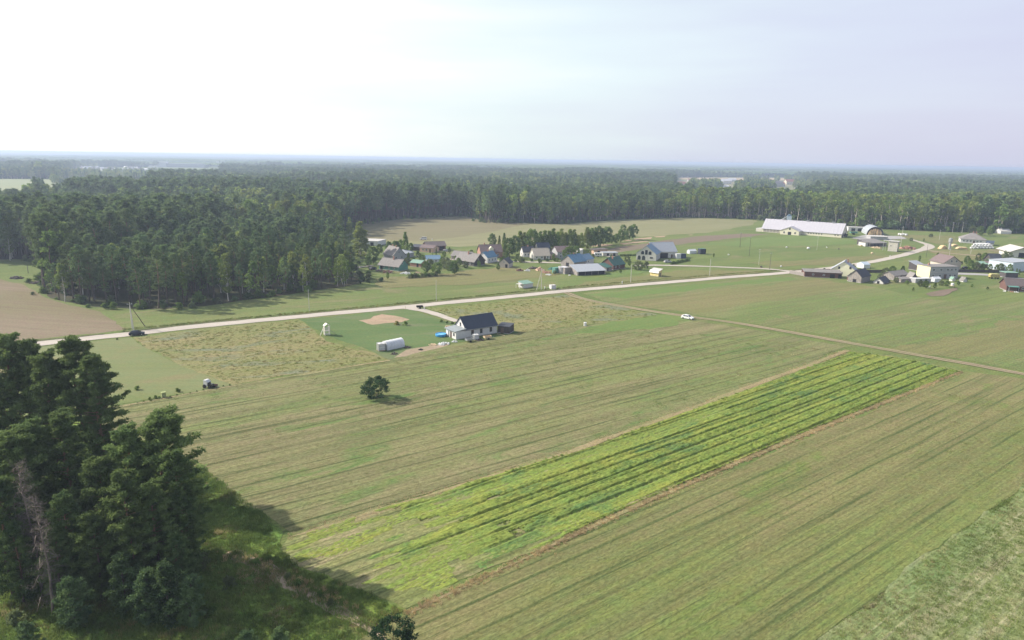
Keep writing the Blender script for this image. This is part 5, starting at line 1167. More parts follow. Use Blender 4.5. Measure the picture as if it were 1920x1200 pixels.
# ---------------------------------------------------------------- poles
def pole(lb, base, h, m=POLE, brace=None, arm=True, wires=0, group='power poles', r=.15):
    g = G(*base); t = thing('power_pole', lb, 'power pole', g, R(35), group)
    MB().lathe([(r, 0), (r * .6, h)], 10).build('shaft', m, t)
    if arm:
        MB().box(-.75, .75, -.05, .05, h - .5, h - .4).build('crossarm', METAL, t)
        for x in (-.65, 0, .65): MB().lathe([(.05, h - .4), (.07, h - .3), (.04, h - .18)], 8, (x, 0)).build('insulator', PLAST, t)
    if brace is not None:
        for q in brace:
            gb = G(*q); d = Matrix.Rotation(-R(35), 3, 'Z') @ (gb - g); MB().bar((0, 0, h * .93), (d.x, d.y, 0), r * .55, r * .9, n=8).build('brace', m if len(brace) < 2 or q is brace[0] else WOODP, t)
    return t
pole('pale concrete pole with two slanting struts behind the dark blue car', (248, 617), 8.6, brace=[(251, 618.5), (272, 612)])
pole('plain slim pole on the meadow in front of the dark wood', (580, 584), 8.2, arm=False, r=.11)
pole('plain pole on the meadow between wood and driveway mouth', (818, 564), 8.6, arm=False, r=.11)
pole('pale braced pole between the green roofed kiosk and the small white box', (1015, 543.5), 9.2, brace=[(1006, 543.5)])
pole('pole by the road below the barn with the weathered boards', (1182.5, 530), 8.5, arm=False)
pole('pole by the road right of the yellow shed', (1330.3, 517.5), 8.6, arm=False)
pole('pair of dark poles in the meadow before the long white barn, left pole', (1387.3, 463.8), 10, WOODP)
pole('dark pole in the meadow, right of its taller pair', (1404.5, 480.5), 12, WOODP, r=.12)
pole('pole with cross arm beside the pale side road', (1422.5, 497), 9, POLE, r=.1)
pole('pole at the fork of the pale side road', (1443, 505), 9, WOODP, r=.13)
pole('pole behind the concrete block tower', (1688, 466), 15, POLE, r=.14)
pole('pole on the rough ground near the forest edge', (1760.8, 450.5), 8, POLE, r=.1)
pole('pole in front of the pile of white bales', (1819.7, 476), 10, POLE, r=.1)
pole('dark pole at the bend of the gravel road', (1736.5, 482), 8, WOODP, r=.1)
pole('pole at the left edge of the concrete block tower', (1662.5, 468), 8, WOODP, r=.1)
pole('pole on the lane behind the two storey block', (1778, 492), 8, POLE, r=.1)
pole('slim pole standing in the meadow before the long white barn', (1531.5, 469), 9, POLE, r=.08)
pole('pole at the wood edge behind the house with the hipped roof', (1785.5, 436), 9, POLE, r=.12)
pole('second pole at the wood edge behind the hipped roof', (1803.5, 436.5), 9, POLE, r=.12)
tag(MB().lathe([(.14, 0), (.11, 3.5)], 8).build('old_post', WOODP), 'short dark post on the clearing at the far left edge of the wood', 'post').location = G(53, 512)
heap('root_heap', 'dark root heap on the clearing left of the wood', 'heap', (32, 522), 2.6, 1.6, WOODP, 8)
heap('root_heap', 'low brown heap at the edge of the brown field beside the wood', 'heap', (68, 531), 2.4, .8, WOODP, 9)
# ---------------------------------------------------------------- western village
H = house
H('flat_shed', 'long white flat roofed shed at the back left of the village', 'shed', (708.4, 461.5), (724, 457.5), 13, 2.9, 0, wm=W_WHITE, rm=R_CONC, roof='flat', ov=.15, doors=[('l', 4, 2.2, 2.2), ('l', 9, 1.2, 2.1, DOORM)])
H('village_house', 'large house with brown-grey roof and blue-grey gable at the left end of the village', 'house', (737, 489), (760, 487), 10.5, 3.0, 4.0, 'y', W_GREY, R_GREY, .5, wins=[('f', (2, 5.5), 1.0, 1.1, 1.2), ('f', (3.8,), 4.0, .9, 1.0), ('l', (2.5, 5, 8), 1.0, 1.1, 1.2)], chim=[(3.8, 3, 7.8), (4.2, 7.5, 7.8)])
H('side_shed', 'low grey roofed shed joined to the right of the large brown-grey house', 'shed', (760, 484), (776, 481.5), 6, 2.5, 1.2, 'x', W_GREY, R_LGREY, .3, roof='mono', doors=[('f', 2.5, 2.2, 2.0)])
H('workshop', 'long grey roofed house with green gable and clutter under its eaves, nearest the wood', 'house', (747.5, 509), (765, 505.5), 12.6, 2.5, 2.9, 'y', W_GREEN, R_GREY, .6, wins=[('f', (2.9,), 3.1, .9, 1.0), ('l', (3, 6, 9.5), .9, 1.0, 1.0)], doors=[('l', 11, 1.6, 2.1)], chim=(3.2, 5.5, 6.6))
H('salmon_house', 'low salmon coloured house with brown roof at the back of the village', 'house', (787.3, 472.3), (812, 474.2), 7, 2.7, 1.3, 'x', W_SALMON, R_PURP, .4, wins=[('f', (2.2, 4.5), .9, 1.1, 1.2)], doors=[('f', 7.0, 1.1, 2.1, DOORM)])
H('brown_barn', 'wide brown roofed barn behind the salmon coloured house', 'barn', (800, 470.5), (835.8, 469.5), 9, 3.0, 2.0, 'x', W_RED, R_BROWN, .5, doors=[('f', 9.5, 2.6, 2.4)])
H('dark_shed', 'blue-black low shed between the poplar and the salmon house', 'shed', (770, 470), (787, 471), 6, 2.4, .8, 'x', W_DARK, R_TAR, .3, roof='mono')
H('green_roof_shed', 'small shed with a pale green sheet roof in the village gardens', 'shed', (769.5, 499.5), (789, 501.5), 5.5, 2.1, 1.1, 'x', W_BRICK, R_TEAL, .35, doors=[('f', 4.5, 1.2, 1.9)])
H('blue_roof_shed', 'shed with a pale blue roof among the garden trees', 'shed', (800, 494.5), (825.6, 494), 6, 2.4, 1.6, 'x', W_WHITE, R_SKY, .35, doors=[('f', 2.0, 1.2, 1.9, DOORM)], wins=[('f', (5,), 1, .9, .9)])
H('hip_house', 'long house with a grey-brown roof and dark gable in the middle of the western village', 'house', (889, 499.7), (909, 496.5), 13.5, 2.5, 3.6, 'y', W_DARK, R_GREY, .5, wins=[('l', (3, 6, 10), .8, 1.0, 1.1), ('f', (3.2,), 3.2, .8, .9)], chim=(3.4, 7, 7.0))
H('old_barn', 'grey-brown roofed barn behind the long house with the dark gable', 'barn', (846, 486.5), (880, 489.5), 7, 2.3, 2.2, 'x', W_BOARD, R_GREY, .4, doors=[('f', 5, 2, 2)])
H('blue_roof_house', 'small white house with a bright blue roof', 'house', (914, 494), (932, 491), 6.5, 3.2, 2.6, 'x', W_WHITE, R_BLUE, .35, wins=[('f', (1.6, 4.2, 6.6), 1.0, .8, 1.3), ('l', (3.2,), 1.2, .9, 1.2)], chim=(4, 3.2, 6.5))
t, L = H('brick_house', 'red-brown roofed brick house with a dormer behind the small blue roofed house', 'house', (902, 484), (942, 483), 9, 3.4, 3.6, 'x', W_BRICK, R_PURP, .4, wins=[('f', (2, 5.5, 10), 1.0, 1.1, 1.3), ('r', (3, 6), 1.0, 1.0, 1.3)], chim=(3, 4.5, 8))
MB().prism([(L / 2 - 1.3, 3.6), (L / 2 + 1.3, 3.6), (L / 2 + 1.3, 5.2), (L / 2, 6.3), (L / 2 - 1.3, 5.2)], 0, 'y', .6, 3.6).build('dormer', W_CREAM, t)
H('small_house', 'small tan gabled house with a dark roof by the lane beside the blue roofed house', 'house', (953.8, 502.8), (961.5, 499.5), 5.2, 2.5, 2.2, 'x', W_BEIGE, R_TAR, .3, wins=[('l', (2.6,), 2.6, .7, .8)], doors=[('l', 1.3, 1.3, 1.9)])
H('white_cottage', 'white cottage with small dark roof before the tree row', 'house', (981, 482.5), (1001.7, 482), 6, 3.0, 2.8, 'x', W_WHITE, R_TAR, .3, wins=[('f', (1.3, 3.2, 5.8), .9, .9, 1.2), ('l', (3,), 1.2, 1, 1.2)], chim=(3.6, 3, 6.5))
t, L = H('beige_roof_house', 'house with a wide beige roof and low pale walls before the tree row', 'house', (1001.7, 487.5), (1031, 486.8), 8.5, 2.4, 3.6, 'x', W_PALE, M('beige_roof', (.42, .37, .30, 1), rough=.85, var=.1, wave=(0, .35), bump=.03), .35, wins=[('f', (1.5, 4.5, 8), .9, .9, 1.1)], doors=[('f', 6.3, 1, 2, DOORM)])
MB().prism([(1.0, 2.7), (3.4, 4.6), (3.4, 4.85), (1.0, 2.95)], 0, 'x', 2.0, 5.4).build('roof_panel', R_CONC, t)
H('dark_blue_roof_house', 'house with dark blue roof peeping over the beige roof', 'house', (1009, 478), (1031, 477.5), 7, 4.0, 2.8, 'x', W_WHITE, R_NAVY, .4)
H('terrace_house', 'grey walled house with a long purple-brown roof before the tree row', 'house', (1045, 486), (1070, 485.3), 9, 4.2, 2.6, 'x', W_GREY, R_PURP, .4, wins=[('f', (2, 5, 8), 1, 1.1, 1.3), ('f', (2, 5), 2.8, 1.0, 1.0)])
H('pink_annexe', 'narrow reddish lean-to between the beige roof and the purple-brown roof', 'shed', (1033.5, 486.5), (1041, 486), 5, 2.8, 1.0, 'x', W_SALMON, R_BROWN, .2, roof='mono', doors=[('f', 1, .9, 2, DOORM)])
H('red_cabin', 'low pinkish cabin with a flat brown roof beyond the dark round tree', 'cabin', (1113.4, 476.8), (1139, 475), 4.5, 2.6, 0, wm=W_SALMON, rm=R_BROWN, roof='flat', ov=.5, doors=[('f', 3.6, 1.8, 1.9)])
H('low_garage', 'long low grey garage roof behind the lane bend', 'garage', (1130.6, 480.3), (1158.5, 480), 5, 1.9, 0, wm=W_CONC, rm=R_LGREY, roof='flat', ov=.2, doors=[('f', 3, 1.4, 1.6), ('f', 7, 1.4, 1.6)])
H('white_shed', 'small white shed with a tilted roof behind the dark round tree', 'shed', (1083, 480), (1093, 479), 3, 2.4, 1.4, 'x', W_WHITE, R_CONC, .2, roof='monor')
def caravan(lb, px, rz):
    t = thing('caravan', lb, 'caravan', G(*px), rz); MB().prism([(-2.2, .45), (2.2, .45), (2.35, 1.2), (2.0, 2.4), (-2.0, 2.45), (-2.35, 1.3)], 0, 'y', -1.05, 1.05).build('body', PLAST, t)
    for x in (-1.3, 0, 1.3): MB().box(x - .4, x + .4, -1.09, -1.055, 1.3, 1.9).build('window', CGL, t)
    for y in (-.95, .95): MB().bar((0, y - .1, .33), (0, y + .1, .33), .33, n=12).build('wheel', RUBBER, t)
    MB().bar((2.3, 0, .5), (3.3, 0, .45), .05).build('drawbar', METAL, t)
caravan('white caravan parked on the grass before the pinkish cabin', (1121, 481.5), R(5))
H('blue_barn', 'long house with a blue metal roof behind the big grey barn', 'house', (1076, 501.3), (1098, 498), 9, 2.7, 3.3, 'x', W_BOARD, R_BLUE, .4, chim=(5, 4.6, 6.8), doors=[('l', 4.5, 2, 2)])
H('blue_barn', 'pale blue roofed wing to the right of the long blue roofed house', 'house', (1096, 496.5), (1113, 493.5), 7, 2.6, 2.4, 'x', W_WHITE, R_SKY, .3, wins=[('f', (1.5, 3.5), 1, .8, 1)])
t, L = H('grey_barn', 'big barn with a silver-grey roof and weathered board gable nearest the road', 'barn', (1083, 517), (1135, 514.3), 8.5, 2.0, 2.0, 'x', W_BOARD, R_LGREY, .45, roof='mono')
a_ = MB(); a_.box(.4, L - .5, -.05, .03, .05, 1.85); a_.build('dark_front_panel', DARKIN, t)  # near-black slab on a solid wall, painting the shade behind the posts
for k in range(20):
    MB().box(-.09, -.03, .1 + k * .42, .47 + k * .42, .02, 1.9 + k * .42 * .235).build('board', W_BOARD, t)
for k in range(5): MB().box(.4 + k * (L - 1) / 4, .6 + k * (L - 1) / 4, -.14, -.06, 0, 1.95).build('post', W_BOARD, t)
H('board_lean_to', 'weathered board lean-to between the round white tank and the big grey barn', 'shed', (1059, 514.2), (1070, 513), 5, 3.0, .3, 'x', W_BOARD, R_GREY, .1, roof='mono')
t = thing('silo_tank', 'round grey tank with a flat white top beside the weathered boards', 'tank', G(1055.5, 512), 0); MB().lathe([(2.4, 0), (2.4, 3.1)], 28).build('tank_wall', W_GREY, t); MB().lathe([(2.5, 3.11), (2.5, 3.22), (1.2, 3.35), (.1, 3.4)], 28).build('tank_top', PLAST, t)
for z in (.9, 1.9, 2.9): MB().lathe([(2.44, z), (2.44, z + .08)], 28).build('hoop', METAL, t)
box_thing('green_container', 'dark green-grey container left of the round white topped tank', 'container', (1043, 511.5), 3.6, 2.4, 2.6, W_GREEN)
H('green_roof_house', 'red board house with a dark green roof right of the big grey barn', 'house', (1150, 506.3), (1171.5, 503), 8.2, 2.5, 3.3, 'x', W_RED, R_GREEN, .4, wins=[('l', (2.2, 5.6), .9, .9, 1.1), ('f', (2, 5), .9, .9, 1.1)], chim=(3, 3.2, 6.6))
H('green_roof_shed', 'small shed with a dark green roof between the grey barn and the red house', 'shed', (1136.5, 509.3), (1147, 507.3), 4.5, 2.0, 1.4, 'x', W_BOARD, R_GREEN, .3, roof='mono', doors=[('f', 1.5, 1, 1.7)])
# the large house with arched windows
t, L = H('arched_window_house', 'large pale house with a blue roof and dark arched windows in its gable', 'house', (1192.8, 487.3), (1229.5, 489.8), 13, 4.0, 4.4, 'y', W_PALE, R_SKY, .5, wins=[('r', (2.5, 5.5, 8.5, 11), 1.2, 1.0, 1.5)], chim=(5.6, 5, 9.2))
c = L / 2; AK = dict(frame=FRD, arch=True)
for u, z, w_, h_, ar in ((c - 2.1, 3.4, 1.7, 2.0, True), (c, 3.4, 1.5, 2.6, False), (c + 2.1, 3.4, 1.7, 2.0, True), (1.6, .3, 1.8, 2.4, True), (4.2, .3, 1.9, 2.4, True)):
    window(t, 'f', u, z, w_, h_, L, 13, frame=FRD, arch=ar)
window(t, 'f', L - 2.6, 1.3, 1.7, .9, L, 13, frame=FRD)
H('grey_hall', 'long hall with a pale grey roof behind the house with arched windows', 'barn', (1226, 484.5), (1268, 483.5), 12, 4.0, 4.6, 'x', W_PALE, R_LGREY, .5, doors=[('f', 6.5, 5.0, 3.0), ('f', 11.5, 1.2, 2.1, DOORM)], wins=[('r', (4, 8), 1.2, 1.2, 1.2)])
box_thing('container', 'white metal container at the right end of the grey hall', 'container', (1270.5, 484.3), 3.0, 2.4, 2.7, PLAST, R(15))
box_thing('container', 'dark blue container next to the white metal container', 'container', (1279.5, 483.8), 3.4, 2.4, 2.5, M('navy_steel', (.03, .05, .10, 1), rough=.5), R(15))
box_thing('container', 'black shed box on the meadow right of the grey hall', 'container', (1315.5, 476), 4.0, 3.0, 3.2, M('black_sheet', (.025, .03, .045, 1)), R(20), lid=R_GREEN)
H('small_greenhouse', 'low pale greenhouse beside the black shed box on the meadow', 'greenhouse', (1293, 476), (1306, 475.5), 3, 1.6, .9, 'x', FILM, FILM, .1, plinth=False)
t, L = H('yellow_shed', 'small yellow shed with a white tilted roof on the grass by the road', 'shed', (1218.6, 516.8), (1234.3, 519.2), 3.0, 2.6, .9, 'x', W_YEL, R_CONC, .3, roof='mono', doors=[('r', 1.4, .9, 1.9)])
MB().add([(-.3, -.45, 1.75), (L + .3, -.45, 1.75), (L + .2, .1, 3.0), (-.2, .1, 3.0), (-.3, -.50, 1.8), (L + .3, -.50, 1.8), (L + .2, .05, 3.05), (-.2, .05, 3.05)], [(0, 1, 2, 3), (7, 6, 5, 4), (0, 4, 5, 1), (3, 2, 6, 7), (0, 3, 7, 4), (1, 5, 6, 2)]).build('awning', PLAST, t)
t, L = H('kiosk', 'small white kiosk with a pale green roof beside the gravel road', 'kiosk', (982.5, 541), (999, 538.8), 3.8, 1.9, .7, 'x', W_WHITE, R_TEAL, .25, roof='mono', wins=[('l', (1.9,), .8, 1.2, .7)])
MB().box(-2.2, -.06, .3, 3.0, 1.9, 2.0).build('canopy', R_CONC, t)
for y in (.4, 2.9): MB().box(-2.15, -2.05, y, y + .1, 0, 1.9).build('post', W_WHITE, t)
box_thing('transformer_box', 'small white box cabin beside the road, right of the braced pole', 'cabin', (1036, 541.5), 2.4, 2.0, 1.7, W_WHITE, R(30), lid=R_CONC)
for px, py, lb in ((1021.5, 542.5, 'white marker post between the braced pole and the white box cabin'), (1166.5, 532, 'white marker post at the road below the weathered barn'), (810.5, 450.5, 'pale post beside the white van on the pasture'), (1668.5, 482.5, 'white marker post on the road verge below the block tower')):
    tag(MB().lathe([(.22, 0), (.22, 1.2), (.1, 1.3)], 8).build('marker_post', PLAST), lb, 'post').location = G(px, py)
for k, (px, py, r_, h_, m, lb) in enumerate([(727, 510.5, 2.4, 1.2, W_BRICK, 'orange and grey clutter under the eaves of the house nearest the wood'), (712, 508, 2.0, .9, WOODP, 'dark clutter at the left corner of the house nearest the wood'), (760, 513, 2.2, .8, PLAST, 'scatter of pale scrap on the grass below the green gable'), (975, 507.5, 2.2, .7, W_RED, 'reddish board heap at the left of the yard by the lane'), (989, 508, 1.4, 1.4, PLAST, 'pale covered heap beside the reddish boards'), (1000, 503.5, 2.4, .9, WOODP, 'dark scrap heap behind the braced pole'), (1013, 507, 2.4, 1.6, W_SALMON, 'pinkish scrap heap behind the braced pole'), (1024, 511.5, 2.2, .9, W_BRICK, 'rust coloured scrap in the yard left of the tank'), (1034, 505, 1.8, 1.2, W_GREEN, 'green overgrown scrap left of the dark container'), (1029, 515.5, 1.5, .4, PLAST, 'few white pieces lying on the grass left of the weathered boards'), (783, 511.5, 1.4, .5, WOODN, 'small pale wood heap beside the garden hedge'), (1068, 516.5, .6, .5, PLAST, 'single white sack before the weathered boards')]):
    heap('scrap_heap', lb, 'heap', (px, py), r_, h_, m, 30 + k, n=34)

# ---------------------------------------------------------------- the farm on the right
t, L = H('long_barn', 'very long white barn with a huge pale roof in front of the forest belt', 'barn', (1428.4, 434.6), (1577, 445.8), 17, 3.0, 7.2, 'x', W_CREAM, R_WHITE, .5, plinth=False, doors=[('r', 4.5, 3.4, 3.0), ('r', 11.5, 3.4, 3.0)])
n_b = L / 148
a_ = MB(); a_.box(1.0, 14.5, -.05, .02, .3, 2.6); a_.build('dark_front_panel', W_BOARD, t)
for k in range(6): MB().box(1.0 + k * 2.6, 1.2 + k * 2.6, -.12, -.06, .1, 2.7).build('post', W_CREAM, t)
for k in range(12): window(t, 'f', L * .60 + k * 2.0, 1.3, .95, .8, L, 17, frame=FRD) if k < 6 or k > 9 else None
for k, u in enumerate((L * .24, L * .54, L * .86)):
    c_ = MB(); c_.box(u - 1.0, u + 1.0, 8.0, 9.0, 10.35, 11.0).box(u - 1.2, u + 1.2, 7.8, 9.2, 11.0, 11.15); c_.build('roof_vent', METAL, t)
for k in range(24): MB().prism([(-.58, 2.79 + .03), (8.45, 10.50 + .06), (8.45, 10.56 + .06), (-.58, 2.85 + .03)], 0, 'x', L * (k + .5) / 24 - .03, L * (k + .5) / 24 + .03).build('roof_seam', R_WHITE, t)
bo_, ba_, bl_ = pxdir((1428.4, 434.6), (1577, 445.8)); po_ = bo_ + Matrix.Rotation(ba_, 3, 'Z') @ Vector((bl_ * .285, -8.5, 0))
H('barn_porch', 'gabled white entrance wing standing out from the middle of the long white barn', 'barn wing', None, None, 8.4, 3.2, 3.0, 'y', W_CREAM, R_WHITE, .4, plinth=False, wins=[('f', (3, 11.5), 1.0, 1.1, 1.4, dict(frame=FRD)), ('f', (7.2,), 4.0, 1.2, 1.3, dict(frame=FRD))], doors=[('f', 7.2, 2.6, 2.4)], L=14.4, rz=ba_, at_=tuple(po_))
t = thing('feed_silo', 'blue-grey feed tower rising behind the roof of the long barn', 'silo', G(1477.5, 430), R(-20)); MB().box(-1.9, 1.9, -1.6, 1.6, 0, 11.5).build('tower', W_BLUE, t); MB().prism([(-2, 11.52), (2, 11.52), (0, 13)], 0, 'y', -1.7, 1.7).build('cap', R_SKY, t); MB().bar((-1.9, 0, 11), (-7, 0, 7.5), .25).build('chute', METAL, t)
H('silo_pit', 'low pale concrete silo walls left of the long white barn', 'silo', (1417, 433.5), (1428, 434.5), 22, 2.4, 0, wm=W_CONC, rm=R_CONC, roof='flat', ov=0, plinth=False)
H('silo_wall', 'long low white concrete store between the long barn and the arched hangar', 'store', (1590, 433), (1630, 434.5), 7, 3.2, 0, wm=W_WHITE, rm=R_CONC, roof='flat', ov=.1, plinth=False, doors=[('f', 4, 3, 2.4), ('f', 9, 3, 2.4)])
trailer((1600, 440), 'green farm trailer at the right gable of the long barn', R(-10), W_GREEN).scale = (2.2, 2.2, 2.2)
trailer((1583, 444), 'dark farm trailer in the shade of the long barn gable', R(30), RUBBER).scale = (2.0, 2.0, 2.0)
# arched hangar with logs
g0, ang, Wd = pxdir((1624.5, 440.2), (1657, 441.6)); t = thing('arched_hangar', 'round arched metal hangar open in front and filled with cut logs', 'hangar', g0, ang); D = 24; n = 18; hgt_ = 6.6
arc = [(Wd / 2 - Wd / 2 * math.cos(math.pi * i / n), hgt_ * math.sin(math.pi * i / n)) for i in range(n + 1)]
for k in range(8):
    s_ = MB()
    y0, y1 = D * k / 8, D * (k + 1) / 8 - .06
    for i in range(n):
        (x0, z0), (x1, z1) = arc[i], arc[i + 1]; q = 1.012
        s_.add([(x0, y0, z0), (x1, y0, z1), (x1, y1, z1), (x0, y1, z0)], [(0, 1, 2, 3)])
        xo0, zo0, xo1, zo1 = Wd / 2 + (x0 - Wd / 2) * q, z0 * q, Wd / 2 + (x1 - Wd / 2) * q, z1 * q
        s_.add([(xo0, y0, zo0), (xo1, y0, zo1), (xo1, y1, zo1), (xo0, y1, zo0)], [(3, 2, 1, 0)])
        s_.add([(x0, y0, z0), (x1, y0, z1), (xo1, y0, zo1), (xo0, y0, zo0)], [(3, 2, 1, 0)])
    s_.build('roof_sheet', R_LGREY, t)
b_ = MB(); b_.add([(0, D * .98, 0), (Wd, D * .98, 0)] + [(x, D * .98, z) for x, z in arc[::-1]], [tuple(range(n + 3))]); b_.build('back_wall', W_DARK, t)
st_ = thing('log_stack', 'big stack of pale cut logs inside the arched hangar', 'log stack', g0 + Matrix.Rotation(ang, 3, 'Z') @ Vector((Wd / 2, .2, 0)), ang)
lm = {}
for k in range(64):
    x = random.uniform(-Wd * .40, Wd * .36); zt = math.sqrt(max(.05, 1 - (x / (Wd * .45)) ** 2)) * hgt_ * .80 * random.uniform(.55, 1.0)
    if k % 8 not in lm:
        q = MB(); q.bar((0, 0, 0), (0, .35, 1.0), .02 * 10 * .9, .18, n=7); lm[k % 8] = q.mesh('log'); lm[k % 8].materials.append(LOGE)
    o = link('log', lm[k % 8], None, st_); o.location = (x, random.uniform(-.9, 1.2), 0); o.rotation_euler = (random.uniform(-.05, .12), random.uniform(-.12, .12), 0); o.scale = (1, 1, zt)
H('pallet_shed', 'low shed with dark openings and a grey roof beside the concrete block tower', 'shed', (1631, 462.8), (1662, 462), 12, 2.4, 1.6, 'x', W_DARK, R_GREY, .3, doors=[('f', 4, 1.5, 1.8), ('f', 7, 1.5, 1.8)], roof='mono')
H('white_hut', 'white walled hut at the left end of the low shed with dark openings', 'shed', (1622, 462.3), (1632, 462), 6, 2.6, .4, 'x', W_WHITE, R_GREY, .2, roof='monor')
heap('wood_heap', 'pale sawn wood heap before the low dark shed', 'heap', (1643, 465), 3.2, 1.0, WOODN, 50)
heap('wood_heap', 'reddish brush heap right of the concrete block tower', 'heap', (1702, 466.5), 5.0, 1.6, W_BRICK, 51, n=50)
t, L = H('block_tower', 'square pale concrete block tower with an overhanging flat roof', 'tower', (1664, 470.8), (1681.5, 472.3), 4.6, 6.6, 0, wm=W_CONC, rm=R_CONC, roof='flat', ov=.55, wins=[('f', (1.6,), 3.4, .7, .5, dict(frame=FRD))], doors=[('r', 2, 1.2, 2.2)])
MB().box(-3.5, -.6, 1.2, 3.4, 6.62, 6.8).build('landing_slab', R_CONC, t)
for x, y in ((-3.4, 1.3), (-3.4, 3.2), (-1.8, 1.3)): MB().box(x, x + .15, y, y + .15, 0, 6.6).build('post', METAL, t)
H('slab_store', 'flat pale slab roof behind the concrete block tower', 'store', (1632, 449), (1664, 450), 10, 2.2, 0, wm=W_GREY, rm=R_CONC, roof='flat', ov=.3, plinth=False)
# water tower
t = thing('water_tower', 'slim grey metal water tower with a wider drum on top', 'water tower', G(1780, 467.5)); MB().lathe([(.75, 0), (.75, 4.6)], 16).build('shaft', W_GREY, t); MB().lathe([(.75, 4.6), (1.25, 5.0), (1.25, 7.2), (.6, 7.7), (.1, 7.8)], 20).build('drum', METAL, t)
for k in range(5): MB().lathe([(.80, .7 + k * .85), (.80, .8 + k * .85)], 16).build('band', PLINTH, t)
for k in range(3):
    a0 = k * 2.1 + .4; MB().bar((1.8 * math.cos(a0), 1.8 * math.sin(a0), 0), (1.1 * math.cos(a0), 1.1 * math.sin(a0), 5.0), .07).build('leg', METAL, t)
def log_pile(lb, px, L_, rows, rz):
    t = thing('log_pile', lb, 'log pile', G(*px), rz); q = MB(); q.bar((0, -1.3, 0), (0, 1.3, 0), .26, n=8); me = q.mesh('log'); me.materials.append(LOGE)
    for r_ in range(rows):
        for k in range(max(1, int(L_ / .52) - r_ * 2)):
            o = link('log', me, None, t); o.location = (-L_ / 2 + .52 * k + r_ * .5 + random.uniform(-.04, .04), random.uniform(-.2, .2), .26 + r_ * .45)
log_pile('tan log pile left of the slim water tower', (1768, 466.5), 6.5, 5, R(20)); log_pile('low tan log pile right of the slim water tower', (1804, 467), 7.5, 3, R(-5)); log_pile('tan log pile close behind the water tower', (1790, 461.5), 5, 3, R(10))
H('hip_roof_house', 'broad white building with a grey hipped roof near the forest edge', 'house', (1800.4, 455.2), (1848, 458), 15, 3.0, 4.4, wm=W_WHITE, rm=R_GREY, roof='hip', ov=.7, wins=[('f', (2, 4.2, 6.4, 10.5, 12.7), 1.1, 1.2, 1.2)], doors=[('f', 8.4, 1.3, 2.2, DOORM)], chim=[(8, 7, 8.4), (10, 9, 8.2)])
H('low_store', 'dark roofed low wing on the right of the hipped roof', 'shed', (1848, 460), (1862, 461), 9, 1.8, .9, 'x', W_GREY, R_NAVY, .3, roof='mono')
bm_ = MB(); bm_.lathe([(.45, 0), (.66, .12), (.68, .6), (.62, 1.12), (.4, 1.22)], 12); bme = bm_.mesh('bale'); bme.materials.append(PLAST)
for p_ in bme.polygons: p_.use_smooth = True
k = 0
for row in range(3):
    for i in range(15 - row * 2):
        g = G(1821 + row * 2 + i * 2.9, 466.4 - (i % 2) * 1.0 - row * .3); o = link('silage_bale', bme); o.location = (g.x, g.y + random.uniform(-.3, .3), row * 1.12); o.rotation_euler = (random.uniform(-.08, .08), 0, random.uniform(0, 3)); o.scale = (1.1, 1.1, 1.0)
        tag(o, 'white plastic wrapped bale in the long pile before the hipped roof', 'bale', 'white wrapped bales piled before the hipped roof'); k += 1
for i, (px, py) in enumerate(((1686, 441), (1690, 441.6), (1694, 441.2), (1699, 442))):
    o = link('silage_bale', bme); o.location = G(px, py); o.scale = (1.6, 1.6, 1.3); tag(o, 'white wrapped bale lying beside the arched hangar', 'bale', 'white bales beside the arched hangar')
H('far_store', 'pale round roofed store at the edge of the forest near the right picture edge', 'store', (1876, 438.5), (1896, 439), 9, 2.2, 1.6, 'x', W_WHITE, R_CONC, .2)
# eastern village
H('brown_shed', 'long low brown shed with a grey roof at the road junction', 'shed', (1508, 519), (1577.5, 522.5), 7, 2.6, .5, 'x', W_RED, R_GREY, .35, roof='mono', doors=[('f', 13, 2.2, 2.0), ('f', 16.5, 1.6, 2.0)], wins=[('f', (4, 9), 1, 1, .8)])
def plank_fence(lb, A, B, h, m, group=None, pw=.9):
    a, b = G(*A), G(*B); d = b - a; n = max(2, min(60, int(d.length / pw))); t = thing('board_fence', lb, 'fence', a, math.atan2(d.y, d.x), group); s = d.length / n
    q = MB(); q.box(.02, s - .03, -.02, .02, .08, h); me = q.mesh('fence_panel'); me.materials.append(m); q2 = MB(); q2.box(-.06, .06, .025, .14, 0, h + .08); m2 = q2.mesh('fence_post'); m2.materials.append(WOODP)
    for k in range(n): link('fence_panel', me, None, t).location = (k * s, 0, 0)
    for k in range(0, n + 1, 3): link('fence_post', m2, None, t).location = (k * s, 0, 0)
plank_fence('grey board fence left of the long low brown shed', (1480, 513), (1507, 518), 1.9, W_BOARD)
plank_fence('dark brown board fence behind the long low brown shed', (1503, 510.5), (1556, 511), 1.9, W_RED)
plank_fence('dark fence on the grass right of the cream gabled house', (1622, 511.5), (1659, 512.2), 1.7, W_DARK)
plank_fence('dark fence along the village street before the tree hedge', (1796, 510.8), (1888, 512), 1.6, W_DARK)
t, L = H('cream_house', 'bright cream house with a pale grey roof above the long brown shed', 'house', (1557, 516), (1603, 520), 9, 3.2, 4.2, 'y', M('bright_cream_plaster', (.82, .80, .58, 1), rough=.8, var=.03), R_LGREY, .4, wins=[('f', (3.6,), 3.6, .9, 1.2, dict(frame=FRD)), ('f', (8.8,), 3.9, 1.0, 1.3, dict(frame=FRD)), ('f', (2, 5, 9.5), .9, 1.0, 1.2, dict(frame=FRD))], chim=(7, 5, 8.3))
H('blue_greenhouse', 'small domed pale blue greenhouse behind the cream house', 'greenhouse', (1619, 503.5), (1631, 503), 5, 2.0, 1.2, 'x', FILM, W_BLUE, .1, plinth=False)
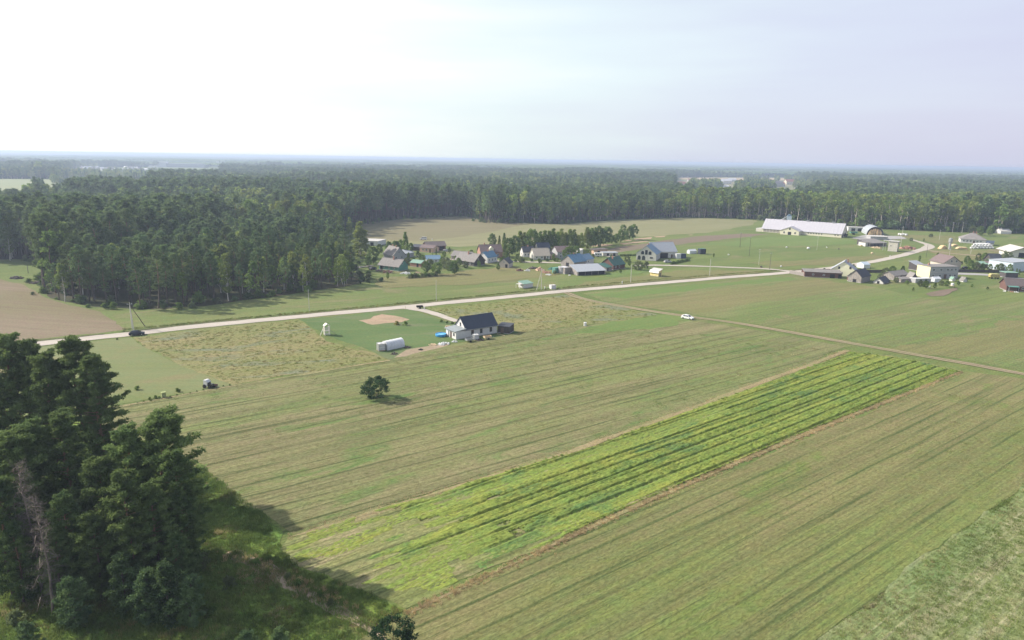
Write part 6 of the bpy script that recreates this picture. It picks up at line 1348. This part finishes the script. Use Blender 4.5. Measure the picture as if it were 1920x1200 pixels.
H('board_shed', 'dark grey board shed with a steep gable below the cream house', 'shed', (1614, 531), (1631, 527.2), 6.2, 3.0, 2.9, 'x', W_BOARD, R_TAR, .35, doors=[('l', 3.1, 1.7, 1.6)])
H('lean_shed', 'low brown lean-to left of the dark grey board shed', 'shed', (1590, 527.5), (1598, 528), 4, 1.8, .4, 'x', W_RED, R_GREY, .2, roof='mono')
H('cellar', 'small black pitched roof cellar on the grass', 'cellar', (1656, 533.2), (1667.5, 529.5), 4.6, .8, 2.0, 'x', W_WHITE, R_TAR, .4, doors=[('l', 2.3, 1.1, 1.3)])
H('plank_shed', 'weathered shed with a low grey roof beside the two storey block', 'shed', (1676, 525.5), (1703, 522), 6.5, 2.2, 1.6, 'x', W_BOARD, R_GREY, .4, wins=[('f', (2, 4), .9, .8, .7)], doors=[('f', 6, 1.4, 1.8)])
H('gable_shed', 'small brown shed with a sharp little gable left of the two storey block', 'shed', (1708, 528.2), (1719, 528.5), 5, 1.9, 2.3, 'y', W_DARK, R_GREY, .35)
H('plank_shed', 'low long roof in front of the weathered shed', 'shed', (1689, 529.5), (1708, 528.6), 3, 1.5, .5, 'x', W_BOARD, R_GREY, .2, roof='mono')
H('white_roof_shed', 'low shed with a flat white roof in the garden of the two storey block', 'shed', (1716, 531), (1745, 530.2), 3.6, 2.0, 0, wm=W_GREY, rm=PLAST, roof='flat', ov=.2, doors=[('f', 3, 1.2, 1.7), ('f', 6, 1.2, 1.7)])
H('garden_hut', 'small white garden greenhouse below the two storey block', 'greenhouse', (1752, 529.5), (1764, 529), 3, 1.6, .8, 'x', FILM, FILM, .1, plinth=False)
t, L = H('two_storey_block', 'two storey grey block house with a bright yellow end wall', 'apartment house', (1742, 522.8), (1794.8, 522), 9, 5.9, 0, wm=W_GREY, rm=R_GREY, roof='flat', ov=.2, wins=[('f', (2.0, 6.2, 10.0, 12.2, 14.5), 3.9, 1.3, 1.2), ('f', (2.0, 5.8, 11.8, 14.5), 1.0, 1.3, 1.2)], doors=[('f', 9.0, 1.5, 2.2, DOORM)], chim=(3, 5, 7.2))
MB().box(-.06, -.02, .05, 8.95, .3, 5.85).build('end_wall', M('yellow_plaster', (.80, .74, .42, 1), rough=.8, var=.04), t)
MB().bar((L * .49, -.08, .2), (L * .49, -.08, 5.8), .07).build('drain_pipe', METAL, t)
MB().box(.05, L - .05, -.05, -.01, 3.1, 3.3).build('string_course', W_CONC, t)
H('open_shed', 'dark open shed with a pale tilted roof behind the yellow end wall', 'shed', (1722, 508), (1736, 507), 6, 2.4, 2.0, 'x', W_DARK, R_LGREY, .4, roof='mono')
H('beige_house', 'beige brick house with a brown gabled roof behind the two storey block', 'house', (1767.5, 506), (1800.4, 506.2), 11, 4.0, 3.4, 'y', W_BEIGE, R_PURP, .6, wins=[('f', (4.4, 7.2), 4.1, 1.1, 1.3), ('f', (3, 8), 1.2, 1.3, .8)], doors=[('f', 5.4, 1, 2, DOORM)])
t = thing('satellite_dish', 'white round dish on a stand in the tilled garden edge', 'satellite dish', G(1743.5, 541.5), R(-100)); MB().lathe([(.04, 0), (.04, .7)], 8).build('stand', METAL, t)
ds = MB(); ds.lathe([(.1, 0), (.45, .08), (.62, .25), (.60, .27), (.4, .12)], 16); o = ds.build('dish', PLAST, t); o.location = (0, 0, 1.1); o.rotation_euler = (R(60), 0, 0)
t = thing('garden_tank', 'white water tank on a wooden stand beside the tilled garden', 'water tank', G(1785, 540), R(10))
for x in (-.7, .6):
    for y in (-.7, .6): MB().box(x, x + .1, y, y + .1, 0, 1.1).build('leg', WOODP, t)
MB().box(-.8, .8, -.8, .8, 1.1, 1.2).build('platform', WOODN, t); MB().lathe([(.65, 1.2), (.7, 1.5), (.7, 2.1), (.3, 2.35)], 14).build('tank', PLAST, t)
H('well_house', 'tiny grey pointed well house on the lawn right of the two storey block', 'well', (1806, 529), (1813, 528.7), 2.2, .8, 1.5, 'y', W_WHITE, R_GREY, .2, plinth=False)
H('garden_hut', 'small pale green pointed hut below the right end of the two storey block', 'hut', (1785, 527.5), (1791, 527.3), 1.8, 1.0, 1.0, 'y', W_PALE, R_TEAL, .15, plinth=False)
# yellow hay wagon
t = thing('hay_wagon', 'straw coloured farm wagon standing at the edge of the village street', 'wagon', G(1863, 522.5), R(-6)); MB().prism([(-2.2, .8), (2.2, .8), (2.3, 2.0), (-2.3, 2.0)], 0, 'y', -1.1, 1.1).build('body', M('straw_load', (.40, .33, .14, 1), rough=.9, var=.2), t)
MB().prism([(-2.2, 2.02), (2.2, 2.02), (1.7, 2.5), (-1.7, 2.5)], 0, 'y', -1.0, 1.0).build('load', M('hay_load', (.48, .42, .2, 1), rough=.95, var=.2, bump=.1), t)
for x in (-1.4, 1.4):
    for y in (-1.05, 1.05): MB().bar((x, y - .12, .45), (x, y + .12, .45), .45, n=12).build('wheel', RUBBER, t)
t, L = H('brown_cabin', 'dark red cabin with a wide brown-grey roof at the right picture edge', 'cabin', (1886.5, 545.3), (1935, 548), 8, 2.6, 2.6, 'x', W_RED, R_BROWN, .5, wins=[('f', (6.5, 9.5), 1.0, 1.0, 1.0)], doors=[('f', 4.8, 1.0, 2.0)])
MB().prism([(-1.8, 2.1), (-.06, 2.5), (-.06, 2.58), (-1.8, 2.18)], 0, 'x', .2, 4.4).build('awning', W_GREEN, t)
for x in (.3, 4.2): MB().box(x, x + .1, -1.75, -1.65, 0, 2.1).build('post', W_WHITE, t)
for k, (px, py, lb, m) in enumerate(((1884, 546.5, 'white sacks at the left corner of the brown cabin', PLAST), (1897, 547.5, 'red and orange toys under the green awning of the brown cabin', W_BRICK), (1905, 548, 'white bin bags in front of the brown cabin', PLAST))):
    heap('scrap_heap', lb, 'heap', (px, py), .8, .6, m, 70 + k, n=14)
H('white_barn', 'white roofed barn with a dark doorway at the right picture edge', 'barn', (1893.8, 482.3), (1935, 484), 16, 4.0, 2.4, 'y', W_PALE, R_CONC, 1.6, doors=[('f', 6.2, 3.4, 3.0)])
t, L = H('panel_hall', 'pale blue panelled hall at the right picture edge', 'hall', (1896.7, 510.5), (1940, 507.5), 13, 5.2, 0, wm=W_BLUE, rm=R_LGREY, roof='flat', ov=.3, doors=[('f', 2.0, 1.2, 2.2, DOORM)])
for k in range(11): MB().box(.04 + k * L / 11, (k + 1) * L / 11 - .04, -.09, -.03, .3, 5.1).build('wall_panel', W_BLUE, t)
H('dark_roof_house', 'house with a steep dark roof half hidden by the round grey-green tree', 'house', (1858.8, 497.5), (1878, 498), 8, 2.6, 3.6, 'x', W_DARK, R_TAR, .5, wins=[('f', (3, 5), .9, .9, .9)])
H('red_roof_shed', 'low shed with a reddish roof behind the street hedge', 'shed', (1856, 503.5), (1880, 504), 5, 2.2, 1.2, 'x', W_RED, R_PURP, .3, roof='mono')
H('green_carport', 'green roofed carport behind the street hedge', 'carport', (1839, 502.5), (1853, 503), 5, 2.2, .8, 'x', W_DARK, R_TEAL, .3, roof='mono')
H('blue_canopy', 'teal flat canopy behind the brown cabin', 'canopy', (1885, 521), (1908, 521.5), 5, 2.6, 0, wm=W_DARK, rm=R_TEAL, roof='flat', ov=.3)
# white hay bales and stones dotted over the meadow
for k, (px, py, s, m, lb) in enumerate([(1475, 464.5, .9, PLAST, 'white bag lying in the meadow below the entrance wing of the long barn'), (1515.5, 467, 1.5, PLAST, 'largest white bag in the meadow before the long barn'), (1550, 464.5, .7, PLAST, 'small white bag in the meadow right of the largest one'), (1572.5, 467.5, .8, WOODP, 'dark stone in the meadow before the long barn'), (1635, 476, 1.2, WOODN, 'pale stump on the bare patch left of the block tower'), (1464.5, 500.5, .8, PLAST, 'white bag beside the pale side road'), (1427, 501.5, 1.0, WOODP, 'dark stump beside the pale side road'), (1614.5, 461.5, 1.1, WOODN, 'pale stump left of the white walled hut'), (1366, 478.5, .8, PLAST, 'small pale stone in the meadow right of the black shed box')]):
    b_ = MB(); b_.lathe([(.3 * s, 0), (.62 * s, .12 * s), (.7 * s, .5 * s), (.45 * s, .85 * s), (.1, .95 * s)], 10); o = b_.build('meadow_bag' if m is PLAST else 'stump', m); o.location = G(px, py); tag(o, lb, 'bag' if m is PLAST else 'stump')

# ---------------------------------------------------------------- trees and bushes of the villages
VB = [tree_meshes('village_tree_%d' % i, grow_broad(850 + i, 9, .14, 3.3, nc=70, per=44, leaf=.42, crad=.85, shape=.85), M_BARK, L_BROAD) for i in range(3)]
VP = [tree_meshes('poplar_%d' % i, grow_broad(860 + i, 12, .05, 2.5, nc=85, per=40, leaf=.42, crad=.68, shape=.8, point=True), M_ASPEN, L_BIRCH) for i in range(3)]
VG = [tree_meshes('willow_%d' % i, grow_broad(870 + i, 6, .05, 3.4, nc=70, per=40, leaf=.36, crad=.8, shape=.7), M_BARK, L_GREY) for i in range(2)]
def vt(ms, kind, lb, px, py, h, h0, wide=1.0, group=None, cat='tree'):
    t = put_tree(ms[int(px) % len(ms)], kind, lb, cat, G(px, py), h / h0 * wide, group=group, sz=h / h0); return t
vt(VP, 'poplar_tree', 'broad tall poplar standing apart between the wood and the village', 677, 484, 19.5, 12, 1.35)
vt(VP, 'poplar_tree', 'tall poplar behind the brown-grey roofed house', 760.5, 480, 13.5, 12, .85)
vt(VB, 'garden_tree', 'dark round tree between the broad poplar and the brown-grey house', 700, 495, 9, 9, .95)
vt(VB, 'garden_tree', 'dark dense tree left of the tall poplar behind the brown-grey house', 742, 478, 8, 9, 1.0)
vt(VB, 'garden_tree', 'dark tree in front of the white flat shed', 729, 474, 6.5, 9, .9)
vt(VP, 'poplar_tree', 'small tree at the field end beside the back wood', 656, 447, 14, 12, 1.0)
vt(VP, 'poplar_tree', 'pale tree leaning out of the forest corner at the pasture', 640, 452, 16, 12, 1.1)
# the row of poplars and birches
rowp = [(955, 484, 12, 1), (946, 480, 9, 0), (966, 476, 11, 1), (975, 474, 13.5, 0), (983, 473.5, 12.5, 0), (990, 474, 13, 0), (997, 475, 15, 1), (1005, 474, 12.5, 0), (1013, 473, 13, 0), (1021, 474, 14, 0), (1029, 473.5, 13.5, 0), (1037, 474, 15, 0), (1045, 473, 13, 0), (1052, 472, 14.5, 0), (1060, 471, 12, 0), (1068, 471, 14, 0), (1076, 470, 13.5, 0), (1084, 469, 10, 0), (1090, 468, 11, 0), (1100, 466, 14, 0), (1107, 465, 13, 1), (1113, 464, 11, 1), (1121, 462, 13.5, 1), (1131, 460, 11, 1), (1138, 459, 12.5, 1), (1146, 457, 6, 1), (1155, 457, 7, 1), (1163, 455, 9, 1), (1172, 452, 7, 1), (1181, 450, 10, 1), (1187, 449, 11, 1), (1168, 441.5, 8.5, 1), (1151, 455, 5.5, 1)]
for k, (px, py, h, kd) in enumerate(rowp):
    near = 'round dark tree at the left end of the tree row' if k == 0 else ('light green tree in the dense row behind the village houses' if kd == 0 else 'dark green tree in the row running up the pasture')
    vt(VP if kd == 0 else VB, 'row_tree', near, px, py, h * .95, 12 if kd == 0 else 9, 1.12 if kd == 0 else .88, group='trees of the row behind the village' if k else None)
for px, py, h, w_, src, lb in [
    (1066, 496, 9.5, 1.1, VB, 'big dark round tree beside the village lane, left of the blue roofs'), (1080, 487, 7.5, .8, VB, 'dark tree just right of the big round lane tree'),
    (1123.5, 466, 4.6, .6, VB, 'single small dark tree on the sandy pasture'), (923, 462, 8, .9, VB, 'dark tree behind the red-brown brick house'), (936, 470, 9, .7, VP, 'light green tree behind the dormer roof'), (945, 466, 9.5, .8, VP, 'tree joining the brick house to the tree row'),
    (820, 516, 6.2, 1.15, VB, 'spreading apple tree in the village orchard, left one'), (852, 514, 6.2, 1.15, VB, 'spreading apple tree in the village orchard, right one'), (800, 512, 5.6, 1.1, VB, 'dark orchard bush left of the apple trees'), (838, 503, 5.4, 1.1, VG, 'grey-green bush behind the orchard trees'),
    (811, 487, 4.2, .5, VP, 'narrow light tree before the salmon house'), (818, 481, 5, .5, VP, 'thin pale tree at the corner of the salmon house'), (788, 491, 4.5, .5, VB, 'small dark conifer like tree in the gardens'), (776, 496, 3.6, .8, VB, 'olive bush below the side shed'), (766, 487, 4, .5, VB, 'small dark tree right of the brown-grey house'),
    (854, 492, 3.6, .7, VB, 'round bush before the old barn roof'), (898, 502, 3.6, .75, VB, 'bush before the dark gable of the long house'), (934, 507, 3.4, .8, VB, 'dark bush by the lane right of the blue roofed house'), (949, 488, 4, .6, VB, 'small round tree right of the brick house'),
    (727, 524.5, 3.6, .5, VB, 'small dark shrub standing alone below the left village house'), (843, 475, 3.4, .7, VB, 'bush at the right end of the wide brown barn'), (970, 487, 3.2, .9, VB, 'hedge bush left of the white cottage'), (1045, 492, 2.6, .8, VB, 'low bush before the purple-brown roofed house'), (1112, 485, 2.8, .8, VG, 'grey bush right of the white tilted shed'),
    (1196, 506, 4.6, 1.25, VG, 'wide grey-green willow bush below the house with arched windows'), (1180, 499, 3.0, .9, VB, 'dark bush behind the dark green roof'), (1211, 503, 3.6, .9, VG, 'right part of the willow thicket by the side road'), (1338, 483, 2.6, .5, VB, 'tiny tree on the meadow right of the black shed box'), (1163, 512, 1.6, 1.1, VB, 'low dark bush on the bright green grass by the red house'),
    (1672, 519, 5.5, .9, VB, 'dark round tree between the dark fence and the weathered shed'), (1650, 524, 3.0, 1.0, VG, 'light bush behind the black pitched cellar'), (1692, 514, 4.2, .7, VB, 'dark tree behind the weathered shed'), (1723.5, 492, 4.0, .45, VB, 'small dark tree on the grass behind the yellow end wall'), (1757, 494, 6.0, .62, VB, 'dark green tree left of the beige brick house'),
    (1735, 541, 3.6, 1.0, VB, 'wide dark bush left of the white dish'), (1752, 541, 2.6, .8, VB, 'bush right of the white dish'), (1775, 538, 3.0, .9, VB, 'bush beside the white tank on its stand'), (1712, 546, 1.7, .7, VB, 'small dark shrub on the meadow below the two storey block'), (1822, 539, 1.6, .9, VB, 'low bush on the lawn right of the tilled garden'), (1851, 543, 1.3, 1.3, VB, 'low dark shrub by the green garden path'),
    (1885, 497, 7.6, .95, VG, 'large round grey-green tree before the white roofed barn'), (1892, 514, 5.2, .8, VB, 'round green tree left of the pale blue hall'), (1818, 508, 6, .8, VB, 'first dark tree of the street hedge, beside the beige brick house'), (1830, 508, 5, .8, VG, 'yellow-green tree of the street hedge'), (1841, 509, 4.4, .8, VB, 'dark hedge tree before the green carport'), (1855, 509.5, 4.2, .8, VB, 'hedge tree before the reddish roof'), (1868, 510, 4, .8, VB, 'hedge tree near the right end of the street fence'), (1845, 492, 5.6, .9, VB, 'dark tree behind the green carport'), (1834, 489, 4.5, .8, VG, 'olive tree behind the street hedge'),
    (1905, 516.5, 3.6, .35, VB, 'slim dark thuja before the pale blue hall, left one'), (1910, 517, 3.4, .35, VB, 'slim dark thuja before the pale blue hall, right one'),
    (1822, 440, 7, .9, VG, 'pale tree at the wood edge behind the hipped roof'), (1838, 442, 7.5, 1.0, VB, 'dark round tree at the wood edge behind the hipped roof'), (1856, 442, 8, 1.0, VB, 'round tree at the wood edge left of the pale round roofed store'), (1732, 453.5, 2.5, .6, VB, 'tiny bush at the bend of the gravel road')]:
    vt(src, 'garden_tree', lb, px, py, h, {id(VB): 9, id(VP): 12, id(VG): 6}[id(src)], w_ if src is not VG else w_ * .9)
for k in range(9):
    put_tree(BUSH_M[k % 4] if k % 2 else BUSHG_M[k % 4], 'hedge_bush', 'low bush of the loose hedge in front of the village orchard', 'bush', G(766 + k * 6.4, 522 - k * .5), .8 + .15 * (k % 3), group='loose hedge in front of the orchard', parts=('stems', 'leaves'))
for k in range(12):
    put_tree(BUSH_M[k % 4], 'vineyard_bush', 'small round bush in the planted row behind the arched window house', 'bush', G(1163 + k * 3.2, 480.5 - k * .1), .55, group='planted row left of the arched window house', parts=('stems', 'leaves'))
for k in range(14):
    put_tree(BUSH_M[k % 4], 'garden_shrub', 'small dark shrub in the garden row right of the arched window house', 'bush', G(1258 + k * 2.6, 496 - k * .55), .55 + .1 * (k % 3), group='shrubs in the garden row of the arched window house', parts=('stems', 'leaves'))
for k in range(8):
    put_tree(BUSH_M[k % 4], 'garden_shrub', 'low shrub under the houses before the tree row', 'bush', G(966 + k * 15, 491 - k * .2), .8, group='shrubs under the houses before the tree row', parts=('stems', 'leaves'))


for k, (px, py, h, w_, src, lb) in enumerate([
    (690, 500, 4.5, .9, VB, 'dark garden tree left of the house nearest the wood'), (712, 478, 5.5, .8, VB, 'tree between the broad poplar and the white flat shed'), (752, 473, 6.5, .8, VB, 'dark tree touching the tall poplar on its left'), (771, 474, 5.0, .8, VB, 'dark tree right of the tall poplar'),
    (764, 497, 3.4, 1.1, VG, 'olive bush right of the blue-grey gable'), (783, 483, 3.6, .8, VB, 'dark garden tree before the dark low shed'), (793, 492, 3.8, .9, VB, 'round tree between the garden shed and the side shed'), (806, 503, 4.2, 1.0, VG, 'pale green orchard tree behind the apple trees'), (828, 497, 4.0, .9, VB, 'dark tree right of the pale blue roofed shed'),
    (844, 507, 4.4, 1.0, VG, 'pale green bush behind the right apple tree'), (833, 484, 3.4, .9, VB, 'bush before the wide brown barn'), (860, 500, 4.0, 1.0, VB, 'tree at the left end of the long house with the dark gable'), (873, 503, 3.2, .9, VG, 'olive bush in front of the long grey roof'), (884, 482, 3.6, .9, VB, 'bush behind the ridge of the long grey roofed house'),
    (896, 478, 4.2, .8, VP, 'light tree left of the red-brown brick house'), (941, 497, 3.6, .9, VB, 'bush between the blue roofed house and the small tan house'), (976, 492, 2.8, 1.1, VG, 'pale bush before the white cottage'), (1012, 494, 2.2, 1.2, VB, 'low hedge bush before the beige roof'), (1038, 489, 3.4, .7, VB, 'narrow bush at the reddish lean-to'),
    (1058, 488, 3.8, .9, VP, 'light bush at the left of the big round lane tree'), (1094, 490, 3.4, .8, VG, 'bush behind the long blue roof'), (1105, 479, 3.2, .9, VB, 'bush left of the white caravan'), (1146, 487, 2.6, .9, VB, 'bush at the bend of the village lane'), (1176, 492, 3.2, 1.0, VG, 'pale bush above the dark green roof'), (1040, 514, 1.6, 1.1, VG, 'low grey weeds bush in the scrap yard'),
    (1660, 517, 3.6, 1.0, VG, 'yellow-green bush left of the dark round tree by the fence'), (1680, 530, 2.2, 1.1, VG, 'low pale bush before the weathered shed'), (1700, 534, 1.8, 1.2, VB, 'low bush in the wild garden'), (1726, 537, 2.4, 1.1, VG, 'pale garden bush left of the wide dark bush'), (1764, 535, 2.2, 1.0, VG, 'pale bush before the garden greenhouse'),
    (1797, 535, 1.8, 1.0, VB, 'low bush right of the tank on its stand'), (1812, 497, 4.6, .9, VB, 'tree right of the beige brick house'), (1850, 500, 4.0, 1.0, VG, 'olive tree between carport and reddish roof'), (1876, 508, 3.6, .9, VG, 'pale hedge tree left of the round green tree'), (1803, 497, 2.0, .8, VB, 'bush at the wall of the beige brick house'),
    (1880, 529, 2.2, .9, VB, 'bush before the teal canopy'), (1708, 452, 2.2, 1.2, VG, 'scrub right of the arched hangar'), (1745, 445, 2.4, 1.2, VG, 'scrub on the rough ground before the forest'), (1600, 503, 2.0, .9, VB, 'bush behind the cream house'), (1545, 510, 1.8, 1.0, VB, 'bush behind the brown fence')]):
    vt(src, 'garden_tree', lb, px, py, h * 1.12, {id(VB): 9, id(VP): 12, id(VG): 6}[id(src)], w_ if src is not VG else w_ * .9)

# ---------------------------------------------------------------- far settlements
FW = [M('far_white_wall', (.75, .73, .70, 1)), M('far_cream_wall', (.62, .55, .42, 1)), M('far_grey_wall', (.45, .44, .43, 1))]
FRf = [M('far_red_roof', (.34, .15, .11, 1)), M('far_grey_roof', (.33, .33, .35, 1)), M('far_pale_roof', (.62, .62, .64, 1)), M('far_dark_roof', (.14, .13, .14, 1))]
def far_house(lb, px, L_, D_, wall, rise, wm, rm, rz, group, cat='house', nm='distant_house', wins=2):
    g = G(*px); t = thing(nm, lb, cat, g, rz, group)
    MB().prism([(-D_ / 2, 0), (D_ / 2, 0), (D_ / 2, wall), (0, wall + rise), (-D_ / 2, wall)], 0, 'x', -L_ / 2, L_ / 2).build('walls', wm, t)
    MB().prism([(-D_ / 2 - .5, wall - .3), (0, wall + rise + .1), (D_ / 2 + .5, wall - .3), (D_ / 2 + .5, wall - .05), (0, wall + rise + .4), (-D_ / 2 - .5, wall - .05)], 0, 'x', -L_ / 2 - .5, L_ / 2 + .5).build('roof', rm, t)
    for k in range(wins):
        MB().box(-L_ / 2 + (k + .6) * L_ / (wins + .2) - .6, -L_ / 2 + (k + .6) * L_ / (wins + .2) + .6, -D_ / 2 - .06, -D_ / 2 - .01, 1.2, 2.6).build('window', GLASS, t)
    return t
rng = np.random.default_rng(77); cn = ['red', 'grey', 'pale', 'dark']
for k in range(52):
    px = 140 + 135 * rng.random(); py = 315.5 + (rng.random() ** 1.2) * 12; ri = int(rng.integers(0, 4)); wi = int(rng.choice([0, 0, 1, 2]))
    far_house('tiny %s roofed house in the far town at the left horizon' % cn[ri], (px, py), rng.uniform(9, 20), 9, rng.uniform(3.5, 6), 3, FW[wi], FRf[ri], rng.uniform(-.9, .9), '%s roofed houses of the far town' % cn[ri])
t, _ = H('factory_hall', 'long pale factory hall with a white end block on the left horizon', 'factory', None, None, 60, 15, 0, wm=W_GREY, rm=R_LGREY, roof='flat', ov=0, L=150, rz=R(8), at_=tuple(G(312, 313.5)), plinth=False)
MB().box(-32, -.3, -4, 30, 0, 21).build('end_block', PLAST, t)
for nm, px, sx, sy, sz, lb in (('factory_block', (393, 311), 24, 14, 12, 'small white block right of the long factory hall'), ('factory_tower', (409, 311.5), 9, 9, 22, 'slim white tower right of the long factory hall'), ('factory_block', (287, 314), 30, 12, 7, 'low pale block left of the factory hall'), ('water_drum', (242, 325), 6, 6, 14, 'white upright tank in the far town')):
    box_thing(nm, lb, 'building', px, sx, sy, sz, FW[0], 0.1, bev=.3)
sheet('far_field', [(-300, 404), (-60, 404), (50, 402), (108, 352), (102, 336.5), (-300, 333)], field('far_green_field', (.22, .26, .13, 1), (.26, .27, .14, 1), (.15, .2, .1, 1), fine=.05, bump=0, patch=.006), 12, 2)
far_tan = field('far_stubble', (.42, .31, .20, 1), (.38, .30, .18, 1), None, fine=.05, bump=0, patch=.004)
sheet('far_field', [(-200, 318.3), (-200, 311.5), (90, 312), (98, 317)], far_tan, 20, 3)
sheet('far_field', [(1272, 336.5), (1274, 333), (1486, 333.6), (1488, 338), (1380, 338.5)], far_tan, 20, 3)
sheet('far_field', [(1266, 372), (1262, 338), (1490, 339), (1540, 352), (1530, 378), (1480, 390), (1330, 388)], field('far_green_field_b', (.20, .20, .11, 1), (.24, .22, .13, 1), None, fine=.05, bump=0, patch=.006), 12, 2)
for px, py, L_, D_, w_, rs, wi, ri, lb in [(1348, 345.5, 22, 14, 7, 5, 0, 2, 'white barn roof in the far clearing, left one'), (1361, 344.5, 26, 14, 8, 5, 0, 2, 'white long building with windows in the far clearing'), (1372, 340.5, 24, 12, 6, 4, 0, 2, 'white block at the back of the far clearing'), (1357, 353, 20, 9, 4, 3, 0, 2, 'low white shed in front in the far clearing'), (1448, 350, 48, 18, 8, 5, 2, 3, 'dark long barn right in the far clearing'), (1465, 350, 14, 10, 7, 4, 0, 0, 'white walled red roofed house right in the far clearing'), (1480, 346, 26, 14, 8, 6, 1, 0, 'wide red roofed house right in the far clearing'), (1278, 350, 16, 10, 6, 5, 1, 0, 'pinkish roofed house at the left edge of the far clearing'), (1293, 341, 12, 10, 5, 4, 2, 0, 'small red roofed house behind the trees of the far clearing'), (1459, 362, 20, 8, 3, 3, 2, 1, 'grey shed roof at the front of the far clearing'), (1507, 343, 14, 10, 5, 4, 0, 2, 'pale house hidden by trees right of the red roof'), (1095, 353.5, 14, 8, 6, 3, 0, 2, 'single white roof between the two forest belts')]:
    far_house(lb, (px, py), L_, D_, w_, rs, FW[wi], FRf[ri], R(10), None, wins=3)
rng = np.random.default_rng(78); pts = []
def clump(x0, x1, y0, y1, n, s=1.0):
    for _ in range(n): g = G(rng.uniform(x0, x1), rng.uniform(y0, y1)); pts.append((g.x, g.y, rng.uniform(.75, 1.1) * s))
clump(1290, 1352, 347, 358, 150); clump(1378, 1450, 350, 362, 240); clump(1395, 1440, 337, 348, 60, 1.1); clump(1488, 1540, 338, 356, 130); clump(1470, 1486, 338, 344, 12); clump(1452, 1462, 338, 343, 8)
clump(-60, 45, 334, 335.2, 160); clump(58, 130, 329, 336, 130); clump(64, 76, 330, 333, 14, 1.7); clump(135, 300, 327, 338, 260, .9); clump(150, 300, 318, 328, 90, .6); clump(300, 420, 326, 334, 200, .8); clump(110, 300, 340, 368, 330, .55); clump(1270, 1530, 364, 386, 420, .62); clump(-20, 140, 319, 322, 60, .6); clump(110, 150, 322, 330, 60, .8)
pts = np.array(pts); n3 = len(pts)
make_scatter('distant_trees', np.c_[pts[:, :2], np.zeros(n3)], np.stack([pts[:, 2] * 1.5, pts[:, 2] * 1.5, pts[:, 2]], 1), np.stack([0 * pts[:, 0], 0 * pts[:, 0], rng.uniform(0, 6.28, n3)], 1), rng.integers(4, 10, n3), F_MESH, label='clumps of far trees round the distant settlements')
# ---------------------------------------------------------------- haze
hb = MB(); hb.box(-80000, 80000, -300, 110000, -1.0, 58.0)
hm = bpy.data.materials.new('haze_air'); hm.use_nodes = True; nt = hm.node_tree; nt.nodes.clear()
o = nt.nodes.new('ShaderNodeOutputMaterial'); pv = nt.nodes.new('ShaderNodeVolumePrincipled')
pv.inputs['Density'].default_value = HAZE_DENSITY; pv.inputs['Color'].default_value = HAZE_COLOR; pv.inputs['Anisotropy'].default_value = 0.2
nt.links.new(pv.outputs[0], o.inputs['Volume'])
tag(hb.build('haze', hm), kind='stuff')
